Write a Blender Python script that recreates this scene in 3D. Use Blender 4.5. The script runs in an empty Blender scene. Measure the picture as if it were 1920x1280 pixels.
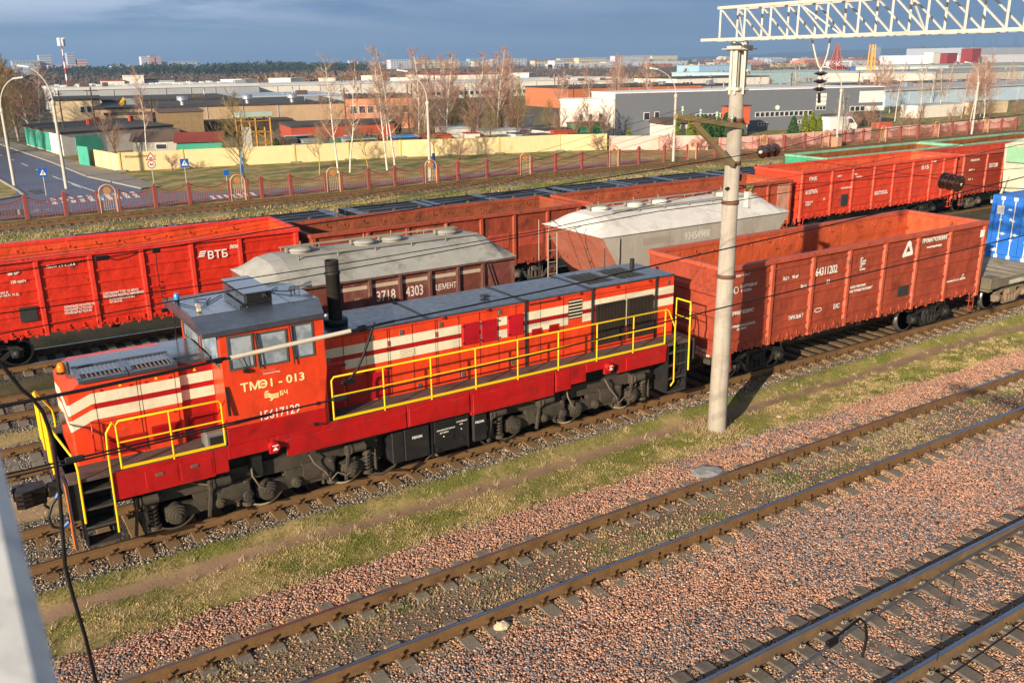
import bpy, math, random
import numpy as np
from mathutils import Vector, Matrix
random.seed(7); rng = np.random.default_rng(7)
SC = bpy.context.scene
COL = SC.collection
PI = math.pi
for blk in (bpy.data.objects, bpy.data.meshes):
    for o in list(blk): blk.remove(o)

# ------------------------------------------------------------------ mesh builder
class MB:
    """collects shapes and links them as one mesh object"""
    def __init__(s): s.v=[]; s.f=[]; s.m=[]; s.sm=[]; s.cur=0; s.smooth=False
    def mat(s,i): s.cur=i; return s
    def _add(s,vs,fs,smooth=None):
        o=len(s.v); s.v.extend([tuple(p) for p in vs])
        for f in fs: s.f.append(tuple(i+o for i in f)); s.m.append(s.cur); s.sm.append(s.smooth if smooth is None else smooth)
        return s
    def box(s,x0,x1,y0,y1,z0,z1):
        if x0>x1:x0,x1=x1,x0
        if y0>y1:y0,y1=y1,y0
        if z0>z1:z0,z1=z1,z0
        return s._add([(x0,y0,z0),(x1,y0,z0),(x1,y1,z0),(x0,y1,z0),(x0,y0,z1),(x1,y0,z1),(x1,y1,z1),(x0,y1,z1)],
          [(0,3,2,1),(4,5,6,7),(0,1,5,4),(1,2,6,5),(2,3,7,6),(3,0,4,7)],False)
    def bev(s,x0,x1,y0,y1,z0,z1,b=.01):
        """box with chamfered edges"""
        if x0>x1:x0,x1=x1,x0
        if y0>y1:y0,y1=y1,y0
        if z0>z1:z0,z1=z1,z0
        b=min(b,(x1-x0)*.45,(y1-y0)*.45,(z1-z0)*.45)
        X=(x0,x1);Y=(y0,y1);Z=(z0,z1);vs=[];idx={}
        for i in (0,1):
            for j in (0,1):
                for k in (0,1):
                    sx=b if i==0 else -b; sy=b if j==0 else -b; sz=b if k==0 else -b
                    for a,p in enumerate([(X[i],Y[j]+sy,Z[k]+sz),(X[i]+sx,Y[j],Z[k]+sz),(X[i]+sx,Y[j]+sy,Z[k])]):
                        idx[(i,j,k,a)]=len(vs); vs.append(p)
        g=lambda i,j,k,a: idx[(i,j,k,a)]
        F=[]
        for i in (0,1): F.append([g(i,0,0,0),g(i,1,0,0),g(i,1,1,0),g(i,0,1,0)])
        for j in (0,1): F.append([g(0,j,0,1),g(1,j,0,1),g(1,j,1,1),g(0,j,1,1)])
        for k in (0,1): F.append([g(0,0,k,2),g(1,0,k,2),g(1,1,k,2),g(0,1,k,2)])
        for j in (0,1):
            for k in (0,1): F.append([g(0,j,k,1),g(1,j,k,1),g(1,j,k,2),g(0,j,k,2)])
        for i in (0,1):
            for k in (0,1): F.append([g(i,0,k,0),g(i,1,k,0),g(i,1,k,2),g(i,0,k,2)])
        for i in (0,1):
            for j in (0,1): F.append([g(i,j,0,0),g(i,j,1,0),g(i,j,1,1),g(i,j,0,1)])
        for i in (0,1):
            for j in (0,1):
                for k in (0,1): F.append([g(i,j,k,0),g(i,j,k,1),g(i,j,k,2)])
        c=np.array([(x0+x1)/2,(y0+y1)/2,(z0+z1)/2]); out=[]
        for f in F:
            p=[np.array(vs[q]) for q in f]
            n=np.cross(p[1]-p[0],p[2]-p[0])
            if n@(sum(p)/len(p)-c)<0: f=f[::-1]
            out.append(tuple(f))
        return s._add(vs,out,False)
    def prism(s,poly,ax,a,b):
        """extrude a closed 2-D outline; ax='x': outline (y,z); 'y': (x,z); 'z': (x,y)"""
        n=len(poly)
        def P(p,t): return {'x':(t,p[0],p[1]),'y':(p[0],t,p[1]),'z':(p[0],p[1],t)}[ax]
        vs=[P(p,a) for p in poly]+[P(p,b) for p in poly]
        ar=sum(poly[i][0]*poly[(i+1)%n][1]-poly[(i+1)%n][0]*poly[i][1] for i in range(n))
        if ax=='y': ar=-ar
        if (b<a): ar=-ar
        fs=[tuple(range(n))[::-1],tuple(range(n,2*n))]+[(i,(i+1)%n,(i+1)%n+n,i+n) for i in range(n)]
        if ar<0: fs=[f[::-1] for f in fs]
        return s._add(vs,fs,False)
    def quad(s,*p): return s._add(p,[tuple(range(len(p)))],False)
    def cyl(s,p0,p1,r0,r1=None,n=10,caps=True,smooth=True):
        if r1 is None:r1=r0
        p0=Vector(p0);p1=Vector(p1);d=(p1-p0)
        if d.length<1e-9:return s
        d.normalize();u=d.orthogonal().normalized();w=d.cross(u)
        vs=[];ph=PI/n
        for p,r in ((p0,r0),(p1,r1)):
            for i in range(n):
                a=2*PI*i/n+ph; vs.append(p+u*(r*math.cos(a))+w*(r*math.sin(a)))
        s._add(vs,[(i,(i+1)%n,(i+1)%n+n,i+n) for i in range(n)],smooth)
        if caps: s._add(vs,[tuple(range(n))[::-1],tuple(range(n,2*n))],False)
        return s
    def tube(s,pts,r,n=6,r1=None,caps=True):
        """round bar along a path; one connected skin"""
        pts=[Vector(p) for p in pts]; N=len(pts); vs=[]; r1=r if r1 is None else r1
        t0=(pts[1]-pts[0]).normalized();u=t0.orthogonal().normalized()
        for k,p in enumerate(pts):
            t=(pts[min(k+1,N-1)]-pts[max(k-1,0)]).normalized()
            u=(u-t*u.dot(t)); u=u.normalized() if u.length>1e-6 else t.orthogonal().normalized()
            w=t.cross(u); rr=r+(r1-r)*k/(N-1)
            for i in range(n):
                a=2*PI*i/n; vs.append(p+u*(rr*math.cos(a))+w*(rr*math.sin(a)))
        fs=[(k*n+i,k*n+(i+1)%n,(k+1)*n+(i+1)%n,(k+1)*n+i) for k in range(N-1) for i in range(n)]
        s._add(vs,fs,True)
        if caps: s._add(vs,[tuple(range(n))[::-1],tuple(range((N-1)*n,N*n))],False)
        return s
    def bar(s,p0,p1,w,h=None,up=(0,0,1)):
        """rectangular bar between two points, w across, h along up"""
        h=w if h is None else h
        p0=Vector(p0);p1=Vector(p1);t=(p1-p0).normalized();up=Vector(up)
        a=t.cross(up)
        if a.length<1e-4: a=t.orthogonal()
        a.normalize();b=a.cross(t).normalized()
        vs=[]
        for p in (p0,p1):
            for i,j in ((-1,-1),(1,-1),(1,1),(-1,1)): vs.append(p+a*(w/2*i)+b*(h/2*j))
        return s._add(vs,[(3,2,1,0),(4,5,6,7),(0,1,5,4),(1,2,6,5),(2,3,7,6),(3,0,4,7)],False)
    def lathe(s,prof,c=(0,0,0),ax='z',n=16,flat=False):
        """revolve (r, t) profile about an axis through c"""
        vs=[];c=Vector(c)
        for r,t in prof:
            for i in range(n):
                a=2*PI*i/n;x,y=r*math.cos(a),r*math.sin(a)
                vs.append(c+Vector({'z':(x,y,t),'y':(x,t,y),'x':(t,x,y)}[ax]))
        m=len(prof)
        s._add(vs,[(k*n+i,k*n+(i+1)%n,(k+1)*n+(i+1)%n,(k+1)*n+i) for k in range(m-1) for i in range(n)],not flat)
        for k in (0,m-1):
            if prof[k][0]>1e-4: s._add(vs[k*n:(k+1)*n],[tuple(range(n))],False)
        return s
    def coil(s,c,r,h,turns,w,n=5,per=12,top=None):
        pts=[]
        for i in range(int(turns*per)+1):
            a=2*PI*i/per; pts.append((c[0]+r*math.cos(a),c[1]+r*math.sin(a),c[2]+h*i/(turns*per)))
        return s.tube(pts,w,n)
    def build_each(s,name,mats,parent=None):
        """one object per connected piece"""
        n=len(s.v);p=list(range(n))
        def f(a):
            while p[a]!=a: p[a]=p[p[a]];a=p[a]
            return a
        for fc in s.f:
            r=f(fc[0])
            for q in fc[1:]: p[f(q)]=r
        G={}
        for i,fc in enumerate(s.f): G.setdefault(f(fc[0]),[]).append(i)
        out=[]
        for g,fi in G.items():
            ids=sorted({v for i in fi for v in s.f[i]});mp={v:k for k,v in enumerate(ids)};m=MB();m.v=[s.v[v] for v in ids];m.f=[tuple(mp[v] for v in s.f[i]) for i in fi];m.m=[s.m[i] for i in fi];m.sm=[s.sm[i] for i in fi]
            out.append(m.build(name,mats,parent))
        return out
    def build(s,name,mats,parent=None,loc=None,smooth=None):
        me=bpy.data.meshes.new(name); me.from_pydata([tuple(v) for v in s.v],[],s.f)
        if not isinstance(mats,(list,tuple)): mats=[mats]
        for m in mats: me.materials.append(m)
        if len(mats)>1: me.polygons.foreach_set('material_index',s.m)
        me.polygons.foreach_set('use_smooth',s.sm); me.update()
        o=bpy.data.objects.new(name,me); COL.objects.link(o)
        if parent: o.parent=parent
        if loc: o.location=loc
        return o

def np_mesh(name,V,F,mat,parent=None,attr=None,smooth=False):
    """mesh from arrays; all faces have the same number of corners"""
    V=np.asarray(V,np.float32);F=np.asarray(F,np.int32);k=F.shape[1]
    me=bpy.data.meshes.new(name); me.vertices.add(len(V)); me.vertices.foreach_set('co',V.ravel())
    me.loops.add(F.size); me.loops.foreach_set('vertex_index',F.ravel())
    me.polygons.add(len(F)); me.polygons.foreach_set('loop_start',np.arange(0,F.size,k,dtype=np.int32))
    me.polygons.foreach_set('loop_total',np.full(len(F),k,np.int32))
    if smooth: me.polygons.foreach_set('use_smooth',np.ones(len(F),bool))
    for nm,a in (attr or {}).items():
        a=np.asarray(a,np.float32)
        if a.ndim==2:
            c=np.ones((len(a),4),np.float32);c[:,:3]=a[:,:3]
            at=me.color_attributes.new(nm,'FLOAT_COLOR','POINT'); at.data.foreach_set('color',c.ravel())
        else:
            at=me.attributes.new(nm,'FLOAT','POINT'); at.data.foreach_set('value',a)
    me.update(calc_edges=True); me.materials.append(mat)
    o=bpy.data.objects.new(name,me); COL.objects.link(o)
    if parent:o.parent=parent
    return o

def tag(o,label=None,cat=None,group=None,kind=None):
    if label:o['label']=label
    if cat:o['category']=cat
    if group:o['group']=group
    if kind:o['kind']=kind
    return o
def thing(name,label,cat,loc=(0,0,0),rz=0,group=None):
    o=bpy.data.objects.new(name,None);COL.objects.link(o);o.location=loc;o.rotation_euler=(0,0,rz);o.empty_display_size=.2
    return tag(o,label,cat,group)
def kids(o): return KIDS.get(o.name) if False else [c for c in COL.objects if c.parent is o]
def copy_tree(o,parent=None):
    c=o.copy();COL.objects.link(c);c.parent=parent
    for ch in list(o.children): copy_tree(ch,c)
    return c

# ------------------------------------------------------------------ materials
def srgb(h):
    if isinstance(h,str):
        h=h.lstrip('#');h=[int(h[i:i+2],16)/255 for i in (0,2,4)]
    return tuple((c/12.92 if c<=.04045 else ((c+.055)/1.055)**2.4) for c in h)
class NT:
    def __init__(s,nt): s.nt=nt;s.n=nt.nodes;s.l=nt.links
    def new(s,t,**k):
        n=s.n.new(t)
        for a,b in k.items(): setattr(n,a,b)
        return n
    def put(s,sock,v):
        if hasattr(v,'is_output') or isinstance(v,bpy.types.NodeSocket): s.l.new(v,sock)
        elif v is not None:
            try: sock.default_value=v
            except Exception: sock.default_value=(*v,1) if len(v)==3 else v
    def noise(s,vec,scale,detail=4,rough=.55,dist=0):
        n=s.new('ShaderNodeTexNoise');s.put(n.inputs['Vector'],vec);n.inputs['Scale'].default_value=scale
        n.inputs['Detail'].default_value=detail;n.inputs['Roughness'].default_value=rough;n.inputs['Distortion'].default_value=dist
        return n.outputs['Fac']
    def vor(s,vec,scale,feature='F1',out='Distance'):
        n=s.new('ShaderNodeTexVoronoi',feature=feature);s.put(n.inputs['Vector'],vec);n.inputs['Scale'].default_value=scale
        return n.outputs[out]
    def ramp(s,fac,pts,interp='LINEAR'):
        n=s.new('ShaderNodeValToRGB');s.put(n.inputs[0],fac);cr=n.color_ramp;cr.interpolation=interp
        while len(cr.elements)<len(pts): cr.elements.new(.5)
        for e,(p,c) in zip(cr.elements,pts):
            e.position=p;e.color=(*c,1) if not isinstance(c,(int,float)) else (c,c,c,1)
        return n.outputs[0]
    def mr(s,v,a,b,c=0,d=1,interp='LINEAR'):
        n=s.new('ShaderNodeMapRange',interpolation_type=interp);s.put(n.inputs[0],v)
        for i,x in enumerate((a,b,c,d)): n.inputs[i+1].default_value=x
        return n.outputs[0]
    def math(s,op,a,b=0,c=None,clamp=False):
        n=s.new('ShaderNodeMath',operation=op,use_clamp=clamp);s.put(n.inputs[0],a);s.put(n.inputs[1],b)
        if c is not None:s.put(n.inputs[2],c)
        return n.outputs[0]
    def mix(s,f,a,b,mode='MIX'):
        n=s.new('ShaderNodeMix',data_type='RGBA',blend_type=mode);s.put(n.inputs[0],f);s.put(n.inputs[6],a);s.put(n.inputs[7],b)
        return n.outputs[2]
    def mapping(s,vec,scale=(1,1,1),loc=(0,0,0),rot=(0,0,0)):
        n=s.new('ShaderNodeMapping');s.put(n.inputs[0],vec);n.inputs['Scale'].default_value=scale;n.inputs['Location'].default_value=loc;n.inputs['Rotation'].default_value=rot
        return n.outputs[0]
    def sep(s,vec):
        n=s.new('ShaderNodeSeparateXYZ');s.put(n.inputs[0],vec);return n.outputs
    def bump(s,h,strength=.3,dist=.02,normal=None):
        n=s.new('ShaderNodeBump');s.put(n.inputs['Height'],h);n.inputs['Strength'].default_value=strength;n.inputs['Distance'].default_value=dist
        if normal:s.put(n.inputs['Normal'],normal)
        return n.outputs[0]
def newmat(name):
    m=bpy.data.materials.new(name);m.use_nodes=True;nt=NT(m.node_tree);nt.n.clear()
    out=nt.new('ShaderNodeOutputMaterial');b=nt.new('ShaderNodeBsdfPrincipled');nt.l.new(b.outputs[0],out.inputs[0])
    return m,nt,b
MATS={}
def M(name,col,rough=.6,metal=0,var=.12,dirt=None,damt=.35,dscale=1.2,streak=0,bump=0,bscale=40,spec=.5,coat=0,fine=.06,space='Object',boards=None,dent=0,rust=0):
    """weathered surface: base colour, soft tone variation, dirt patches and vertical streaks in object space"""
    if name in MATS:return MATS[name]
    m,t,b=newmat(name);col=srgb(col) if isinstance(col,str) else col
    tc=t.new('ShaderNodeTexCoord').outputs['Object'] if space=='Object' else t.new('ShaderNodeNewGeometry').outputs['Position']
    oi=t.new('ShaderNodeObjectInfo').outputs['Random']
    n1=t.noise(tc,1.3,5,.6);n2=t.noise(tc,22,3,.6)
    f=t.math('ADD',t.mr(n1,.3,.7,-var,var),t.mr(n2,.3,.7,-fine,fine))
    f=t.math('ADD',f,t.mr(oi,0,1,-.03,.03))
    hsv=t.new('ShaderNodeHueSaturation');hsv.inputs['Color'].default_value=(*col,1)
    t.put(hsv.inputs['Value'],t.math('ADD',f,1));c=hsv.outputs[0]
    if dirt:
        d=srgb(dirt) if isinstance(dirt,str) else dirt
        k=t.mr(t.noise(tc,dscale,7,.68,.3),.47,.72,0,damt,'SMOOTHSTEP');c=t.mix(k,c,(*d,1))
    if streak:
        k=t.mr(t.noise(t.mapping(tc,(9,9,.55)),1,5,.65),.5,.75,0,streak,'SMOOTHSTEP')
        d=srgb(dirt) if isinstance(dirt,str) else (dirt or (.05,.04,.03));c=t.mix(k,c,(*d,1))
    if rust:
        k=t.mr(t.math('ADD',t.noise(tc,5.5,6,.75,.4),t.math('MULTIPLY',t.noise(tc,.7,2),.45)),.86,.90,0,rust);c=t.mix(k,c,(.085,.035,.018,1))
        k=t.mr(t.noise(t.mapping(tc,(2.2,2.2,16)),1.6,5,.8,.6),.69,.73,0,rust*.55);c=t.mix(k,c,t.mix(.5,c,(.5,.34,.26,1)))
    if boards:
        ax,pitch,dk=boards
        w=t.new('ShaderNodeTexWave',wave_type='BANDS',bands_direction=ax,wave_profile='SAW');t.put(w.inputs[0],tc);w.inputs['Scale'].default_value=.1592*2/pitch*1.0
        c=t.mix(t.mr(w.outputs[1],.9,1,0,dk),c,(.01,.01,.01,1))
    t.put(b.inputs['Base Color'],c)
    t.put(b.inputs['Roughness'],t.mr(t.noise(tc,6,4),.3,.7,max(.03,rough-.1),min(1,rough+.12)))
    b.inputs['Metallic'].default_value=metal;b.inputs['Specular IOR Level'].default_value=spec
    if coat:b.inputs['Coat Weight'].default_value=coat;b.inputs['Coat Roughness'].default_value=.15
    nm=t.bump(t.noise(tc,bscale,4,.6),bump,.01) if bump else None
    if dent: nm=t.bump(t.noise(tc,1.9,3,.5,.3),dent,.12,nm)
    if nm: t.put(b.inputs['Normal'],nm)
    MATS[name]=m;return m
def plain(name,col,rough=.7,metal=0,emit=None,es=1):
    if name in MATS:return MATS[name]
    m,t,b=newmat(name);col=srgb(col) if isinstance(col,str) else col
    b.inputs['Base Color'].default_value=(*col,1);b.inputs['Roughness'].default_value=rough;b.inputs['Metallic'].default_value=metal
    MATS[name]=m;return m

# ------------------------------------------------------------------ lettering (flat cut-out letters standing 3 mm proud)
def text(body,size,mat,parent,at,face='-y',name='lettering',extr=.0015,bold=0,sx=1,align='LEFT',space=1,rot=0):
    cu=bpy.data.curves.new('t','FONT');cu.body=body;cu.size=size;cu.extrude=extr;cu.offset=bold;cu.align_x=align;cu.space_character=space;cu.resolution_u=3
    tmp=bpy.data.objects.new('t',cu);COL.objects.link(tmp)
    dg=bpy.context.evaluated_depsgraph_get();me=bpy.data.meshes.new_from_object(tmp.evaluated_get(dg))
    bpy.data.objects.remove(tmp);bpy.data.curves.remove(cu)
    R={'-y':Matrix.Rotation(PI/2,4,'X'),'-x':Matrix.Rotation(-PI/2,4,'Z')@Matrix.Rotation(PI/2,4,'X')}[face]
    me.transform(Matrix.Translation(Vector(at))@R@Matrix.Rotation(rot,4,'Z')@Matrix.Diagonal((sx,1,1,1)))
    me.materials.clear();me.materials.append(mat);me.name=name
    o=bpy.data.objects.new(name,me);COL.objects.link(o);o.parent=parent;return o

# ------------------------------------------------------------------ value noise for placing things
def _h(ix,iy,s):
    n=(ix.astype(np.int64)*374761393+iy.astype(np.int64)*668265263+s*982451653)&0x7fffffff
    n=((n^(n>>13))*1274126177)&0x7fffffff
    return ((n^(n>>16))&0xffff)/65535.
def vnoise(x,y,s=0):
    x=np.asarray(x,float);y=np.asarray(y,float);ix=np.floor(x);iy=np.floor(y);fx=x-ix;fy=y-iy
    fx=fx*fx*(3-2*fx);fy=fy*fy*(3-2*fy);a=_h(ix,iy,s);b=_h(ix+1,iy,s);c=_h(ix,iy+1,s);d=_h(ix+1,iy+1,s)
    return (a*(1-fx)+b*fx)*(1-fy)+(c*(1-fx)+d*fx)*fy
def fbm(x,y,s=0,o=4):
    t=0;a=.5;w=0
    for i in range(o): t=t+a*vnoise(np.asarray(x)*2**i,np.asarray(y)*2**i,s+i*17);w+=a;a*=.55
    return t/w
def sst(a,b,x): t=np.clip((x-a)/(b-a),0,1);return t*t*(3-2*t)

# tracks: centre line Y of each one, running along X; rail heads at Z = 0
TA,TB,TC,TD,TE,TF,TG,TI,TH=18.4,12.3,7.35,31.93,27.45,23.24,36.5,46.0,61.6
TN=2.3
# ------------------------------------------------------------------ ground: one sheet with ballast shoulders, verges, dirt path
def prof(dy,sh):
    """ballast profile height around a track centre; sh = half width of the ballast top"""
    a=np.abs(dy);return sst(sh+.9,sh,a)
def ground_z(x,y):
    x=np.asarray(x,float);y=np.asarray(y,float)
    low=-.42+.10*(fbm(x*.35,y*.6,3)-.5)+.05*(fbm(x*1.5,y*1.7,5)-.5)
    top=-.215
    k=np.zeros_like(y)
    for c,sh in ((TA,1.3),(TD,1.35),(TE,1.3),(TF,1.3),(TG,1.3),(TI,1.3),(TH,1.35)): k=np.maximum(k,prof(y-c,sh))
    # tracks B and C lie in one broad pink ballast bed
    k=np.maximum(k,sst(15.1,13.8,y)*sst(-6,-3,y))
    lv=top-.10*(1-sst(-1,1,0*y))*0
    z=low*(1-k)+top*k
    # hollow between the rails of B is filled a little higher with fines
    z=z+.02*(vnoise(x*6,y*6,9)-.5)-.022*sst(1.55,1.3,np.abs(y-TC))
    far=sst(64,70,y)
    z=z*(1-far)+(-.42)*far
    hill=sst(500,1500,y)*(1.5*sst(-.4,.9,fbm(x*.0011+3,y*.0009,21)*2-1))
    # undulating land that rises behind the plant toward the horizon
    z=z+hill
    return z
def zones(x,y):
    """masks: pink stones, grey stones, grass (green), dry grass, dirt, asphalt"""
    n=fbm(x*.9,y*1.3,31)-.5;n2=fbm(x*3.1,y*3.6,37)-.5
    yy=y+.35*n+.22*n2
    pink=sst(15.0,14.5,yy)*sst(-8,-6,y)
    greyA=sst(16.85,17.0,y+.12*n2)*sst(20.3,19.9,y+.2*n2)
    grey=greyA.copy()
    for c in (TF,TE,TD): grey=np.maximum(grey,sst(1.75,1.5,np.abs(y-c)+.25*n2))
    grey=np.maximum(grey,sst(1.9,1.5,np.abs(y-TH)+.5*n2)*.9)
    grey=np.maximum(grey,sst(2.1,1.7,np.abs(y-TI)+.3*n))
    path=sst(.30,.10,np.abs(y-16.28-.07*np.sin(x*.5)+.08*n2)+.05*(fbm(x*2.2,y*3,39)-.35))*(.8+.2*sst(.3,.55,fbm(x*.8,y*2,41)))
    sand=sst(.5,.62,fbm(x*.35,y*.35,51)+.5*sst(4.5,-2,x)*sst(20,20.6,y)*sst(22.4,21.8,y))*sst(20,20.4,y)*sst(26,24,y)
    return pink,grey,path,sand
def axis(segs):
    out=[]
    for a,b,d in segs: out+=list(np.arange(a,b,d))
    return np.array(out+[segs[-1][1]])
xs=axis([(-6000,-1500,500),(-1500,-200,100),(-200,-20,12),(-20,-3,1.0),(-3,46,.14),(46,80,1.),(80,300,10),(300,1500,80),(1500,9000,500)])
ys=axis([(-400,-20,40),(-20,2.5,1.5),(2.5,26,.12),(26,70,.5),(70,140,4),(140,500,20),(500,2200,60),(2200,7000,400)])
GX,GY=np.meshgrid(xs,ys);gx=GX.ravel();gy=GY.ravel()
gz=ground_z(gx,gy)
pk,gr,pa,sa=zones(gx,gy)
nx,ny=len(xs),len(ys)
I=(np.arange(ny-1)[:,None]*nx+np.arange(nx-1)[None,:]).ravel()
F=np.stack([I,I+1,I+nx+1,I+nx],1)
gm,t,b=newmat('ground_surface')
pos=t.new('ShaderNodeNewGeometry').outputs['Position']
def at(n): a=t.new('ShaderNodeAttribute',attribute_name=n);return a.outputs['Fac']
p2=t.mapping(pos,(1,1,.0))
# stones: voronoi cells, one tone each
def stones(scale,ramp,seed):
    v=t.new('ShaderNodeTexVoronoi');t.put(v.inputs['Vector'],t.mapping(p2,(1,1,1),(seed,seed,0)));v.inputs['Scale'].default_value=scale
    sx=t.sep(v.outputs['Color'])[0];c=t.ramp(sx,ramp,'CONSTANT')
    edge=t.mr(v.outputs['Distance'],.25,.62,1,.25)
    return t.mix(1,c,t.ramp(edge,[(0,0.0),(1,1.0)]),'MULTIPLY'),v.outputs['Distance'],sx
pinkr=[(0,(.28,.15,.10)),(.2,(.38,.21,.14)),(.38,(.18,.14,.12)),(.5,(.42,.27,.20)),(.66,(.30,.16,.11)),(.78,(.09,.08,.08)),(.86,(.44,.32,.25)),(.93,(.15,.12,.11))]
greyr=[(0,(.10,.09,.085)),(.25,(.22,.19,.16)),(.45,(.32,.28,.24)),(.6,(.13,.12,.11)),(.75,(.27,.22,.18)),(.9,(.42,.38,.33))]
cp,dp,_=stones(24,pinkr,0);cg,dg_,_=stones(26,greyr,5)
warm=t.mix(t.mr(t.noise(p2,.45,3),.4,.62),cp,t.mix(1,cp,(1.12,.80,.66,1),'MULTIPLY'))
gn=t.noise(p2,.55,4,.6);gf=t.noise(p2,9,4,.7);gs=t.noise(t.mapping(p2,(34,12,1)),1,3,.7)
green=t.mix(gf,(.09,.10,.02,1),(.22,.22,.05,1));dry=t.mix(gs,(.24,.165,.07,1),(.46,.34,.16,1))
grass=t.mix(t.mr(t.math('ADD',gn,t.mr(gf,0,1,-.14,.14)),.43,.58),green,dry)
soil=t.mix(t.noise(p2,14,4,.7),(.085,.06,.04,1),(.19,.14,.10,1))
sandc=t.mix(t.noise(p2,10,5,.7),(.30,.19,.10,1),(.46,.31,.19,1))
fine=t.mix(t.noise(p2,30,4,.8),(.06,.048,.035,1),(.26,.20,.14,1))
far=t.mix(t.noise(p2,.05,5,.7),(.085,.085,.05,1),(.16,.13,.09,1))
c=grass
c=t.mix(at('pathm'),c,t.mix(t.noise(p2,18,3),(.20,.125,.08,1),(.33,.21,.14,1)))
c=t.mix(at('sand'),c,sandc)
c=t.mix(at('greym'),c,cg)
c=t.mix(at('pinkm'),c,warm)
# fines and dead grass between the rails of the middle track
c=t.mix(at('fines'),c,t.mix(t.mr(gn,.42,.62),fine,t.mix(.45,fine,dry)))
# ballast coloured near black under and beside the standing trains
c=t.mix(at('darkbed'),c,t.mix(t.noise(p2,8,4,.7),(.012,.011,.01,1),(.05,.045,.035,1)))
c=t.mix(t.mr(t.sep(pos)[1],95,140),c,far)
t.put(b.inputs['Base Color'],c);b.inputs['Roughness'].default_value=.95;b.inputs['Specular IOR Level'].default_value=.2
hs=t.math('MULTIPLY',t.mr(dp,0,.6,1,0),t.math('MAXIMUM',at('greym'),at('pinkm')))
bn=t.bump(t.math('ADD',t.math('MULTIPLY',hs,.8),t.math('MULTIPLY',gf,.35)),.9,.035)
t.put(b.inputs['Normal'],bn)
fines=sst(.74,.55,np.abs(gy-TB)+.15*(fbm(gx*2,gy*3,61)-.5))*sst(.25,.5,fbm(gx*.7,gy*1.2,63)+.25)*.9
darkbed=np.zeros_like(gx)
for c0,x0,x1 in ((TA,2,32),(TD,-30,60),(TF,6,29)):
    darkbed=np.maximum(darkbed,sst(1.25,.5,np.abs(gy-c0-.15)+.5*(fbm(gx*1.3,gy*1.3,71)-.5))*sst(x0-.5,x0+.8,gx)*sst(x1+.8,x1-.5,gx))
darkbed=np.maximum(darkbed*.85,.75*sst(28.6,29.4,gy+.8*(fbm(gx,gy,73)-.5))*sst(31.2,30.2,gy))
ground=np_mesh('ground',np.stack([gx,gy,gz],1),F,gm,attr=dict(pinkm=pk,greym=gr,pathm=pa,sand=sa,fines=fines,darkbed=darkbed),smooth=True)
tag(ground,kind='structure')

# loose ballast stones, real little rocks lying on the bed
def rocks(name,X,Y,size,cols,kind_label,seed):
    r=np.random.default_rng(seed);n=len(X)
    base=np.array([(1,0,0),(-.9,.1,0),(0,1,.1),(.1,-1,0),(0,0,.8),(0,.05,-.6)])
    tri=np.array([(0,2,4),(2,1,4),(1,3,4),(3,0,4),(2,0,5),(1,2,5),(3,1,5),(0,3,5)])
    V=base[None]*(1+.35*(r.random((n,6,1))-.5))
    V=V*np.stack([r.uniform(.7,1.3,n),r.uniform(.55,1,n),r.uniform(.5,.9,n)],1)[:,None]
    a=r.uniform(0,2*PI,n);tl=r.uniform(-.7,.7,n)
    y2=V[...,1]*np.cos(tl)[:,None]-V[...,2]*np.sin(tl)[:,None];z2=V[...,1]*np.sin(tl)[:,None]+V[...,2]*np.cos(tl)[:,None]
    x3=V[...,0]*np.cos(a)[:,None]-y2*np.sin(a)[:,None];y3=V[...,0]*np.sin(a)[:,None]+y2*np.cos(a)[:,None]
    s=(size*r.uniform(.6,1.35,n))[:,None]
    Z=ground_z(X,Y)
    V=np.stack([x3*s+X[:,None],y3*s+Y[:,None],z2*s+Z[:,None]+s*.25],2).reshape(-1,3)
    Fc=(tri[None]+6*np.arange(n)[:,None,None]).reshape(-1,3)
    ci=np.asarray(cols)[r.integers(0,len(cols),n)]*r.uniform(.75,1.25,(n,1))
    dr_=np.min([np.abs(Y-c_-s_*.8) for c_ in (TA,TB,TC) for s_ in (-1,1)],0);k_=(.7*sst(.75,.1,dr_+.25*(fbm(X*1.3,Y*1.3,121)-.5)))[:,None]
    ci=ci*(1-k_)+k_*np.array([.42,.26,.13])*(ci.mean(1,keepdims=True)/.27)
    o=np_mesh(name,V,Fc,STONE,attr=dict(tone=np.repeat(ci,6,0)))
    return tag(o,kind='stuff')
STONE,t,b=newmat('stone');a=t.new('ShaderNodeAttribute',attribute_name='tone')
t.put(b.inputs['Base Color'],a.outputs['Color']);b.inputs['Roughness'].default_value=.9;b.inputs['Specular IOR Level'].default_value=.25
# keep stones in the camera's view triangle
def inview(X,Y,pad=1.5):
    return (X>(-.03*Y-pad))&(X<Y*2.6+pad)
def scatter(n,y0,y1,x1,w,seed):
    r=np.random.default_rng(seed);Y=r.uniform(y0,y1,n);X=r.uniform(-2,x1,n);k=inview(X,Y)&(X<2.6*Y+2)
    X,Y=X[k],Y[k];p=w(X,Y);k=r.random(len(X))<p;return X[k],Y[k]
def railfree(X,Y):
    f=np.ones_like(X)
    for c in (TA,TB,TC): 
        for s in (-1,1): f*=(np.abs(Y-c-s*.795)>.1)
    return f
def wp(X,Y):
    pk,gr,pa,sa=zones(X,Y);d=np.abs(Y-TB);e=np.abs(Y-TC)
    on=((X-7.4-.05+.17)%.545<.34)&(e<1.38);onb=((X-.2-.1+.16)%.545<.32)&(d<1.38)
    return np.clip(pk-.85*sst(.76,.6,d),0,1)*railfree(X,Y)*np.where(on,np.where(e<.45,.45,.10),1)*np.where(onb,.7,1)
X,Y=scatter(420000,4.2,15.2,34,wp,1)
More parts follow.
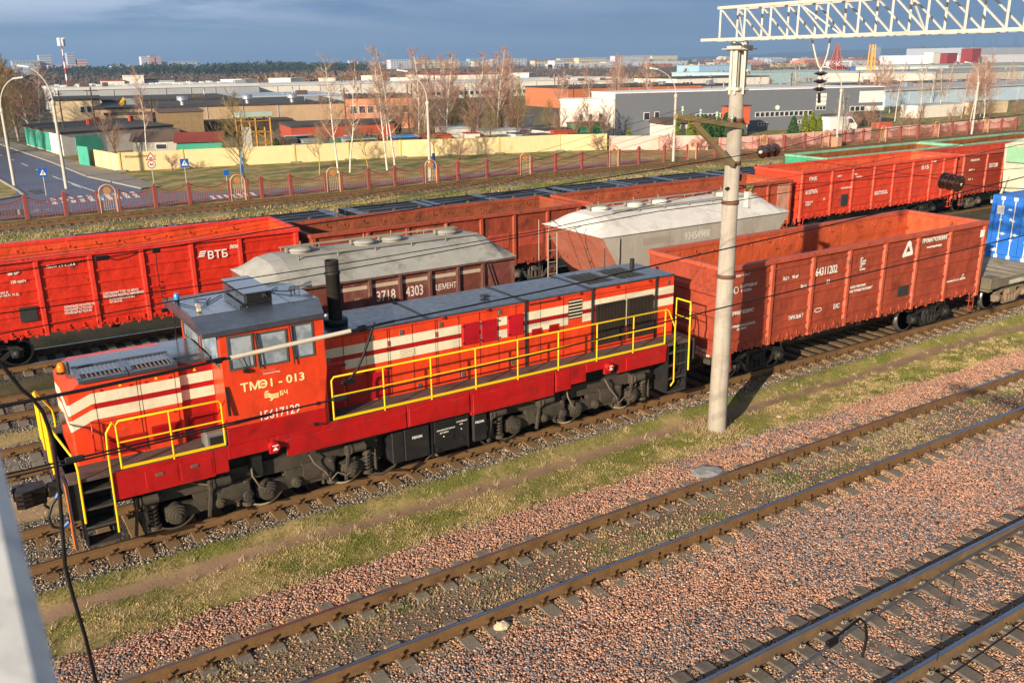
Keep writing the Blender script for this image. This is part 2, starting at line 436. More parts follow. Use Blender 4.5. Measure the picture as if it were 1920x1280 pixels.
rocks('pink_ballast_stones',X,Y,.028,[(.52,.26,.165),(.58,.31,.21),(.37,.175,.115),(.58,.40,.30),(.53,.255,.15),(.14,.12,.115),(.44,.225,.155),(.30,.20,.16),(.46,.26,.185),(.22,.15,.125)],'',11)
# bluish and black stones gather in broad drifts of their own
def wb_(X,Y): return wp(X,Y)*sst(.44,.62,fbm(X*.33,Y*.45,111)+.25*(fbm(X*2,Y*2,113)-.5)+.10*sst(11.2,9.2,Y)-.12*sst(11.5,13,Y))
X,Y=scatter(190000,4.2,15,34,wb_,9)
rocks('blue_grey_ballast_stones',X,Y,.03,[(.10,.105,.12),(.14,.15,.17),(.05,.055,.065),(.20,.20,.21),(.27,.24,.23)],'',19)
def wg(X,Y):
    pk,gr,pa,sa=zones(X,Y);return gr*railfree(X,Y)*((Y<17.55)|(X<1.6)|(Y>19.2))
X,Y=scatter(300000,16.5,26,46,wg,2)
rocks('grey_ballast_stones',X,Y,.025,[(.17,.15,.13),(.26,.23,.20),(.09,.08,.075),(.34,.30,.25),(.22,.17,.13),(.48,.43,.37),(.14,.12,.10)],'',12)

# grass: thousands of short blades, green and dry, on the verges
def blades(name,X,Y,hgt,colf,seed,wd=.008):
    r=np.random.default_rng(seed);n=len(X);Z=ground_z(X,Y)
    a=r.uniform(0,2*PI,n);h=hgt*r.uniform(.4,1.4,n);ln=r.uniform(.3,1.1,n)*h;w=wd*r.uniform(.7,1.8,n)
    dx,dy=np.cos(a),np.sin(a);b0=r.uniform(0,2*PI,n)
    P0=np.stack([X-np.cos(b0)*w,Y-np.sin(b0)*w,Z-.01],1);P1=np.stack([X+np.cos(b0)*w,Y+np.sin(b0)*w,Z-.01],1)
    P2=np.stack([X+dx*ln,Y+dy*ln,Z+h],1)
    V=np.stack([P0,P1,P2],1).reshape(-1,3);Fc=np.arange(3*n).reshape(-1,3)
    o=np_mesh(name,V,Fc,GRASSM,attr=dict(tone=np.repeat(colf(X,Y,r),3,0)));return tag(o,kind='stuff')
GRASSM,t,b=newmat('grass_blade');a=t.new('ShaderNodeAttribute',attribute_name='tone')
t.put(b.inputs['Base Color'],a.outputs['Color']);b.inputs['Roughness'].default_value=.8;b.inputs['Specular IOR Level'].default_value=.2
def gcol(X,Y,r):
    m=sst(.34,.60,fbm(X*1.1,Y*1.6,81)+.5*(fbm(X*4.5,Y*5,85)-.5)+.12*(fbm(X*3,Y*3,83)-.5)+.10*(np.abs(Y-16.65)<.3)*0)
    m=np.clip(m-.9*sst(16.4,16.6,Y)*sst(17.2,16.9,Y),0,1)[:,None]
    g=np.array([.20,.205,.045])*r.uniform(.45,1.4,(len(X),1));d=np.array([.56,.42,.20])*r.uniform(.4,1.3,(len(X),1))
    return g*(1-m)+d*m
def wgr(X,Y):
    pk,gr,pa,sa=zones(X,Y);n=fbm(X*1.4,Y*1.8,91)
    bare=sst(.62,.72,fbm(X*1.7,Y*2.6,141));return np.clip((1-pk)*(1-gr)*(1-pa*1.05)*(.25+1.1*sst(.35,.6,n))*(1-.8*bare),0,1)*sst(17.3,16.9,Y)
X,Y=scatter(330000,14.2,17.3,34,wgr,3)
blades('verge_grass',X,Y,.028,gcol,13,.006)
def wmid(X,Y): return sst(.46,.62,fbm(X*.8,Y*1.5,95))*sst(.74,.6,np.abs(Y-TB))*.8
X,Y=scatter(80000,11.4,13.2,30,wmid,4)
blades('dead_grass_between_rails',X,Y,.05,lambda X,Y,r:np.where(fbm(X*1.1,Y*2,97)[:,None]>.6,np.array([.12,.17,.03])*r.uniform(.6,1.3,(len(X),1)),np.array([.42,.33,.18])*r.uniform(.4,1.2,(len(X),1))),14)
def wback(X,Y): return sst(.3,.6,fbm(X*1.4,Y*1.6,99))*sst(19.9,20.5,Y)*np.clip(1-zones(X,Y)[1],0,1)*(1-.8*zones(X,Y)[3])
X,Y=scatter(60000,20,29,12,wback,5)
blades('verge_grass_between_sidings',X,Y,.05,gcol,15)
def wfar(X,Y): return sst(.3,.6,fbm(X*.5,Y*.7,101))*np.clip(1-zones(X,Y)[1],0,1)
X,Y=scatter(150000,48,65,80,wfar,6)
def fcol(X,Y,r):
    m=sst(.3,.5,fbm(X*.2,Y*.4,103))[:,None];return np.array([.16,.17,.04])*(1-m)*r.uniform(.6,1.2,(len(X),1))+np.array([.42,.32,.14])*m*r.uniform(.5,1.2,(len(X),1))
blades('dry_grass_beyond_sidings',X,Y,.1,fcol,16,.025)

# longer dead grass standing round the foot of the mast
q_=np.random.default_rng(44);A_=q_.uniform(0,2*PI,1500);R_=.24+np.abs(q_.normal(0,.28,1500));blades('tuft_at_mast_foot',16.5+R_*np.cos(A_),15.67+R_*np.sin(A_)*.8,.11,lambda X,Y,r:np.array([.52,.39,.20])*r.uniform(.4,1.2,(len(X),1)),45,.006)
q_=np.random.default_rng(46);cx_=q_.uniform(-1,32,260);cy_=q_.uniform(14.4,16.9,260);k_=q_.integers(0,260,7000);blades('dead_grass_tufts',cx_[k_]+q_.normal(0,.05,7000),cy_[k_]+q_.normal(0,.05,7000),.09,lambda X,Y,r:np.array([.60,.47,.26])*r.uniform(.4,1.2,(len(X),1)),47,.004)
# ------------------------------------------------------------------ railway tracks
RAILSIDE=M('rail_rust','#785a38',.75,.2,var=.18,dirt='#4c3620',damt=.6,dscale=2.5,bump=.3,bscale=60)
RAILTOP=M('rail_head_polished','#8d93a0',.25,.95,var=.1,fine=.1)
RAILDULL=M('rail_head_dull','#5c4a38',.45,.6,var=.15)
CONC=M('sleeper_concrete','#7d7263',.9,var=.2,dirt='#4a4036',damt=.7,dscale=3,bump=.5,bscale=50,fine=.15)
CONCR=M('sleeper_concrete_rusty','#7f6442',.9,var=.2,dirt='#54402a',damt=.7,dscale=3,bump=.5,bscale=50,fine=.15)
RAILC=M('rail_rust_greyer','#6f5a42',.75,.2,var=.2,dirt='#8f7048',damt=.7,dscale=2.5,bump=.3,bscale=60)
CONCD=M('sleeper_concrete_dark','#6a6056',.9,var=.2,dirt='#3a332e',damt=.7,dscale=3,bump=.5,bscale=50,fine=.15)
CLIPM=M('fastening_rust','#6b4d2e',.8,.3,var=.2);RINGM=M('spring_clip','#9c9182',.5,.5,var=.15)
def rail_mb(x0,x1,y):
    m=MB()
    p=[(-.075,-.18),(.075,-.18),(.075,-.165),(.016,-.145),(.011,-.06),(.011,-.047),(.0365,-.04),(.0365,-.006),(.028,0),(-.028,0),(-.0365,-.006),(-.0365,-.04),(-.011,-.047),(-.011,-.06),(-.016,-.145),(-.075,-.165)]
    P=[(y+a,b) for a,b in p];n=len(P)
    xs_=[x0,x1]
    vs=[(x,a,b) for x in xs_ for a,b in P]
    for i in range(n):
        j=(i+1)%n;m.cur=1 if 7<=i<=9 else 0
        m._add([vs[i],vs[j],vs[j+n],vs[i+n]],[(0,3,2,1)],False)
    m.cur=0;m._add([vs[i] for i in range(n)],[tuple(range(n))[::-1]],False);m._add([vs[i+n] for i in range(n)],[tuple(range(n))],False)
    return m
def sleeper_mb(L=2.7,mid=.03):
    h=L/2;m=MB()
    sec=[(-h,-.26),(-h,-.215),(-h+.06,-.195),(-1.12,-.186),(-.48,-.186),(-.3,-.186-mid),(.3,-.186-mid),(.48,-.186),(1.12,-.186),(h-.06,-.195),(h,-.215),(h,-.26)]
    vs=[]
    for y,z in sec:
        for x in (-.15,-.125,.125,.15): vs.append((x,y,z if abs(x)<.13 else z-.05))
    fs=[]
    for k in range(len(sec)-1):
        for i in range(3): a=k*4+i;fs.append((a,a+1,a+5,a+4))
    fs.append((3,2,1,0));n=len(sec);fs.append((n*4-4,n*4-3,n*4-2,n*4-1))
    return m._add(vs,fs,False)
def clip_mb(kind,ys=(-.7975,.7975)):
    m=MB()
    for y in ys:
        if kind=='ring':
            for s in (-1,1):
                yy=y+s*.125
                pts=[(.045*math.cos(a)*1.1,yy+.032*math.sin(a)*s,-.135+.022*math.sin(2*a)) for a in np.linspace(.3,2*PI-.3,12)]
                m.tube(pts,.011,5);m.bev(-.05,.05,yy-.03*s-.02,yy-.03*s+.02,-.186,-.15)
        else:
            m.bev(-.1,.1,y-.19,y+.19,-.188,-.166,.006)
            for s in (-1,1):
                m.bev(-.035,.035,y+s*.075-.03,y+s*.075+.03,-.168,-.128,.01)
                m.cyl((0,y+s*.088,-.15),(0,y+s*.088,-.075),.013,n=6);m.cyl((0,y+s*.088,-.128),(0,y+s*.088,-.1),.026,n=6)
                for q in (-.07,.07): m.cyl((q,y+s*.155,-.166),(q,y+s*.155,-.13),.018,n=6)
    return m
def track(yc,x0,x1,label,top,sm,clip='bolt',vis=None,pitch=.545,side=RAILSIDE,detail=True,phase=0,mid=.03,jit=.012):
    r=thing('railway_track',label,'railway track',(0,yc,0),group=None)
    for s in (-1,1): rail_mb(x0,x1,s*.7975).build('rail',[side,top],r)
    xv0,xv1=vis;xs_=np.arange(xv0+phase,xv1,pitch)
    keep=xs_[:100];sl0=sleeper_mb(mid=mid).build('sleeper',sm,r);cl0=[clip_mb(clip,(yy,)).build('fastening',RINGM if clip=='ring' else CLIPM,sl0) for yy in (-.7975,.7975)] if detail else None
    for i,x in enumerate(keep):
        s=sl0 if i==0 else sl0.copy()
        if i: COL.objects.link(s);s.parent=r
        s.location=(x+random.uniform(-jit,jit)*2,random.uniform(-.03,.03),random.uniform(-.012,.004));s.rotation_euler.z=random.uniform(-.012,.012)*2
        if detail and i:
            for q_ in cl0: c=q_.copy();COL.objects.link(c);c.parent=s
    rest=list(xs_[100:])
    if rest:
        m=MB()
        for x in rest: m.box(x-.14,x+.14,-1.35,1.35,-.26,-.19)
        o=m.build('sleepers_farther_along',sm,r);o['kind']='stuff'
    return r
track(TA,-6,46,'track with rust-brown rails carrying the red locomotive and the dark red open wagon',RAILDULL,CONCR,vis=(-.5,34),phase=.2,mid=.01)
track(TB,-6,60,'empty middle track with polished rails and dead grass between them, on pink ballast',RAILTOP,CONC,vis=(.2,40),phase=.1,mid=.05)
track(TC,-2,60,'empty track in the bottom right corner with dark close-set concrete sleepers and spring clips',RAILTOP,CONCD,'ring',vis=(7.4,30),phase=.05,mid=.035,side=RAILC)
track(TF,-8,50,'siding under the two grey cement wagons, nearest behind the locomotive',RAILDULL,CONC,vis=(-1,16),mid=.01)
track(TE,-8,70,'empty siding between the cement wagons and the long row of red open wagons',RAILDULL,CONC,vis=(-1,20),mid=.01)
track(TD,-8,90,'siding carrying the long row of red and brown open wagons',RAILTOP,CONC,vis=(-1,12),mid=.01)
track(TG,20,110,'siding under the green-sided open wagons',RAILDULL,CONC,vis=(40,60),detail=False,mid=.01)
track(TI,0,110,'siding under the low dark flat wagons',RAILDULL,CONC,vis=(10,20),detail=False,mid=.01)
track(TH,-10,170,'outermost single track running along the red ornamental fence',RAILDULL,CONCR,vis=(2,130),detail=False,mid=.0)
# buried ties show as dark stubs; a boulder by the rail and slabs on the ballast
def boulder(name,lab,cat,x,y,r,col,flat=.6,seed=0,z=None):
    q=random.Random(seed);m=MB();n=10;vs=[];R=[]
    for k,ph in enumerate((-1.2,-.5,.2,.75,1.25)):
        for i in range(n):
            a=2*PI*i/n;rr=r*math.cos(ph)*(1+q.uniform(-.22,.22));vs.append((rr*math.cos(a),rr*math.sin(a)*.8,r*flat*math.sin(ph)*(1+q.uniform(-.15,.15))))
    fs=[(k*n+i,k*n+(i+1)%n,(k+1)*n+(i+1)%n,(k+1)*n+i) for k in range(4) for i in range(n)]+[tuple(range(n))[::-1],tuple(range(4*n,5*n))]
    m._add(vs,fs,False);z=float(ground_z(x,y)) if z is None else z
    o=m.build(name,col,None,(x,y,z+r*flat*.4));return tag(o,lab,cat)
boulder('boulder','pale angular boulder lying against the near rail of the middle track','stone',6.95,11.25,.14,M('limestone','#c9b795',.9,var=.1,bump=.5),seed=3)
boulder('stone_slab','flat grey broken concrete slab on pink ballast beside the middle track','concrete slab',14.1,13.72,.42,M('slab_grey','#8d8c8c',.9,var=.2,bump=.6),flat=.16,seed=5)
boulder('stone_slab','small pale flat slab on pink ballast right of the mast foot','concrete slab',16.3,14.46,.17,M('slab_pale','#a5a29c',.9,var=.2,bump=.6),flat=.25,seed=8)
boulder('pale_rock','small white stone in the grass between the dirt path and the pink ballast','stone',18.6,15.4,.09,M('limestone','#c9b795'),flat=.4,seed=9)
# ------------------------------------------------------------------ shunting locomotive (local y=0 is the track centre; x as in the world)
RED_O=M('loco_orange_red','#dc3f19',.42,dent=.25,rust=.35,var=.05,dirt='#8a2a14',damt=.4,dscale=2,streak=.3,coat=.25,fine=.03)
RED_D=M('loco_deep_red','#a81010',.42,dent=.25,rust=.45,var=.06,dirt='#4a1210',damt=.45,dscale=2.2,streak=.32,coat=.25,fine=.03)
CREAM=M('loco_cream_stripe','#e2d9bd',.5,var=.05,dirt='#8d7f63',damt=.3,streak=.2)
ROOFG=M('loco_roof_grey','#3f434c',.32,var=.12,dirt='#2d2c2e',damt=.6,dscale=1.6,bump=.1,spec=.6,coat=.25)
ROOFW=M('loco_roof_wet','#3c414b',.16,var=.2,dirt='#77716c',damt=.6,dscale=1.3,spec=.7,coat=.5)
FRAMEG=M('running_gear_grey','#40392f',.75,var=.3,dirt='#1f1b17',damt=.8,dscale=2.4,bump=.3,bscale=30,fine=.15)
FRAMED=M('underframe_black','#100f0e',.7,var=.3,dirt='#3a332a',damt=.5,dscale=2)
YEL=M('rail_yellow','#f2c210',.45,var=.05,dirt='#9a7a18',damt=.25)
DECK=M('walkway_brown','#574a44',.75,var=.18,dirt='#2c1917',damt=.8,dscale=1.6,bump=.35,bscale=70)
BLK=M('loco_black','#17181a',.5,var=.2,dirt='#37332e',damt=.35)
GLASS=M('window_glass','#55636e',.06,var=.15,spec=1,coat=.6,fine=.0)
WHEELM=M('wheel_rim_pale','#b5a98f',.6,.2,var=.15,dirt='#6a5c48',damt=.5)
STEEL=M('bare_steel','#7c7a74',.45,.6,var=.15)
WHITE=M('marking_white','#e9e6de',.6,var=.04)
YTXT=M('marking_cream','#efe3a2',.6,var=.03)
OIL=M('oily_iron','#2a2521',.45,.4,var=.25,dirt='#5c4a36',damt=.5,dscale=5)
loco=thing('diesel_locomotive','red and orange diesel shunting locomotive with cream stripes, grey cab roof and yellow handrails','locomotive',(0,TA,0))
L=loco
# chassis
m=MB();m.bev(1.25,16.45,-1.05,1.05,.95,1.62,.03);m.box(1.25,1.45,-1.5,1.5,1.0,1.78);m.box(16.25,16.5,-1.5,1.5,1.0,1.78)
for x in (4.6,12.5): m.box(x,x+.25,-1.3,1.3,.9,1.6)
m.build('underframe',FRAMED,L)
m=MB();m.bev(1.25,16.5,-1.53,1.53,1.73,1.80,.008);m.build('walkway',DECK,L)
# side sills: deep red plates of changing depth, both sides
sk=[(1.98,3.85,1.24),(3.85,4.12,1.27),(4.12,4.95,1.52),(4.95,5.12,1.42),(5.12,5.36,1.52),(5.36,8.04,1.27),(8.06,9.66,1.27),(9.68,12.05,1.18),(12.07,12.55,1.24),(12.55,13.02,1.34),(13.02,13.6,1.56),(13.6,13.82,1.40),(13.82,14.05,1.56),(14.05,15.7,1.34)]
for s in (-1,1):
    m=MB()
    for i,(a,b_,z) in enumerate(sk):
        pr=.0 if i%2 else .006
        m.bev(a+.002,b_-.002,s*1.50,s*(1.565+pr),z,1.795,.008)
    m.bev(5.3,8.03,s*1.56,s*1.585,1.3,1.66,.01);m.bev(8.1,9.64,s*1.56,s*1.588,1.3,1.70,.01);m.bev(9.74,12.03,s*1.56,s*1.585,1.22,1.68,.01)
    m.bev(14.3,15.66,s*1.56,s*1.585,1.38,1.7,.01);m.bev(12.1,12.5,s*1.56,s*1.58,1.27,1.7,.01)
    for a in (2.55,3.2): m.bev(a,a+.6,s*1.56,s*1.578,1.32,1.68,.01)
    m.build('side_sill',RED_D,L)
m=MB()
for a in (2.8,3.45): m.bev(a-.06,a+.08,-1.592,-1.576,1.54,1.6,.004)
for a in (5.35,6.2,7.1,8.2,9.2,10.2,11.3,14.5,15.3): m.box(a,a+.12,-1.592,-1.586,1.665,1.672)
m.build_each('sill_latch',STEEL,L)
for x in (5.035,13.7):
    o=MB().cyl((x,-1.56,1.60),(x,-1.70,1.60),.115,.10,n=20).build('jacking_boss',RED_D,L)
    m=MB();m.prism([(x-.055,1.545),(x+.055,1.545),(x,1.62)],'y',-1.704,-1.7);m.box(x-.06,x+.06,-1.704,-1.7,1.635,1.655);m.build('jacking_mark',WHITE,o)
# short hood --------------------------------------------------------------
HW=.87
m=MB();m.prism([(1.54,-HW),(3.52,-HW),(3.52,HW),(1.54,HW),(1.50,HW-.04),(1.50,-HW+.04)],'z',1.8,3.2)
vs=[(1.50,-HW,3.2),(3.52,-HW,3.2),(3.52,HW,3.2),(1.50,HW,3.2),(1.80,-HW,3.44),(3.52,-HW,3.44),(3.52,HW,3.44),(1.80,HW,3.44),(1.60,.55,3.44),(1.60,-.55,3.44)]
m._add(vs,[(0,1,5,4),(0,4,9),(3,0,9,8),(3,8,7),(2,3,7,6),(1,2,6,5),(4,5,6,7,8,9)],False)
m.build('short_hood',RED_O,L)
m=MB();m.prism([(3.52,-.78),(4.2,-.78),(4.2,.78),(3.52,.78)],'z',1.8,3.38);m.build('hood_rear_section',RED_D,L)
def stripes(x0,x1,y,name='cream_stripe',par=L,n0=None):
    m=MB()
    for za,zb in ((2.965,3.17),(2.65,2.855)): m.box(x0,x1,y-.004 if y<0 else y,y if y<0 else y+.004,za,zb)
    return m.build(name,CREAM,par)
for s in (-1,1):
    m=MB();y=s*(HW+.004)
    for zt,zb in ((3.17,2.965),(2.855,2.65)):
        m.prism([(1.54,zb-.15),(1.92,zb),(3.53,zb),(3.53,zt),(1.92,zt),(1.54,zt-.15)],'y',min(y,y-s*.006),max(y,y-s*.006))
        q_=[(1.537,s*(HW+.003),zb-.152),(1.497,s*(HW-.04),zb-.168),(1.497,s*(HW-.04),zt-.168),(1.537,s*(HW+.003),zt-.152)];m.quad(*(q_ if s<0 else q_[::-1]))
        q_=[(1.497,s*(HW-.04),zb-.168),(1.497,0,zb-.06),(1.497,0,zt-.06),(1.497,s*(HW-.04),zt-.168)];m.quad(*(q_ if s<0 else q_[::-1]))
    m.build('cream_stripe',CREAM,L)
    m=MB()
    for za,zb in ((2.965,3.17),(2.65,2.855)): m.box(3.535,4.19,s*.78,s*.784,za,zb)
    m.build('cream_stripe',CREAM,L)
    m=MB();m.box(1.95,3.53,s*HW,s*(HW+.004),2.857,2.963);m.build('red_stripe',RED_D,L)
# grey lid with two louvred frames
m=MB();m.prism([(1.62,-.42),(1.95,-.56),(4.15,-.5),(4.15,.56),(1.95,.56),(1.62,.42)],'z',3.41,3.475);m.prism([(3.5,-.80),(4.17,-.80),(4.17,.80),(3.5,.80)],'z',3.385,3.45)
m.build('hood_roof',ROOFW,L)
for a,b_ in ((1.74,2.62),(2.64,3.52)):
    m=MB();sl=lambda y:3.455-(y+.5)*-.06
    m.bev(a,b_,-.93,-.82,3.40,3.47,.01);m.bev(a,b_,-.08,.0,3.44,3.50,.01);m.bev(a,a+.09,-.83,-.07,3.42,3.485,.01);m.bev(b_-.09,b_,-.83,-.07,3.42,3.485,.01)
    g=m.build('vent_frame',ROOFG,L)
    m=MB();m.box(a+.05,b_-.05,-.84,-.06,3.425,3.435)
    for k in range(9):
        x=a+.13+k*(b_-a-.24)/8.;m.bar((x,-.80,3.455),(x,-.10,3.462),.05,.02,up=(.5,0,.8))
    m.build('vent_slats',M('vent_slat','#6c655c',.6,var=.15,dirt='#30302f',damt=.4),g)
def louvre(x0,x1,z0,z1,y,n,mat,par,dark=FRAMED,name='louvre'):
    m=MB();m.cur=1;m.box(x0,x1,y-.002,y+.01,z0,z1);m.cur=0
    for k in range(n):
        z=z0+(k+.5)*(z1-z0)/n;m.bar((x0,y-.012,z),(x1,y-.012,z),.03,.008,up=(0,-.6,1))
    return m.build(name,[mat,dark],par)
louvre(2.1,2.78,1.86,2.2,-HW-.004,9,RED_D,L);louvre(2.9,3.46,1.95,2.28,-HW-.004,9,RED_D,L);louvre(3.62,4.1,1.98,2.3,-.79,8,RED_D,L)
def seams(lines,y,par,th=.006,mat=None):
    m=MB()
    for x0,z0,x1,z1 in lines:
        if abs(x0-x1)<1e-6:m.box(x0-th/2,x0+th/2,y-.003,y+.002,z0,z1)
        else:m.box(x0,x1,y-.003,y+.002,z0-th/2,z0+th/2)
    return m.build('panel_seams',mat or M('seam','#4a0f08',.8),par)
seams([(1.98,1.84,1.98,3.3),(2.74,1.82,2.74,3.3),(2.8,1.82,2.8,3.3),(3.44,1.84,3.44,3.3),(1.98,2.58,2.74,2.58),(2.8,2.58,3.44,2.58),(1.98,3.28,2.74,3.28),(2.8,3.28,3.44,3.28)],-HW-.005,L)
m=MB();m.tube([(1.84,-HW,2.62),(1.84,-.98,2.62),(1.84,-.98,2.05),(1.84,-HW,2.05)],.014,6);m.tube([(16.5,-.6,3.05),(16.56,-.6,3.0),(16.56,-.6,2.2),(16.5,-.6,2.15)],.014,6);m.build_each('grab_handle',RED_D,L)
m=MB()
for x,z in ((2.1,3.2),(2.62,3.2),(2.9,3.2),(3.35,3.2),(2.1,2.5),(2.62,2.5),(3.35,2.5)): m.cyl((x,-HW,z),(x,-HW-.02,z),.02,n=8)
m.build('hood_catches',RED_D,L)
for x in (2.45,3.1,3.85):
    y=-HW-.005 if x<3.5 else -.785
    m=MB();m.prism([(x-.035,3.215),(x+.035,3.215),(x,3.28)],'y',y-.002,y);m.build('warning_triangle',YEL,L)
# amber beacon and head lamp on the nose
m=MB();m.cyl((1.58,-.10,3.42),(1.58,-.10,3.47),.10,n=14);be=m.build('beacon_base',BLK,L)
MB().lathe([(.085,3.47),(.085,3.56),(.06,3.62),(.0,3.64)],(1.58,-.10,0),n=14).build('beacon_lens',plain('amber','#e87a05',.25),be)
m=MB();m.bev(1.66,1.70,-.30,-.18,3.44,3.66,.01);m.build('marker_bracket',BLK,L)
m=MB();m.cyl((1.5,0,2.5),(1.42,0,2.5),.13,n=16);m.build('nose_headlamp',STEEL,L)
# cab --------------------------------------------------------------------
m=MB();CX0,CX1=4.2,6.24
side=[(CX0,2.16),(CX1-.06,2.16),(CX1+.05,3.0),(CX1+.02,4.12),(CX0-.02,4.12),(CX0,3.0)]
# side walls are panels around three windows
wins=[(4.33,4.84,3.33,4.02),(4.90,5.52,3.30,4.0),(5.62,6.07,3.33,4.05)]
for s in (-1,1):
    y0,y1=(s*1.50,s*1.55)
    m.prism([(CX0,2.16),(CX1-.05,2.16),(CX1+.06,3.0),(CX1+.06,3.30),(CX0,3.30)],'y',min(y0,y1),max(y0,y1))
    xs_=[CX0]+[v for w in wins for v in w[:2]]+[CX1+.05]
    for a,b_ in zip(xs_[::2],xs_[1::2]): m.box(a,b_,y0,y1,3.30,4.14)
    for a,b_,z0,z1 in wins:
        m.box(a,b_,y0,y1,z1,4.14);
        if z0>3.3:m.box(a,b_,y0,y1,3.30,z0)
m.box(CX1-.05,CX1+.05,-1.5,1.5,1.8,3.45);m.box(CX1-.0,CX1+.05,-1.5,-1.3,3.45,4.14);m.box(CX1,CX1+.05,1.3,1.5,3.45,4.14);m.box(CX1,CX1+.05,-.15,.15,3.45,4.14);m.box(CX1,CX1+.05,-1.3,1.3,4.05,4.14)
# front wall with big raked windows, glazed separately
m.box(CX0,CX0+.05,-1.5,1.5,1.8,3.35);m.box(CX0,CX0+.05,-1.5,-1.40,3.35,4.14);m.box(CX0,CX0+.05,1.40,1.5,3.35,4.14);m.box(CX0,CX0+.05,-.06,.06,3.35,4.14);m.box(CX0,CX0+.05,-1.5,1.5,4.05,4.14)
cab=m.build('cab',RED_O,L)
m=MB();m.bev(CX0-.04,CX1-.04,-1.57,-1.49,1.80,2.155,.008);m.bev(CX0-.04,CX1-.04,1.49,1.57,1.80,2.155,.008);m.box(CX0+.01,CX1-.06,-1.5,1.5,1.80,1.86);m.build('cab_lower_panel',RED_D,L)
def window(a,b_,z0,z1,y,par):
    m=MB();t_=.035
    for q in ((a,b_,z0,z0+t_),(a,b_,z1-t_,z1),(a,a+t_,z0+t_,z1-t_),(b_-t_,b_,z0+t_,z1-t_)): m.box(q[0],q[1],y-.03,y+.03,q[2],q[3])
    f=m.build('window',M('window_rubber','#4a4844',.7),par)
    MB().box(a+t_,b_-t_,y-.006,y+.006,z0+t_,z1-t_).build('pane',CABGLASS,f)
CABGLASS,t,b=newmat('cab_glass')
tcg=t.new('ShaderNodeTexCoord').outputs['Object']
b.inputs['Base Color'].default_value=(.42,.47,.52,1);b.inputs['Roughness'].default_value=.04;b.inputs['Transmission Weight'].default_value=.22;b.inputs['IOR'].default_value=1.2
b.inputs['Coat Weight'].default_value=1;b.inputs['Coat Roughness'].default_value=.03
t.put(b.inputs['Base Color'],t.mix(t.mr(t.noise(tcg,3.5,3,.5),.42,.6),(.24,.29,.34,1),(.44,.50,.56,1)))  # bluish-white window reflection painted into the pane colour as pale patches
for w in wins:
    window(*w,-1.535,cab);window(*w,1.535,cab)
for y0,y1 in ((-1.40,-.06),(.06,1.40)):
    m=MB();t_=.05
    for q in ((y0,y1,3.35,3.35+t_),(y0,y1,4.05-t_,4.05),(y0,y0+t_,3.4,4.0),(y1-t_,y1,3.4,4.0)): m.box(CX0-.01,CX0+.055,q[0],q[1],q[2],q[3])
    f=m.build('window',M('window_rubber','#4a4844'),cab);MB().box(CX0+.015,CX0+.025,y0+t_,y1-t_,3.4,4.0).build('pane',CABGLASS,f)
m=MB();m.box(4.3,4.9,-1.2,-.6,1.86,2.9);m.box(4.35,5.0,-.5,.5,1.86,2.85);m.box(5.4,5.9,-1.1,-.6,1.86,2.35);m.box(5.8,5.9,-1.1,-.6,2.3,2.95);m.box(5.4,5.9,.5,1.0,1.86,2.35);m.box(5.8,5.9,.5,1.0,2.3,2.95)
m.build('cab_interior',M('cab_inside','#3c4a4a',.8),L)
MB().bar((4.23,-1.56,3.03),(4.23,-1.62,2.45),.05,.03).build('cab_side_mirror_bracket',BLK,L)
# wipers and drip ledges
m=MB();m.tube([(4.62,-1.59,3.33),(4.5,-1.595,3.62)],.006,4);m.tube([(4.66,-1.59,3.33),(4.62,-1.595,3.68)],.006,4);m.bev(4.58,4.70,-1.62,-1.55,3.25,3.32,.01)
m.tube([(4.93,-1.60,3.28),(4.87,-1.60,4.02)],.012,5);m.tube([(5.62,-1.60,3.24),(5.57,-1.6,4.05)],.012,5);m.build('wiper',BLK,cab)
# cab roof: flat grey top, sloping flanks that end in a deep eave
m=MB()
x0,x1=3.86,6.52
A=[(x0-.05,-1.60,4.09),(4.86,-1.60,4.09),(4.86,-1.60,4.06),(5.5,-1.6,4.06),(5.5,-1.60,4.13),(x1-.2,-1.60,4.13)]
lo=[(x0+.02,-1.62,4.07),(x1-.22,-1.62,4.10),(x1-.22,1.62,4.10),(x0+.02,1.62,4.07)]
hi=[(x0+.03,-.80,4.30),(x1,-.80,4.30),(x1,.80,4.30),(x0+.03,.80,4.30)]
lo2=[(p[0],p[1],p[2]+.10) for p in lo]
vs=lo+lo2+hi
m._add(vs,[(3,2,1,0),(0,1,5,4),(1,2,6,5),(2,3,7,6),(3,0,4,7),(4,5,9,8),(5,6,10,9),(6,7,11,10),(7,4,8,11),(8,9,10,11)],False)
roof=m.build('cab_roof',[ROOFG],L)
m=MB();m.box(x0+.06,x1-.03,-.78,.78,4.302,4.306);m.bar((5.0,-.8,4.31),(5.0,.8,4.31),.01,.008);m.bar((5.9,-.8,4.31),(5.9,.8,4.31),.01,.008);m.bar((5.9,-1.5,4.13),(5.95,-.8,4.31),.01,.008);m.bar((4.35,-.8,4.31),(4.35,.8,4.31),.01,.008)
m.build('roof_deck',ROOFW,roof)
m=MB();m.bev(5.08,5.62,-.52,1.05,4.31,4.53,.012);ac=m.build('air_conditioner',BLK,L)
m=MB();m.bev(5.04,5.64,-.55,1.08,4.53,4.56,.008);m.box(5.045,5.078,-.5,1.0,4.34,4.5);m.build('casing_lid',ROOFW,ac)
m=MB();m.tube([(5.45,-.56,4.5),(5.5,-.62,4.45),(5.4,-.66,4.36),(5.2,-.62,4.34),(5.05,-.6,4.36),(4.98,-.62,4.32)],.014,6);m.bev(5.42,5.5,-.56,-.52,4.42,4.52,.01);m.tube([(4.98,-.62,4.32),(4.92,-.6,4.32)],.03,6);m.build('cable_conduit',BLK,ac)
